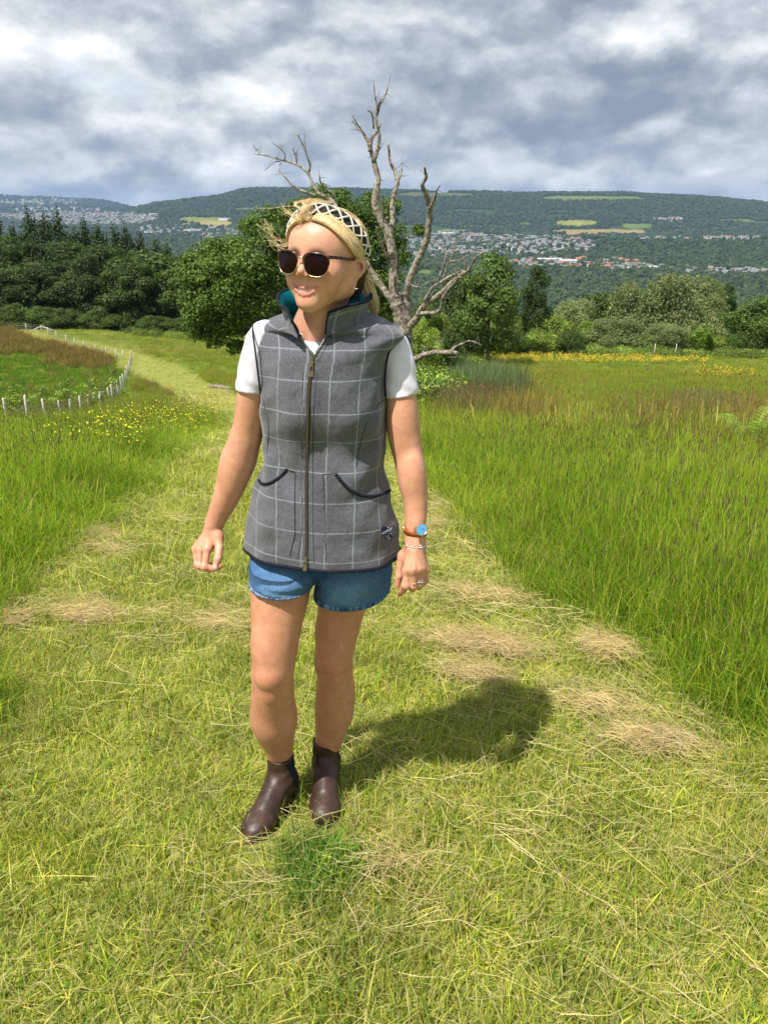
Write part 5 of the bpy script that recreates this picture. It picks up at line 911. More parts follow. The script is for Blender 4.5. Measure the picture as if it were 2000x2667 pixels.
R_ = [row(*q, f=float(np.interp(q[0], [1280, 1400], [0.985, 0.90]))) for q in rows_s(AR, 40)]; s.chain([r[0] for r in R_], [r[1] for r in R_], 0.008)
s.ell(W(1074, 1240, 1.745), (0.030, 0.026, 0.055), 0.02)
FR = [([(1060, 1487, 1.690), (1057, 1525, 1.682), (1048, 1539, 1.700), (1041, 1547, 1.715)], 0.0103),
      ([(1078, 1484, 1.684), (1077, 1526, 1.686), (1074, 1534, 1.712), (1070, 1524, 1.735)], 0.0100),
      ([(1095, 1482, 1.690), (1094, 1521, 1.694), (1091, 1529, 1.722), (1088, 1518, 1.745)], 0.0096),
      ([(1107, 1484, 1.705), (1106, 1512, 1.710), (1103, 1519, 1.732), (1100, 1510, 1.75)], 0.0084)]
TR = ([(1052, 1448, 1.728), (1043, 1472, 1.722), (1040, 1499, 1.715), (1035, 1524, 1.715)], [0.0135, 0.0105, 0.0095, 0.0075])
wr = W(1081, 1424, 1.72); hand(s, wr, 0.030, FR, TR, 0.0118)
for x, y, Y in ((1060, 1487, 1.69), (1079, 1484, 1.684), (1095, 1482, 1.69)):
    s.cone(W(1080, 1436, 1.695), W(x, y-2, Y-0.010), 0.0030, 0.0038, 0.006)
v, f = s.mesh(0.0019, it=2)
add_body(v, f, tint(v, [(W(1041, 1545, 1.71), 0.022, (0.62, 0.27, 0.19), 0.5), (W(1038, 1510, 1.71), 0.02, (0.68, 0.30, 0.24), 0.45)]+[(W(x, y, Y-0.01), 0.009, (0.60, 0.26, 0.17), 0.4) for x, y, Y in ((1060, 1489, 1.69), (1079, 1487, 1.684), (1095, 1485, 1.69), (1107, 1486, 1.70), (1057, 1525, 1.68), (1077, 1526, 1.68))]))
# head
YAW = math.radians(-27); ROLL = math.radians(3.0)
HR = np.array(Matrix.Rotation(YAW, 3, 'Z') @ Matrix.Rotation(ROLL, 3, 'Y') @ Matrix.Rotation(math.radians(-2), 3, 'X'))
HC = W(792, 669, 1.672)-HR@np.array([0, -0.088, 0.006])
def H(x, y, z): return HR@np.array([x, y, z])+HC
def hl(P): return (np.asarray(P)-HC)@HR
def Hell(s, c, r, k=0.01, rot=None, neg=False):
    R = HR if rot is None else HR@np.array(rot); s.ell(H(*c), r, k, R, neg)
s = SDF()
Hell(s, (0, 0.012, 0.028), (0.072, 0.092, 0.066), 0.02)
Hell(s, (0, -0.028, 0.030), (0.062, 0.052, 0.052), 0.03)
Hell(s, (0, -0.022, -0.020), (0.060, 0.058, 0.060), 0.03)
for q in (-1, 1):
    s.cone(H(q*0.054, 0.012, -0.030), H(q*0.046, 0.004, -0.055), 0.015, 0.015, 0.03)
    s.cone(H(q*0.046, 0.004, -0.055), H(q*0.014, -0.060, -0.086), 0.015, 0.015, 0.03)
    Hell(s, (q*0.041, -0.052, -0.022), (0.023, 0.023, 0.020), 0.022)
    Hell(s, (q*0.036, -0.056, -0.044), (0.020, 0.020, 0.020), 0.020)
Hell(s, (0, -0.055, -0.058), (0.046, 0.027, 0.032), 0.018)
Hell(s, (0, -0.067, -0.088), (0.019, 0.017, 0.014), 0.018)
for q in (-1, 1): Hell(s, (q*0.031, -0.088, 0.002), (0.019, 0.016, 0.013), 0.014, neg=True)
s.cone(H(0, -0.078, 0.012), H(0, -0.096, -0.018), 0.0055, 0.0062, 0.012)
Hell(s, (0, -0.0985, -0.0225), (0.0078, 0.0085, 0.0072), 0.007)
for q in (-1, 1):
    Hell(s, (q*0.0112, -0.0895, -0.0285), (0.0062, 0.0090, 0.0062), 0.006)
    Hell(s, (q*0.0060, -0.0955, -0.0355), (0.0034, 0.0055, 0.0042), 0.002, neg=True)
# mouth: upper and lower lip, the gap between them carved out
MC = 0.0315
cv_, cf_ = s.mesh(0.003, it=1); cb_ = BVHTree.FromPolygons([Vector(q) for q in hl(cv_)], [list(map(int, q)) for q in cf_])
def face_y(x, z):
    h_ = cb_.ray_cast(Vector((x, -0.25, z)), Vector((0, 1, 0))); return h_[0].y if h_[0] else -0.08
def lipline(z0, zc, dy, n=13, ex=1.0):
    t = np.linspace(-1, 1, n); return [H(MC*a, face_y(MC*a, z0+(zc-z0)*(1-abs(a)**(2*ex)))+dy, z0+(zc-z0)*(1-abs(a)**(2*ex))) for a in t], t
up, t = lipline(-0.0495, -0.0566, 0.0020, 7); upr = list(0.0012+0.0021*(1-t*t)); s.chain(up, upr, 0.003)
lo, t = lipline(-0.0500, -0.0700, 0.0016, 7); lor = list(0.0012+0.0034*(1-t*t)); s.chain(lo, lor, 0.004)
gm, t = lipline(-0.0497, -0.0626, -0.0022, 17)
for i in range(16):
    a, b_ = 0.0004+0.0029*(1-t[i]**2), 0.0004+0.0029*(1-t[i+1]**2); s.cone(gm[i], gm[i+1], a, b_, 0.0012, neg=True)
    iv = HR@np.array([0, 0.005, 0]); s.cone(gm[i]+iv, gm[i+1]+iv, a*1.15, b_*1.15, 0.0012, neg=True)
    if 2 < i < 13: s.cone(gm[i]+2*iv, gm[i+1]+2*iv, a*1.2, b_*1.2, 0.0012, neg=True)
# ears
for q in (-1, 1):
    e = [H(q*0.065, -0.004, -0.049), H(q*0.071, 0.004, -0.038), H(q*0.086, 0.014, -0.016), H(q*0.085, 0.010, 0.001), H(q*0.072, -0.002, 0.004), H(q*0.067, -0.009, -0.009)]
    e = catmull(e, 14); s.chain(e, [0.0050]*2+[0.0036]*12, 0.004); Hell(s, (q*0.067, -0.004, -0.044), (0.006, 0.008, 0.010), 0.006)
    Hell(s, (q*0.068, 0.002, -0.020), (0.0045, 0.014, 0.024), 0.005)
    Hell(s, (q*0.081, -0.002, -0.017), (0.0075, 0.0060, 0.0120), 0.003, neg=True); Hell(s, (q*0.0735, 0.006, -0.016), (0.0040, 0.018, 0.024), 0.003)
# neck and upper chest
s.cone(H(0.0, 0.022, -0.050), W(822, 862, 1.795), 0.050, 0.050, 0.022)
s.cone(W(822, 862, 1.795), W(822, 900, 1.81), 0.050, 0.052, 0.02)
s.ell(W(818, 935, 1.81), (0.09, 0.060, 0.045), 0.03)
hv, hf = s.mesh(0.00165, it=2)
L_ = hl(hv); c = tint(hv, [(H(0.040, -0.065, -0.026), 0.026, (0.66, 0.26, 0.19), 0.50), (H(-0.040, -0.065, -0.026), 0.026, (0.66, 0.26, 0.19), 0.50), (H(0, -0.10, -0.026), 0.017, (0.68, 0.27, 0.19), 0.45), (H(0.0, -0.08, -0.09), 0.02, (0.66, 0.32, 0.22), 0.3), (H(0.076, 0.02, 0.0), 0.02, (0.60, 0.26, 0.18), 0.35)], np.array([0.64, 0.360, 0.250]))
# lip colour follows the modelled lips
for P, rr in ((up, upr), (lo, lor)):
    P = np.array(P); near = (hl(hv)[:, 1] < -0.05) & (np.abs(hl(hv)[:, 2]+0.06) < 0.03); dd = np.full(len(hv), 1.0)
    Pf = hl(catmull(P, 40)); rf = np.interp(np.linspace(0, 1, 40), np.linspace(0, 1, len(rr)), rr)
    dd[near] = (np.sqrt(((hl(hv[near])[:, None, ::2]-Pf[None][..., ::2])**2).sum(-1))-rf[None]).min(1)
    a = np.clip((0.0014-dd)/0.0009, 0, 1)[:, None]; c = c*(1-a)+np.array([0.56, 0.215, 0.185])*a
add_body(hv, hf, c)
body = pobj('body', np.concatenate(body_v), np.concatenate(body_f), SKIN, cols=np.concatenate(body_c))
# teeth
g = Geo(); TM, _, _ = mat_new('teeth', (0.58, 0.54, 0.46), 0.3, 0.4)
for i in range(-4, 5):
    a = i*0.0068; x = a*0.92; z = -0.0605+0.0088*(x/0.030)**2; y = face_y(x, z)+0.0038
    v, f = box((0, 0, 0), (0.00330, 0.0018, 0.0050)); rz = math.atan2(0.025*x/0.03**2, 1)
    R = np.array(Matrix.Rotation(rz, 3, 'Z')); v = v@R.T+np.array([x, y, z]); g.add(v@HR.T+HC, f)
pgeo('teeth', g, TM, smooth=False)
g = Geo(); MD, _, _ = mat_new('mouth_inside', (0.10, 0.02, 0.02), 0.6, 0.3); v, f = ico(2); g.add(v*np.array([0.027, 0.008, 0.012])@HR.T+H(0, face_y(0, -0.06)+0.016, -0.061), f)
pgeo('mouth_inside', g, MD)
# ---------------- sunglasses
def lens_outline(cx, cz, w_, h, n=40):
    t = np.linspace(0, 2*math.pi, n, endpoint=False); x = np.cos(t); z = np.sin(t)
    e = 2/2.55; X = np.sign(x)*np.abs(x)**e*w_; Z = np.sign(z)*np.abs(z)**e*h
    X *= 1+0.10*Z/h; Z = np.where(Z > 0, Z*0.92, Z*1.05)
    return np.stack([cx+X, cz+Z], 1)
LENS, nt_, b_ = mat_new('dark_brown_lens', (0.010, 0.002, 0.002), 0.16, 0.16)
TORT = noise_mat('tortoiseshell', (0.012, 0.005, 0.004), (0.16, 0.035, 0.012), 90, 0.22, 0, None, 0.5, detail=3, lo=0.45, hi=0.70)
glasses = None; gl_parts = []
GY = -0.1010
def gp(x, z, y=0): # lenses wrap slightly
    return H(x, GY+y+0.9*abs(x)**2*3.2, z)
frame = Geo(); rims = Geo(); lensm = []
for q in (-1, 1):
    o_ = lens_outline(q*0.0345, -0.0065, 0.0268, 0.0225)
    P = np.array([gp(a[0], a[1]) for a in o_]); ce = gp(q*0.0345, -0.0065, -0.0020)
    v = np.vstack([P, [(p+ce)/2-HR@np.array([0, 0.0008, 0]) for p in P], ce]); n = len(P); i = np.arange(n); j = (i+1) % n
    lensm.append((v, [np.stack([i, j, n+j, n+i], 1), np.stack([n+i, n+j, np.full(n, 2*n)], 1)]))
    v, f = tube(P, 0.0008, 6, closed=True); rims.add(v, f)
    # browline: thick upper part, tapering down both sides
    sel = [k for k in range(n) if o_[k, 1] > -0.012]; ks = sorted(sel, key=lambda k: math.atan2(o_[k, 1]+0.03, (o_[k, 0]-q*0.0345)))
    Q = np.array([gp(o_[k, 0]*1.0+(o_[k, 0]-q*0.0345)*0.03, o_[k, 1]+0.0016*(o_[k, 1] > 0), -0.0016) for k in ks]); t = np.linspace(-1, 1, len(Q))
    v, f = tube(Q, 0.0009+0.0014*(1-np.abs(t)**3), 8); frame.add(v, f)
    hx = q*0.0640; P = catmull([gp(q*0.058, 0.010, -0.001), gp(hx, 0.0100, 0.001), H(q*0.0705, -0.060, 0.0090), H(q*0.0735, -0.030, 0.0060), H(q*0.0735, -0.004, 0.0050), H(q*0.071, 0.012, 0.002)], 16)
    for dz in (-0.0014, 0.0, 0.0014):
        v, f = tube(P+HR@np.array([0, 0, 1])*dz*np.linspace(1.5, 0.6, 16)[:, None], 0.0017, 6); frame.add(v, f)
glasses = pgeo('sunglasses', frame, TORT, label='tortoiseshell browline sunglasses with dark brown lenses and gold rims')
pgeo('rim', rims, GOLD, glasses)
for v, f in lensm: pobj('lens', v, f, LENS, glasses, smooth=True)
g = Geo(); v, f = tube(catmull([gp(-0.0085, 0.003), gp(-0.004, 0.0055, -0.002), gp(0.004, 0.0055, -0.002), gp(0.0085, 0.003)], 10), 0.0016, 6); g.add(v, f)
pgeo('bridge', g, GOLD, glasses)
# ---------------- earring
g = Geo(); E0 = H(0.0735, -0.010, -0.052)
for a, b_ in (((0, 0, 0.004), (0.006, -0.001, -0.002)), ((0.006, -0.001, -0.002), (0.013, 0.002, -0.001)), ((0.002, 0, -0.004), (0.004, 0, -0.007))):
    v, f = tube([E0+HR@np.array(a), E0+HR@np.array(b_)], 0.0011, 6); g.add(v, f)
pgeo('earring', g, STEEL)
# ---------------- hair
def hair_mat(name, c1, c2):
    m, nt, b = mat_new(name, c1, 0.42, 0.4); a = nd(nt, 'ShaderNodeAttribute', attribute_name='Col')
    lk(nt, a, 0, b, 'Base Color'); b.inputs['Sheen Weight'].default_value = 0.1
    return m
HAIR = hair_mat('blonde_hair', None or (0.6, 0.42, 0.2), None)
def scalp(u, infl=0.0):
    """unit direction in head space -> point on the hair-bearing surface"""
    u = np.asarray(u, float); u = u/np.linalg.norm(u, axis=-1, keepdims=True)
    r = np.array([0.0750, 0.0985, 0.0700])+infl
    k = 1/np.sqrt(((u/r)**2).sum(-1, keepdims=True)); return u*k+np.array([0, 0.010, 0.030])
def slerp(a, b, t):
    a, b = unit(a), unit(b); w_ = math.acos(np.clip(a.dot(b), -1, 1)); return (np.sin((1-t)*w_)[:, None]*a+np.sin(t*w_)[:, None]*b)/math.sin(w_)
# hairline directions from her right ear over the forehead to her left ear (head space, z up, -y forward)
HP_ = [(0.074, 0.012, 0.006), (0.070, -0.014, 0.018), (0.060, -0.042, 0.044), (0.043, -0.056, 0.062), (0.020, -0.063, 0.073), (0, -0.066, 0.076)]
HP_ = [(-a, b, c) for a, b, c in HP_]+HP_[-2::-1]
HLN = catmull([unit(np.array(q)-np.array([0, 0.010, 0.030])) for q in HP_], 221)
ROOT = unit((0.10, 0.98, -0.38))
hairg = Geo(); r_ = np.random.default_rng(11)
def hcol(n=1, lite=0.5): 
    k = np.clip(r_.normal(lite, 0.42), 0, 1.0); return np.array([0.48, 0.30, 0.11])*(1-k)+np.array([0.98, 0.76, 0.43])*k
def strand(P, r0, r1, col):
    n = len(P); v, f = tube(P, np.linspace(r0, r1, n), 3); hairg.add(v, f, col)
CROWN = unit((0, -0.25, 1.0)); EAR = {q: unit(np.array([q*0.076, 0.030, -0.020])-np.array([0, 0.010, 0.030])) for q in (-1, 1)}
for i in range(4200):   # front hair: parted in the middle, sweeping along the hairline and back over the ears
    q = 1 if r_.random() < 0.62 else -1; k0 = 110+q*int(abs(r_.normal(0, 22))); k1 = 110+q*int(r_.uniform(88, 108)); k0 = min(max(k0, 20), 200)
    dl = r_.beta(1.0, 1.4)*0.55; ks_ = np.linspace(k0, k1, 14).astype(int); t = np.linspace(0, 1, 14)
    U = HLN[ks_]; U = U+(CROWN-U)*(dl*(1-0.35*t)+0.02*np.sin(t*9+i))[:, None]; e2_ = slerp(U[-1], unit(ROOT+r_.normal(0, 0.06, 3)), np.linspace(0.12, 1, 7)); U = np.vstack([U, e2_])
    lift = 0.0015+0.0055*r_.random()+0.004*np.sin(np.linspace(0, 1, 21)*math.pi)[:, None]; P = scalp(U, lift)+r_.normal(0, 0.00022, (21, 3)); P[0] -= unit(P[0])*0.004
    strand(P@HR.T+HC, 0.00050, 0.00045, hcol(lite=0.62))
for i in range(2200):   # crown and back of the head
    u = r_.normal(0, 1, 3); u[1] = abs(u[1])*1.1-0.25; u[2] = abs(u[2])*1.2-0.35; a = unit(u)
    if a[1] < 0.05 and a[2] < 0.55: continue
    t = np.linspace(0, 1, 10); P = scalp(slerp(a, unit(ROOT+r_.normal(0, 0.08, 3)), t), r_.uniform(0.001, 0.008)); strand(P@HR.T+HC, 0.0007, 0.0006, hcol(lite=0.42))
# ponytail, hanging behind her left shoulder and blown outward
PT = [H(0.010, 0.108, 0.004)+0, W(925, 694, 1.84), W(942, 716, 1.85), W(955, 745, 1.85), W(968, 780, 1.85), W(974, 808, 1.86), W(971, 832, 1.87)]
PTc = catmull(PT, 24); wd = np.interp(np.linspace(0, 1, 24), [0, 0.2, 0.45, 0.7, 1.0], [0.012, 0.010, 0.0095, 0.009, 0.003])
for i in range(1500):
    o_ = r_.normal(0, 0.55, 3)*np.array([1, 0.8, 0.3]); m = r_.integers(17, 24); ph = r_.uniform(0, 6.28)
    P = PTc[:m]+o_*wd[:m, None]+0.0015*np.sin(np.linspace(0, 5, m)+ph)[:, None]*np.array([1, 0, 0.3]); strand(P, 0.0006, 0.0003, hcol(lite=0.8))
for i in range(360):    # nape hair under the ear, strand colour darkened to imitate the shade there
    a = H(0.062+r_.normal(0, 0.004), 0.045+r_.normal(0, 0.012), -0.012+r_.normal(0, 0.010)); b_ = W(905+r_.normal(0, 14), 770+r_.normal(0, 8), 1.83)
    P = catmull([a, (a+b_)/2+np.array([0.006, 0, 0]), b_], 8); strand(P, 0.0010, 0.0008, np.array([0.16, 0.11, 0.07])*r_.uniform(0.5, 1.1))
def wisp(pts, n, spread, r0=0.0005, lite=0.8):
    for i in range(n):
        k = len(pts); P = np.array([W(x+r_.normal(0, spread)*(0.25+j/k), y+r_.normal(0, spread)*(0.25+j/k), Y+r_.normal(0, 0.006)) for j, (x, y, Y) in enumerate(pts)])
        strand(catmull(P, 12), r0, 0.00018, hcol(lite=lite))
wisp([(752, 640, 1.74), (735, 636, 1.74), (712, 624, 1.75), (695, 605, 1.75), (690, 590, 1.76)], 14, 14, 0.00022, 1.1)
wisp([(748, 650, 1.74), (730, 645, 1.74), (716, 640, 1.75), (706, 636, 1.75)], 8, 9, 0.00026)
wisp([(785, 580, 1.71), (784, 556, 1.70), (800, 538, 1.71), (822, 533, 1.73), (845, 535, 1.75)], 30, 8, 0.00034)
wisp([(783, 582, 1.70), (790, 556, 1.69), (802, 540, 1.70), (815, 534, 1.72)], 26, 8, 0.00036)
wisp([(782, 582, 1.70), (768, 566, 1.69), (752, 556, 1.69), (740, 549, 1.70)], 18, 9, 0.00026, 1.1)
wisp([(786, 545, 1.71), (770, 535, 1.72), (774, 527, 1.74), (800, 524, 1.76), (850, 529, 1.80)], 26, 4)
wisp([(800, 540, 1.72), (790, 528, 1.74), (815, 523, 1.78), (870, 531, 1.82)], 18, 4)
wisp([(932, 690, 1.84), (948, 712, 1.84), (962, 727, 1.85), (980, 735, 1.86), (998, 741, 1.87)], 24, 2.2, 0.0006, 0.95)
wisp([(935, 684, 1.84), (955, 700, 1.85), (972, 712, 1.86), (985, 716, 1.86)], 14, 5)
wisp([(972, 820, 1.86), (985, 838, 1.86), (1005, 848, 1.85), (1030, 852, 1.84)], 10, 3, 0.0004)
hair = pgeo('hair', hairg, HAIR, cols=True)
# scalp cap under the strands
g = Geo(); v, f = ico(5); keep = np.zeros(len(v), bool); hu = HLN/np.linalg.norm(HLN, axis=1)[:, None]
for k, u in enumerate(v):
    j = np.argmax(hu@u); h_ = hu[j]; keep[k] = (u[2] > h_[2]+0.03) if u[1] < -0.1 else (u[2] > -0.72 if u[1] > 0.12 else u[2] > h_[2]) 
f = f[keep[f].all(1)]; P = scalp(v, -0.0005); g.add(P@HR.T+HC, f, (0.50, 0.33, 0.14)); pgeo('hair_roots', g, HAIR, hair, cols=True)
# ---------------- headband: braided dark fabric with cream cords, from ear to ear over the top
BAND = noise_mat('dark_olive_fabric', (0.028, 0.026, 0.020), (0.050, 0.047, 0.037), 200, 0.9, 0.5, 500, 0.1)
CORD = noise_mat('cream_cord', (0.66, 0.62, 0.54), (0.78, 0.75, 0.68), 400, 0.85, 0.6, 900, 0.15)
th = np.linspace(math.radians(-104), math.radians(104), 90)
fw = math.radians(37)   # the arc leans forward of the crown
def band(t, s, up=0.0):
    """t angle over the head, s across the band (metres, + to the front)"""
    u = np.stack([np.sin(t), -np.cos(t)*math.sin(fw)+np.where(t > 0, 0.16, -0.20)*np.abs(np.sin(t))**2, np.cos(t)*math.cos(fw)], -1)
    P = scalp(u, 0.009); nrm = (P-np.array([0, 0.01, 0.03])); nrm /= np.linalg.norm(nrm, axis=-1, keepdims=True)
    T = np.gradient(P, axis=0) if P.ndim == 2 and len(P) > 2 else None
    T /= np.linalg.norm(T, axis=1)[:, None]; B = np.cross(T, nrm); B = B*np.where(B[:, 1:2] > 0, -1, 1)
    s = np.asarray(s).reshape(-1, 1) if np.ndim(s) else s; up = np.asarray(up).reshape(-1, 1) if np.ndim(up) else up
    return (P+B*s+nrm*up)@HR.T+HC
wdt = 0.0165*np.clip(1.0-0.55*np.abs(th/math.radians(104))**4, 0.3, 1); m = 11; rows = []
for k in range(m):
    a = -1+2*k/(m-1); rows.append(band(th, wdt*a, 0.0065*math.sqrt(max(0, 1-a*a))+0.0012*np.sin(th*38+a*3)-0.002))
V = np.array(rows); v = V.reshape(-1, 3); I, J = np.meshgrid(np.arange(m-1), np.arange(89), indexing='ij'); f = np.stack([I*90+J, I*90+J+1, (I+1)*90+J+1, (I+1)*90+J], -1).reshape(-1, 4)
hb = pobj('headband', v, f, BAND, label='dark olive braided headband laced with cream cord')
for ph, fr in ((0, 15), (2.1, 15), (4.2, 15)):
    a = np.sin(th*fr/2+ph); P = band(th, wdt*a*0.98, 0.0075*np.sqrt(np.maximum(0, 1-a*a*0.9))+0.0010*np.cos(th*fr+2*ph)); P = catmull(P[::2], 260)
    v, f = tube(P, 0.0019, 6); pobj('cord', v, f, CORD, hb)
# ---------------- gilet
PSI = math.radians(-13)
RT = np.array([  # py, xl, xr, Yc, depth half, front bulge
    (1425, 641, 1040, 1.815, 0.132), (1400, 639, 1038, 1.815, 0.131), (1351, 645, 1035, 1.813, 0.127), (1297, 655, 1020, 1.81, 0.122), (1250, 669, 1011, 1.81, 0.117),
    (1199, 686, 1004, 1.81, 0.110), (1170, 687, 1002, 1.81, 0.108), (1141, 685, 1003, 1.81, 0.108), (1100, 678, 1007, 1.805, 0.111), (1062, 674, 1008, 1.80, 0.116),
    (1025, 677, 1007, 1.80, 0.120), (980, 673, 1005, 1.80, 0.118), (945, 668, 1006, 1.80, 0.113), (915, 663, 1020, 1.80, 0.106), (893, 659, 1036, 1.80, 0.098), (873, 657, 1050, 1.80, 0.088), (860, 660, 1046, 1.80, 0.078)])
nr = 130; tt = np.linspace(0, 1, nr); s_ = np.linspace(0, 1, len(RT)); RTi = catmull(RT, nr)
nphi = 241; TOPZ = None
Vr = [(960, 816, 817.5), (930, 815.5, 818), (900, 798, 837), (882, 785, 846), (870, 777, 850), (850, 770, 852)]
def ringpts(py, xl, xr, Yc, b, phi):
    c0 = W((xl+xr)/2, py, Yc); a = (xr-xl)/2*depth(c0)/FPX; cx = c0[0]; z = c0[2]
    Rz = np.array([[math.cos(PSI), -math.sin(PSI)], [math.sin(PSI), math.cos(PSI)]])
    e = 2/2.35
    full = np.linspace(0, 2*math.pi, 120)
    def sh(p, a):
        X = np.sign(np.sin(p))*np.abs(np.sin(p))**e*a; Yv = -np.sign(np.cos(p))*np.abs(np.cos(p))**e*b
        q = np.stack([X, Yv], -1)@Rz.T; return q
    for _ in range(5):
        q = sh(full, a); P = np.stack([q[:, 0]+cx, q[:, 1]+Yc, np.full(len(full), z)], 1); px, _p = proj(P)
        dl, dr = xl-px.min(), xr-px.max(); cx += (dl+dr)/2*depth(c0)/FPX; a += (dr-dl)/2*depth(c0)/FPX
    q = sh(phi, a); return np.stack([q[:, 0]+cx, q[:, 1]+Yc, np.full(len(phi), z)], 1)
Bc = [(849, 872, 1.702), (880, 864, 1.700), (928, 848, 1.728), (955, 826, 1.80), (948, 812, 1.865), (892, 805, 1.915), (838, 802, 1.925), (788, 805, 1.915), (744, 815, 1.865), (736, 832, 1.80), (748, 852, 1.738), (764, 872, 1.705), (777, 882, 1.694)]
Tc = [(858, 813, 1.700), (903, 798, 1.690), (948, 787, 1.72), (968, 775, 1.80), (958, 757, 1.875), (897, 749, 1.93), (838, 747, 1.94), (780, 749, 1.93), (733, 760, 1.875), (722, 776, 1.80), (728, 796, 1.735), (746, 806, 1.705), (760, 838, 1.688)]
Bp = catmull([W(*q) for q in Bc], nphi); Tp = catmull([W(*q) for q in Tc], nphi)
rowsP, rowsU = [], []
u = np.linspace(0, 1, nphi)
for py, xl, xr, Yc, b in RTi:
    ph = np.linspace(-math.pi/2, math.pi/2, 400); P = ringpts(py, xl, xr, Yc, b, ph); px, pyy = proj(P)
    vl = np.interp(-pyy, [-q[0] for q in Vr], [q[1] for q in Vr]); vr = np.interp(-pyy, [-q[0] for q in Vr], [q[2] for q in Vr])
    zx = np.interp(pyy, [928, 971, 1062, 1206, 1387, 1500], [816, 810, 803, 799.6, 799, 797])
    dv = np.where(pyy > 945, 0, (vr-vl)/2); mid = np.where(pyy > 945, zx, (vl+vr)/2)
    pl = ph[np.argmin(np.abs(px-(mid-dv)))]; pr = ph[np.argmin(np.abs(px-(mid+dv)))]
    phi = pr+(2*math.pi+pl-pr)*u; Q = ringpts(py, xl, xr, Yc, b, phi)
    # bust and folds
    z = Q[:, 2]; fr = np.clip(np.cos(phi-PSI*0), 0, 1)
    for xo in (-0.072, 0.078):
        dx = (Q[:, 0]-(Q[:, 0].min()+Q[:, 0].max())/2-0.018-xo)/0.052; dz = (z-1.055)/0.060
        Q[:, 1] -= 0.014*np.exp(-dx*dx-dz*dz)*(np.cos(phi) > 0)
    rowsP.append(Q); rowsU.append(phi)
R0 = rowsP[-1]
for k in range(1, 15):
    t = k/14; P = R0*(1-t)+Bp*t; P[:, 2] += 0.010*math.sin(math.pi*t)*np.abs(np.sin(rowsU[-1])) ; rowsP.append(P)
G = np.array(rowsP); nR = len(G)
# uv: distance from the zip along the ring, height
seg = np.linalg.norm(np.diff(G, axis=1), axis=2); cum = np.concatenate([np.zeros((nR, 1)), np.cumsum(seg, 1)], 1)
tot = cum[:, -1:]; half = u[None] < 0.5
Ucol = np.where(half, cum+0.021, -(tot-cum)+0.013)   # each front panel starts its own check
off = np.where(half, G[:, :1, 0]-G[0, 0, 0], 0); Ucol = Ucol+np.where(half, np.maximum(0, (cum[:, :1]*0)), 0)
gap = np.linalg.norm(G[:, 0]-G[:, -1], axis=1)[:, None]/2; Ucol = Ucol+np.where(half, gap*0.9, -gap*0.9)
vh = np.concatenate([[0], np.cumsum(np.linalg.norm(np.diff(G[:, nphi//8], axis=0), axis=1))])
Vcol = np.tile((vh-0.020)[:, None], (1, nphi))
Vcol = Vcol-0.06*np.clip(-Ucol-0.03, 0, 1)*np.clip(1-vh/0.25, 0, 1)[:, None]*(~half)
# folds: low ripples, stronger at waist and lower left
ph_, zz_ = np.meshgrid(u*2*math.pi, vh, indexing='xy')
fold = 2.1*0.0022*np.sin(zz_*46+3.0*np.sin(ph_*2+1)+ph_*2)*np.exp(-((zz_-0.24)/0.07)**2)*1.3+0.0018*np.sin(ph_*9+zz_*9)+0.003*np.sin(zz_*30+ph_*4.0)*np.exp(-((zz_-0.07)/0.06)**2)+0.0012*np.sin(zz_*75-ph_*5+2*np.sin(ph_*3))
nrm = np.cross(np.gradient(G, axis=1), np.gradient(G, axis=0)); nrm /= np.linalg.norm(nrm, axis=2)[..., None]+1e-9
cen = G.mean(1, keepdims=True); sg = np.sign(((G-cen)*nrm).sum(2))[..., None]; nrm = nrm*np.where(sg == 0, 1, sg)
fade = np.clip(np.minimum(u, 1-u)/0.03, 0, 1)[None, :, None]
G = G+nrm*fold[..., None]*fade*np.clip(1-(np.arange(nR)-nr+10)/10, 0, 1)[:, None, None]
def gridf(n, m): 
    I, J = np.meshgrid(np.arange(n-1), np.arange(m-1), indexing='ij'); return np.stack([I*m+J, I*m+J+1, (I+1)*m+J+1, (I+1)*m+J], -1).reshape(-1, 4)
vv = G.reshape(-1, 3); ff = gridf(nR, nphi)
def outward(v, f, c):   # flip a grid so that normals point away from c
    n = np.cross(v[f[:, 1]]-v[f[:, 0]], v[f[:, 2]]-v[f[:, 0]]); m_ = v[f].mean(1)
    return f[:, ::-1] if ((m_-c)*n).sum() < 0 else f
ff = outward(vv, ff, vv.mean(0))
gilet = pobj('gilet', vv, ff, TWEED, uv=np.stack([Ucol.ravel(), Vcol.ravel()], 1), label='grey tweed gilet with pale windowpane check and navy piping')
bvh = BVHTree.FromPolygons([Vector(p) for p in vv], [list(map(int, q)) for q in ff])
O_ = Vector((0, 0, CAMZ))
def cast(px, py, off=0.001, Yf=1.70):
    d_ = Vector(W(px, py, 1.0)-np.array(O_)).normalized(); h = bvh.ray_cast(O_, d_)
    if h[0] is None: p = W(px, py, Yf); q = bvh.find_nearest(Vector(p)); return np.array(q[0])+np.array(q[1])*off
    return np.array(h[0])+np.array(h[1])*off
def seam(name, pts, rad, mat, n=40, off=0.0, parent=None, closed=False, flat=None, label=None):
    P = catmull(np.array([(a[0], a[1]) for a in pts], float), n); P = np.array([cast(a, b, off) for a, b in P])
    P[1:-1] = (P[:-2]+2*P[1:-1]+P[2:])/4
    v, f = tube(P, rad, 8); return pobj(name, v, f, mat, parent or gilet, label=label)
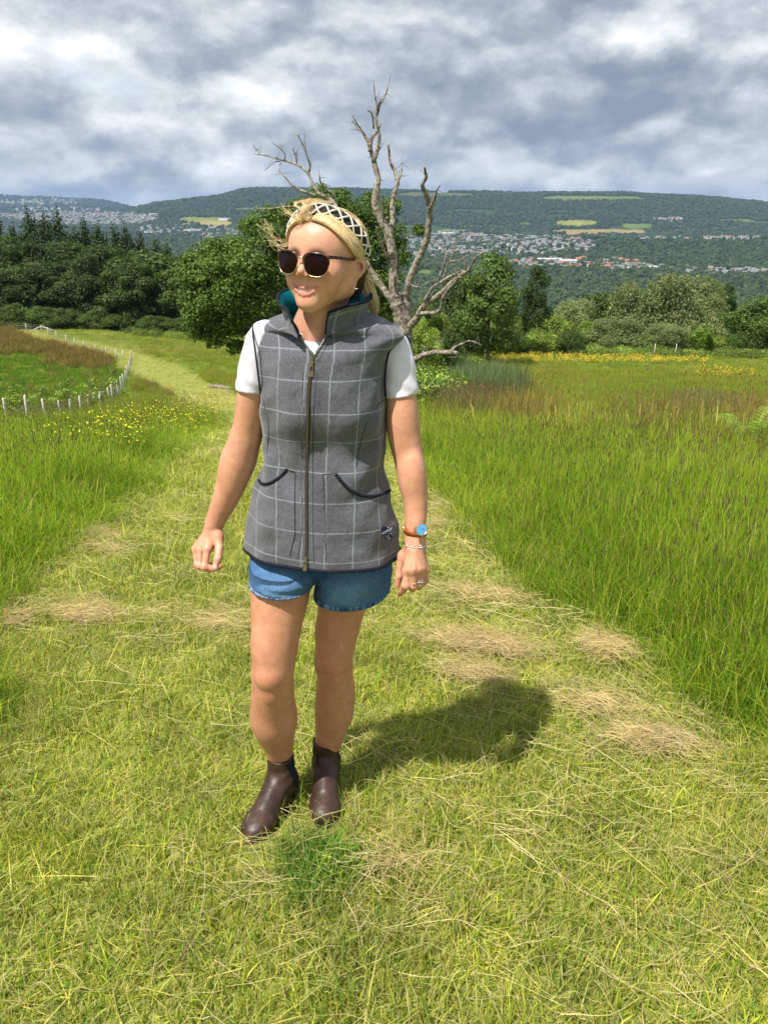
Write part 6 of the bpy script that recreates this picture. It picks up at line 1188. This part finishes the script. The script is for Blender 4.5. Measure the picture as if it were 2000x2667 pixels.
# collar: outer tweed, inner fleece, piping round the edge
ks = 9; cg = []
for k in range(ks):
    t = k/(ks-1); P = Bp*(1-t)+Tp*t; ctr = (Bp.mean(0)*(1-t)+Tp.mean(0)*t); dr_ = P-ctr; dr_[:, 2] = 0; dr_ /= np.linalg.norm(dr_, axis=1)[:, None]
    P = P+dr_*(-0.007*math.sin(math.pi*t)); cg.append(P+dr_*0.0015)
cg = np.array(cg); vc = cg.reshape(-1, 3); fc = outward(vc, gridf(ks, nphi), vc.mean(0))
segc = np.concatenate([[0], np.cumsum(np.linalg.norm(np.diff(Bp, axis=0), axis=1))]); uc = np.where(u < 0.5, segc+0.052, -(segc[-1]-segc)-0.02)
uvc = np.stack([np.tile(uc, ks), np.repeat(np.linspace(0, 0.06, ks)+0.030, nphi)], 1)
pobj('collar', vc, fc, TWEED, gilet, uv=uvc)
ci = []
for k in range(ks):
    P = cg[k]; ctr = P.mean(0); dr_ = P-ctr; dr_[:, 2] = 0; dr_ /= np.linalg.norm(dr_, axis=1)[:, None]; ci.append(P-dr_*(0.005+0.002*math.sin(math.pi*k/(ks-1)))+0.0008*np.sin(u*60)[:, None]*dr_)
ci = np.array(ci); vi = ci.reshape(-1, 3); fi = outward(vi, gridf(ks, nphi), vi.mean(0))[:, ::-1]
pobj('collar_lining', vi, fi, TEAL, gilet, label='teal fleece collar lining')
edge = np.vstack([cg[::2, 0]*0.5+ci[::2, 0]*0.5, (cg[-1, 1:-1:3]+ci[-1, 1:-1:3])/2, (cg[::-2, -1]+ci[::-2, -1])/2])
v, f = tube(catmull(edge, 260), 0.0032, 8); pobj('collar_piping', v, f, PIPE, gilet)
g = Geo(); v, f = tube(Bp[6:-6]*1.0, 0.0012, 5); g.add(v, f); pgeo('collar_seam', g, PIPE, gilet)
# teal facing along the open front, inside the V
rowsV = [i for i in range(nR) if G[i, 0, 2] > 1.196]
for side, idx in (('l', -1), ('r', 0)):
    P = np.array([G[i, idx] for i in rowsV]); inn = np.array([G[i, idx]+unit(G[i, idx]-G[i, (3 if idx == 0 else -4)])*0.006 for i in rowsV]); inn[:, 1] += 0.006; dp = P.copy(); dp[:, 1] += 0.004
    q_ = -1 if side == 'l' else 1; A = np.array([P+np.array([-q_*0.0005, 0.001, 0]), P+np.array([-q_*0.004, 0.006, 0]), P+np.array([q_*0.015, 0.016, 0])]).reshape(-1, 3); pobj('front_facing', A, gridf(3, len(P)), TEAL, gilet)
# hem binding, armhole piping
v, f = tube(G[0][::3], 0.0045, 8); v[:, 2] -= 0.002; pobj('hem_binding', v, f, PIPE, gilet)
def loop(name, pts, rad): v, f = tube(catmull([W(*q) for q in pts], 40), rad, 8); return pobj(name, v, f, PIPE, gilet)
loop('armhole_piping', [(1050, 872, 1.79), (1037, 884, 1.765), (1024, 898, 1.745), (1014, 915, 1.735), (1008, 935, 1.732), (1004, 965, 1.735), (1002.5, 1000, 1.74), (1004.5, 1034, 1.75)], 0.0024)
loop('armhole_piping', [(659, 846, 1.795), (659, 870, 1.765), (664, 905, 1.745), (669, 945, 1.735), (674, 985, 1.740), (679, 1026, 1.76)], 0.0021)
# teal lining showing at her left armhole
A = np.array([W(x, y, Y) for x, y, Y in ((1050, 872, 1.79), (1032, 893, 1.775), (1020, 911, 1.77), (1010, 932, 1.77), (1064, 884, 1.83), (1066, 900, 1.84), (1065, 918, 1.84), (1060, 940, 1.84))])
A = np.vstack([catmull(A[:4], 12), catmull(A[:4]*0.4+A[4:]*0.6+np.array([0.004, -0.004, 0.003]), 12), catmull(A[4:], 12)]); fa = gridf(3, 12)
pobj('armhole_lining', A, fa, TEAL, gilet)
v, f = tube(catmull([W(1050, 872, 1.79), W(1060, 878, 1.82), W(1066, 892, 1.84), W(1067, 915, 1.845), W(1062, 940, 1.85)], 24), 0.003, 8); pobj('armhole_piping', v, f, PIPE, gilet)
# pockets, seams
seam('pocket_piping', [(675, 1251), (681, 1258), (690, 1261), (706, 1257), (722, 1247), (738, 1234), (748, 1222)], 0.0036, PIPE, off=0.001)
seam('pocket_piping', [(874, 1234), (884, 1247), (900, 1265), (920, 1281), (945, 1291), (972, 1292), (995, 1287), (1014, 1278)], 0.0040, PIPE, off=0.001)
SEAM = noise_mat('dark_seam', (0.035, 0.035, 0.04), (0.05, 0.05, 0.055), 200, 0.95)
seam('pocket_edge', [(748, 1222), (757, 1227), (769, 1232), (769, 1260), (768, 1330), (769, 1390), (762, 1420), (755, 1448)], 0.0011, PIPE, off=0.0002)
seam('pocket_edge', [(874, 1232), (860, 1234), (842, 1236), (843, 1250), (847, 1330), (848, 1400), (849, 1460)], 0.0009, SEAM, off=0.0001)
seam('panel_seam', [(1004, 1038), (985, 1055), (966, 1085), (948, 1120), (936, 1165), (928, 1215)], 0.0010, SEAM, off=0.0001)
seam('panel_seam', [(696, 1180), (700, 1100), (690, 1060), (682, 1030)], 0.0009, SEAM, off=0.0001)
seam('front_seam', [(790, 968), (788, 1062), (785, 1206), (786, 1387), (774, 1455)], 0.0008, SEAM, off=0.0001)
seam('front_seam', [(826, 968), (818, 1062), (815, 1206), (816, 1387), (818, 1466)], 0.0008, SEAM, off=0.0001)
# zip: dark tape with brass teeth; open above the upper pull
zp = [(816, 932), (813, 950), (810, 971), (805, 1020), (803, 1062), (801, 1130), (799.6, 1206), (799.4, 1300), (799.6, 1387), (799, 1430), (797.5, 1460)]
Pz = catmull(np.array(zp, float), 300); Pz = np.array([cast(a, b, 0.0012) for a, b in Pz])
for _ in range(6): Pz[1:-1] = (Pz[:-2]+2*Pz[1:-1]+Pz[2:])/4
TAPE, _, _ = mat_new('zip_tape', (0.012, 0.012, 0.015), 0.9, 0.2)
ex = np.array([math.cos(PSI), math.sin(PSI), 0])
A = np.vstack([Pz+ex*a+np.array([0, b_, 0]) for a, b_ in ((-0.0055, 0.0022), (-0.003, 0), (0.003, 0), (0.0055, 0.0022))])
zipo = pobj('zip', A, outward(A, gridf(4, 300), np.array([0, 5, 1.]))[:, :], TAPE, gilet)
g = Geo()
def teeth(P, g, side=None):
    L = np.concatenate([[0], np.cumsum(np.linalg.norm(np.diff(P, axis=0), axis=1))]); n = int(L[-1]/0.0021)
    for k in range(n):
        p = np.array([np.interp(k*0.0021, L, P[:, a]) for a in range(3)]); sd = (1 if k % 2 else -1) if side is None else side
        v, f = box(p+ex*0.0012*sd*(1 if side is None else 0)+np.array([0, -0.0010, 0]), (0.0017, 0.0011, 0.00062)); g.add(v, f)
teeth(Pz[::6], g)
teeth(np.array([G[i, -1] for i in rowsV])+np.array([0.0008, -0.0015, 0]), g, -1); teeth(np.array([G[i, 0] for i in rowsV])+np.array([-0.0008, -0.0015, 0]), g, 1)
pgeo('zip_teeth', g, BRASS, zipo, smooth=False)
def pull(px, py, L, flip=1, tilt=0.0):
    p = cast(px, min(py, 1462), 0.003); g = Geo(); dn = np.array([tilt, -0.05, -1.0]); dn /= np.linalg.norm(dn); sd = unit(np.cross(dn, (0, 1, 0))); nn = np.cross(sd, dn)
    R = np.stack([sd, nn, dn], 1); v, f = box(p+nn*0, (0.0042, 0.0022, 0.0065), R); g.add(v, f); v, f = box(p-np.array([0, 0.003, 0]), (0.0015, 0.0022, 0.004), R); g.add(v, f)
    q = p+np.array([0, -0.0045, 0])+dn*0.004
    for a in (-1, 1): v, f = tube([q+sd*a*0.0030, q+sd*a*0.0042+dn*L], 0.0012, 6); g.add(v, f)
    v, f = tube([q-sd*0.0032, q+sd*0.0032], 0.0013, 6); g.add(v, f); v, f = box(q+dn*L, (0.0052, 0.0013, 0.0022), R); g.add(v, f); v, f = box(q+dn*L*0.78, (0.0040, 0.0008, 0.0048), R); g.add(v, f)
    return pgeo('zip_pull', g, BRASS, zipo, smooth=False)
pull(813, 948, 0.021, tilt=-0.08); pull(797, 1455, 0.022, tilt=-0.10)
# embroidered badge low on her left side: dark navy hat and animal head with pale stitching
NAVY = noise_mat('navy_thread', (0.010, 0.013, 0.045), (0.02, 0.025, 0.07), 500, 0.7, 0.5, 900, 0.3)
PALE = noise_mat('pale_blue_thread', (0.35, 0.48, 0.66), (0.62, 0.70, 0.80), 500, 0.7, 0.5, 900, 0.3)
def patch(pts, off): 
    P = [cast(a, b, off) for a, b in catmull(np.array(pts+[pts[0]], float), 25)[:-1]]; c_ = cast(np.mean([a[0] for a in pts]), np.mean([a[1] for a in pts]), off+0.0006)
    n = len(P); i = np.arange(n); return np.vstack([P, c_]), np.stack([i, (i+1) % n, np.full(n, n)], 1)
g = Geo(); v, f = patch([(994, 1377), (1001, 1372), (1009, 1374), (1014, 1383), (1020, 1392), (1018, 1404), (1012, 1409), (1004, 1402), (998, 1391)], 0.0015); g.add(v, f)
v, f = patch([(990, 1385), (994, 1374), (1004, 1371), (1008, 1378), (1000, 1388)], 0.0018); g.add(v, f); logo = pgeo('badge', g, NAVY, gilet, label='small embroidered navy and pale blue badge of an animal head in a hat')
g = Geo()
for pts in ([(993, 1388), (1001, 1389), (1009, 1383), (1011, 1376), (1007, 1374)], [(997, 1385), (1003, 1384), (1007, 1379)], [(1012, 1384), (1015, 1378), (1017, 1374)], [(1001, 1394), (1006, 1396), (1010, 1392)], [(1011, 1390), (1016, 1388), (1017, 1393)], [(1006, 1397), (1009, 1404), (1013, 1404), (1013, 1399), (1009, 1398)]):
    P = catmull(np.array(pts, float), 10); v, f = tube([cast(a, b, 0.0028) for a, b in P], 0.0008, 5); g.add(v, f)
pgeo('badge_stitching', g, PALE, logo)
# ---------------- t-shirt
tv, tf = [], []
def sleeve(rows_, hem, nrm_):
    s = SDF(); R_ = [row(*q) for q in rows_]; R_ = [row(*q) for q in rows_s(rows_, 16)]; s.chain([r[0] for r in R_], [r[1] for r in R_], 0.008)
    hp = W(*hem); nn = unit(nrm_)
    def post(F, ax):
        X, Y, Z = np.meshgrid(*ax, indexing='ij'); d_ = (X-hp[0])*nn[0]+(Y-hp[1])*nn[1]+(Z-hp[2])*nn[2]
        F += 0.0010*np.sin(X*90+Z*110+2*np.sin(Z*40))+0.0006*np.sin(Y*120+Z*90); return np.maximum(F, d_).astype(np.float32)
    v, f = s.mesh(0.0028, it=1, post=post); return v, orient(v-v.mean(0), f)
for r, h_, n_, yh in (([(858, 668, 716, 1.80), (885, 645, 716, 1.80), (950, 627, 712, 1.805), (1016, 616, 700, 1.81), (1080, 606, 690, 1.815)], (656, 1016, 1.81), (-0.10, 0.0, -1), 0),
                      ([(872, 975, 1040, 1.80), (900, 985, 1060, 1.80), (950, 994, 1077, 1.795), (1022, 999, 1088, 1.79), (1090, 1004, 1098, 1.785)], (1045, 1026, 1.79), (0.16, 0.0, -1), 0)):
    v, f = sleeve(r, h_, n_); n = sum(len(a) for a in tv); tv.append(v); tf.append(f+n)
s = SDF(); s.ell(W(824, 962, 1.785), (0.082, 0.088, 0.112), 0.02); s.cone(W(822, 842, 1.82), W(817, 808, 1.70), 0.056, 0.060, 0.004, neg=True)
v, f = s.mesh(0.003, it=1); n = sum(len(a) for a in tv); tv.append(v); tf.append(orient(v-v.mean(0), f)+n)
tee = pobj('t_shirt', np.concatenate(tv), np.concatenate(tf), COTTON, label='plain white short-sleeved t-shirt under the gilet')
# fine silver chain at the neck
P = catmull([W(784, 868, 1.70), W(800, 905, 1.69), W(818, 922, 1.685), W(832, 905, 1.69), W(846, 880, 1.70)], 40); v, f = tube(P, 0.0007, 5); pobj('necklace', v, f, STEEL)
# ---------------- denim shorts
def denim():
    m, nt, b = mat_new('blue_denim', (0.04, 0.12, 0.28), 0.9, 0.15); t = nd(nt, 'ShaderNodeTexCoord')
    a = nd(nt, 'ShaderNodeAttribute', attribute_name='Col')
    n = nd(nt, 'ShaderNodeTexNoise', i_Scale=16.0, i_Detail=6.0, i_Roughness=0.7); lk(nt, t, 'Object', n, 0)
    r = ramp(nt, [(0.30, (0.72, 0.74, 0.78)), (0.72, (1.35, 1.28, 1.18))]); lk(nt, n, 0, r, 0); mx = mixc(nt, 1.0, (a, 0), (r, 0), 'MULTIPLY')
    mp_ = nd(nt, 'ShaderNodeMapping'); lk(nt, t, 'Object', mp_, 0); mp_.inputs['Scale'].default_value = (900, 900, 260); n2 = nd(nt, 'ShaderNodeTexNoise', i_Scale=1.0, i_Detail=3.0); lk(nt, mp_, 0, n2, 0)
    r2 = ramp(nt, [(0.35, (0.6, 0.63, 0.7)), (0.68, (1.5, 1.42, 1.32))]); lk(nt, n2, 0, r2, 0); m2 = mixc(nt, 1.0, (mx, 2), (r2, 0), 'MULTIPLY'); lk(nt, m2, 2, b, 'Base Color')
    n3 = nd(nt, 'ShaderNodeTexNoise', i_Scale=26.0, i_Detail=4.0, i_Roughness=0.6); lk(nt, t, 'Object', n3, 0)
    bp = nd(nt, 'ShaderNodeBump', i_Strength=0.9, i_Distance=0.009); lk(nt, n3, 0, bp, 'Height'); bp2 = nd(nt, 'ShaderNodeBump', i_Strength=0.4, i_Distance=0.001); lk(nt, n2, 0, bp2, 'Height'); lk(nt, bp, 0, bp2, 'Normal'); lk(nt, bp2, 0, b, 'Normal')
    return m
DENIM = denim(); g = Geo(); hemg = Geo(); nA = 96
def leg_tube(R, hem_tilt):
    R = catmull(np.array(R, float), 40); rows_ = []
    for i, (py, xl, xr, Y, b) in enumerate(R):
        c0 = W((xl+xr)/2, py, Y); a = (xr-xl)/2*depth(c0)/FPX; t = np.linspace(0, 2*math.pi, nA, endpoint=False)
        for _ in range(4):
            P = np.stack([c0[0]+a*np.cos(t), c0[1]+b*np.sin(t), np.full(nA, c0[2])+hem_tilt[0]*a*np.cos(t)+hem_tilt[1]*b*np.sin(t)], 1); px, _p = proj(P); dl, dr = xl-px.min(), xr-px.max(); c0[0] += (dl+dr)/2*depth(c0)/FPX; a += (dr-dl)/2*depth(c0)/FPX
        z = i/39; P[:, :2] += (P[:, :2]-c0[:2])*(0.010*np.sin(t*5+z*7)+0.012*np.sin(t*3-z*9+1)+0.010*np.sin(z*26+2*np.sin(t*2)))[:, None]
        rows_.append(P)
    return np.array(rows_)
def closedf(n, m):
    I, J = np.meshgrid(np.arange(n-1), np.arange(m), indexing='ij'); return np.stack([I*m+J, I*m+(J+1) % m, (I+1)*m+(J+1) % m, (I+1)*m+J], -1).reshape(-1, 4)
sh = []
for R, tl in (([(1395, 672, 850, 1.845, 0.070), (1432, 655, 846, 1.830, 0.088), (1480, 650, 836, 1.806, 0.108), (1505, 649, 825, 1.80, 0.104), (1516, 648.5, 819, 1.796, 0.101)], (-0.05, 0.0)),
              ([(1395, 820, 1010, 1.845, 0.080), (1432, 822, 1022, 1.840, 0.095), (1480, 823, 1021.5, 1.832, 0.114), (1520, 820, 1018.5, 1.838, 0.112), (1541, 818, 1016.5, 1.842, 0.110)], (0.10, 0.0))):
    Q = leg_tube(R, tl); v = Q.reshape(-1, 3); zz0 = np.repeat(np.arange(40), nA)/39
    base = np.array([0.052, 0.125, 0.28]); cc = np.tile(base, (len(v), 1)); t = np.tile(np.linspace(0, 2*math.pi, nA, endpoint=False), 40)
    fadef = np.exp(-((t-4.6)/0.7)**2)*np.exp(-((zz0-0.6)/0.35)**2); cc = cc*(1-0.6*fadef[:, None])+np.array([0.14, 0.28, 0.46])*0.6*fadef[:, None]
    hemz = zz0 > 0.86; st = (np.sin(t*46+3*np.sin(t*9)) > 0.1)
    cc[hemz] *= 1.0; cc[hemz & st] = (0.12, 0.24, 0.42); cc[(zz0 > 0.975)] = (0.22, 0.36, 0.52); cc[(np.abs(zz0-0.87) < 0.02)] = (0.16, 0.30, 0.48)
    g.add(v, outward(v, closedf(40, nA), v.mean(0)), cc)
    last = Q[-1]; inner = last+(last.mean(0)-last)*0.045; upi = inner+np.array([0, 0, 0.05])
    A = np.vstack([last, inner, upi]); g.add(A, outward(A, closedf(3, nA), A.mean(0))[:, ::-1], (0.05, 0.10, 0.2))
    sh.append(Q)
s = SDF(); s.ell(W(835, 1440, 1.84), (0.150, 0.085, 0.085), 0.02); v, f = s.mesh(0.006); g.add(v, orient(v-v.mean(0), f), (0.030, 0.10, 0.24))
shorts = pgeo('shorts', g, DENIM, cols=True, label='blue denim shorts with faded stitched hems')
THREAD, _, _ = mat_new('tan_thread', (0.42, 0.30, 0.16), 0.8, 0.2)
for Q in sh:
    v, f = tube(Q[34]+(Q[34]-Q[34].mean(0))*0.010, 0.0006, 4, closed=True); pobj('hem_stitching', v, f, THREAD, shorts)
    g2 = Geo(); A = np.array([Q[33]+(Q[33]-Q[33].mean(0))*0.002, Q[34]+(Q[34]-Q[34].mean(0))*0.016, Q[38]+(Q[38]-Q[38].mean(0))*0.016, Q[39]+(Q[39]-Q[39].mean(0))*0.004]); tA = np.linspace(0, 2*math.pi, nA, endpoint=False)
    A[1:3] += 0.0009*np.sin(tA*31+2*np.sin(tA*7))[None, :, None]*np.array([0.3, 1, 0.2]); v = A.reshape(-1, 3)
    cc = np.where((np.sin(np.tile(tA, 4)*37+3*np.sin(np.tile(tA, 4)*9)) > 0)[:, None], np.array([[0.13, 0.27, 0.46]]), np.array([[0.035, 0.09, 0.22]])); g2.add(v, outward(v, closedf(4, nA), v.mean(0)), cc); pgeo('hem_band', g2, DENIM, shorts, cols=True)
# ---------------- boots
LEATHER = noise_mat('brown_leather', (0.026, 0.012, 0.008), (0.060, 0.028, 0.018), 26, 0.46, 0.5, 70, 0.5, bd=0.003)
SOLE = noise_mat('dark_rubber', (0.022, 0.018, 0.015), (0.055, 0.042, 0.032), 60, 0.8, 0.6, 160, 0.3)
ELAS = noise_mat('navy_elastic', (0.008, 0.012, 0.022), (0.018, 0.024, 0.04), 300, 0.85, 0.6, 700, 0.2)
TAB, _, _ = mat_new('orange_tab', (0.50, 0.22, 0.04), 0.8)
s = SDF()
s.cone((0, 0.002, 0.06), (0, -0.006, 0.175), 0.040, 0.0375, 0.02); s.ell((0, -0.026, 0.052), (0.035, 0.040, 0.055), 0.02)
s.cone((0, 0.020, 0.078), (0, 0.105, 0.052), 0.040, 0.036, 0.02); s.cone((-0.004, 0.05, 0.040), (0, 0.13, 0.038), 0.036, 0.042, 0.015, ((0, 0, 1), 0.85))
s.ell((0.0, 0.150, 0.038), (0.0455, 0.052, 0.034), 0.015)
for a in (): s.cone((-0.04, a, 0.118-a*0.45), (0.04, a+0.004, 0.122-a*0.45), 0.0025, 0.0025, 0.008, neg=True)
def bootpost(F, ax):
    X, Y, Z = np.meshgrid(*ax, indexing='ij'); F = F+0.0012*np.sin(Z*190+Y*40)*np.exp(-((Z-0.105)/0.03)**2); F = np.maximum(F, Z-(0.158+0.10*np.abs(Y+0.005))); return np.maximum(F, 0.020-Z).astype(np.float32)
bv, bf = s.mesh(0.0024, it=2, post=bootpost); bf = orient(bv-bv.mean(0), bf)
def outline(off=0.0, n=72):
    t = np.linspace(0, 2*math.pi, n, endpoint=False); y = 0.070+(0.137+off)*np.cos(t)
    w_ = np.interp(0.070+0.137*np.cos(t), [-0.067, -0.05, -0.02, 0.03, 0.08, 0.13, 0.17, 0.195, 0.207], [0.020, 0.032, 0.038, 0.037, 0.043, 0.0485, 0.043, 0.028, 0.012]); x = np.sign(np.sin(t))*np.abs(np.sin(t))**0.45*(w_+off)
    return np.stack([x, y], 1)
def make_boot(ox, oy, oz, dirx, diry, pitch, label, tabside):
    f_ = unit((dirx, diry, pitch)); sd = unit(np.cross(f_, (0, 0, 1))); upv = np.cross(sd, f_); R = np.stack([sd, f_, upv], 1); O = np.array([ox, oy, oz]); T = lambda p: np.asarray(p)@R.T+O
    bo = pobj('boot', T(bv), bf, LEATHER, label=label)
    # elastic side panels lifted from the upper
    m_ = bv[bf].mean(1)
    for q in (-1, 1):
        wz = 0.010+0.016*np.clip((m_[:, 2]-0.06)/0.09, 0, 1); sel = (m_[:, 0]*q > 0.012) & (np.abs(m_[:, 1]+0.008-0.12*(m_[:, 2]-0.16)*0) < wz) & (m_[:, 2] > 0.066) & (m_[:, 2] < 0.156)
        fs = bf[sel]; ids, inv_ = np.unique(fs, return_inverse=True); c_ = np.array([0, 0, 0.1]); vv_ = bv[ids]; dd = vv_-np.array([0, -0.005, 0]); dd[:, 2] = 0; dd /= np.linalg.norm(dd, axis=1)[:, None]; pobj('elastic_panel', T(vv_+dd*0.0012), inv_.reshape(fs.shape), ELAS, bo)
    g = Geo(); lay = [(0.000, -0.003), (0.003, 0.000), (0.014, 0.001), (0.0145, 0.0035), (0.018, 0.0040), (0.022, 0.0030), (0.0225, -0.006)]; n = 72; A = []
    for z, o_ in lay:
        q = outline(o_, n); zz_ = np.full(n, z); A.append(np.stack([q[:, 0], q[:, 1], zz_+0.010*np.clip((q[:, 1]-0.13)/0.08, 0, 1)**2], 1))
    A[1] = A[1]+0; A[0][::2, :2] *= np.array([0.955, 0.99]); A[1][::2, :2] *= np.array([0.965, 0.99])
    A = np.array(A); v = A.reshape(-1, 3); f = closedf(len(lay), n); g.add(T(v), outward(v, f, v.mean(0))); g.add(T(A[0]), np.array([list(range(n))])); g.add(T(A[-1]), np.array([list(range(n))[::-1]]))
    pgeo('sole', g, SOLE, bo, smooth=False)
    g = Geo(); P = [(0.004*a, -0.047, 0.160+0.012*b_) for a, b_ in ((-1, -1), (-1, 1), (1, 1), (1, -1))]
    v, f = tube(T(P), 0.0016, 5); g.add(v, f); pgeo('pull_tab', g, TAB, bo)
    rim = bv[(bv[:, 2] > 0.150+0.10*np.abs(bv[:, 1]+0.005))]
make_boot(-0.300, 1.838, -0.142, -0.36, -0.93, -0.055, 'worn brown leather ankle boot stepping forward', 1)
make_boot(-0.176, 1.918, -0.148, 0.03, -1.0, -0.06, 'brown leather ankle boot set behind the other', 1)
# ---------------- watch, bracelets, rings (her left wrist and hands)
STRAP = noise_mat('tan_leather_strap', (0.30, 0.075, 0.018), (0.42, 0.11, 0.03), 80, 0.45, 0.3, 200, 0.4)
DIAL, nt, b_ = mat_new('blue_dial', (0.10, 0.38, 0.72), 0.18, 0.6); b_.inputs['Coat Weight'].default_value = 0.6
def wristring(py, hw, tilt, rad, n=48, cx=None, a=None):
    c0, r = row(py, 1056, 1107.5, 1.727); r = r*0.95 if a is None else a; t = np.linspace(0, 2*math.pi, n, endpoint=False)
    return c0, np.stack([c0[0]+r*np.cos(t), c0[1]+r*(0.93 if rad == 0 else rad)*np.sin(t), c0[2]+tilt*np.cos(t)*r], 1)
c0, P0 = wristring(1381, 0, -0.12, 0, a=0.0262); hwid = 0.0080
A = np.vstack([P0+np.array([0, 0, z])+(P0-c0)*k for z, k in ((-hwid, 0.0), (-hwid, 0.06), (hwid, 0.06), (hwid, 0.0))]); strap = pobj('watch', A, outward(A, closedf(4, 48), c0), STRAP, label='watch with tan leather strap and sky-blue dial')
wc = W(1097, 1379, 1.6935); nd_ = unit((0.42, -0.85, 0.28)); e1 = unit(np.cross((0, 0, 1), nd_)); e2 = np.cross(nd_, e1)
def disc(r, o, h): 
    t = np.linspace(0, 2*math.pi, 40, endpoint=False); c_ = wc+nd_*o; P = c_+r*(np.cos(t)[:, None]*e1+np.sin(t)[:, None]*e2); return P
g = Geo(); rings_ = [disc(0.0135, -0.004, 0), disc(0.0150, -0.002, 0), disc(0.0150, 0.0022, 0), disc(0.0138, 0.0030, 0), disc(0.0130, 0.0022, 0)]
A = np.vstack(rings_); g.add(A, outward(A, closedf(5, 40), wc)); g.add(rings_[0], np.array([list(range(40))[::-1]])); v, f = tube([wc+e1*-0.0*0+e2*-0.0150, wc+e2*-0.0185], 0.0017, 8); g.add(v, f)
for a in (-1, 1): v, f = box(wc+e1*a*0.0155-nd_*0.002, (0.0014, 0.0014, 0.007), np.stack([e1, nd_, e2], 1)); g.add(v, f)
pgeo('case', g, GOLD, strap, smooth=False); A = np.vstack([disc(0.0131, 0.0024, 0), [wc+nd_*0.0026]]); i = np.arange(40); pobj('dial', A, np.stack([i, (i+1) % 40, np.full(40, 40)], 1), DIAL, strap)
g = Geo(); 
for ang, L in ((0.2, 0.009), (1.4, 0.006)): v, f = tube([wc+nd_*0.0030, wc+nd_*0.0030+L*(math.sin(ang)*e1+math.cos(ang)*e2)], 0.0004, 4); g.add(v, f)
pgeo('hand', g, STEEL, strap)
g = Geo(); v, f = box(c0+np.array([-0.0285, -0.002, 0.001]), (0.0013, 0.003, 0.0095)); g.add(v, f); pgeo('buckle', g, GOLD, strap)
for k, (py, tl, rr) in enumerate(((1412, -0.10, 0.0285), (1420, -0.28, 0.0290))):
    c0, P = wristring(py, 0, tl, 1.08, a=rr); g = Geo(); v, f = tube(P, 0.0012, 6, closed=True); g.add(v, f)
    for a in (3.9, 4.75 if k else 4.6, 5.2):   # small rings and twisted links across the top of the wrist
        q = c0+np.array([rr*math.cos(a), rr*1.08*math.sin(a)-0.0015, tl*math.cos(a)*rr]); t = np.linspace(0, 2*math.pi, 14, endpoint=False); v, f = tube(q+0.0046*np.stack([np.cos(t), 0.35*np.sin(t)*0-0.001*np.ones(14), np.sin(t)], 1), 0.0010, 5, closed=True); g.add(v, f)
    for a in np.linspace(4.1, 5.4, 12):
        q = c0+np.array([rr*math.cos(a), rr*1.08*math.sin(a)-0.0018, tl*math.cos(a)*rr-0.001]); v, f = ico(1); g.add(q+v*0.0021, f)
    pgeo('bracelet', g, STEEL, label='silver bracelet of rings and twisted links on her wrist')
def fring(c_, ax_, r, mat, stone=0, n=20):
    ax_ = unit(ax_); a = unit(np.cross(ax_, (0.3, 1, 0.2))); b_ = np.cross(ax_, a); t = np.linspace(0, 2*math.pi, n, endpoint=False); g = Geo(); v, f = tube(c_+r*(np.cos(t)[:, None]*a+np.sin(t)[:, None]*b_), 0.0011, 5, closed=True); g.add(v, f)
    if stone:
        for k in range(stone): v, f = ico(1); g.add(c_+np.array([(k-(stone-1)/2)*0.0035, -r-0.001, 0.001*(k % 2)])+v*0.0021, f)
    return pgeo('ring', g, mat)
ax1 = W(1077, 1526, 1.686)-W(1078, 1484, 1.684); fring(W(1077.5, 1516, 1.686), ax1+np.array([0.012, 0, 0]), 0.0108, GOLD, 2)
ax2 = W(1094, 1521, 1.694)-W(1095, 1482, 1.690); fring(W(1094.5, 1512, 1.693), ax2, 0.0105, STEEL, 4); fring(W(1094.8, 1506, 1.692), ax2, 0.0106, STEEL, 0)
ax3 = W(514, 1470, 1.845)-W(511, 1430, 1.865); fring(W(513.5, 1467, 1.846), ax3+np.array([-0.004, 0, -0.02]), 0.0108, STEEL, 1)
# thumb nail of her right hand, finger nails
NAIL, _, _ = mat_new('nail', (0.74, 0.50, 0.44), 0.25, 0.5); g = Geo()
v, f = ico(2); 
g.add(W(561, 1478, 1.7755)+v*np.array([0.0062, 0.0020, 0.0078]), f); pgeo('nail', g, NAIL)
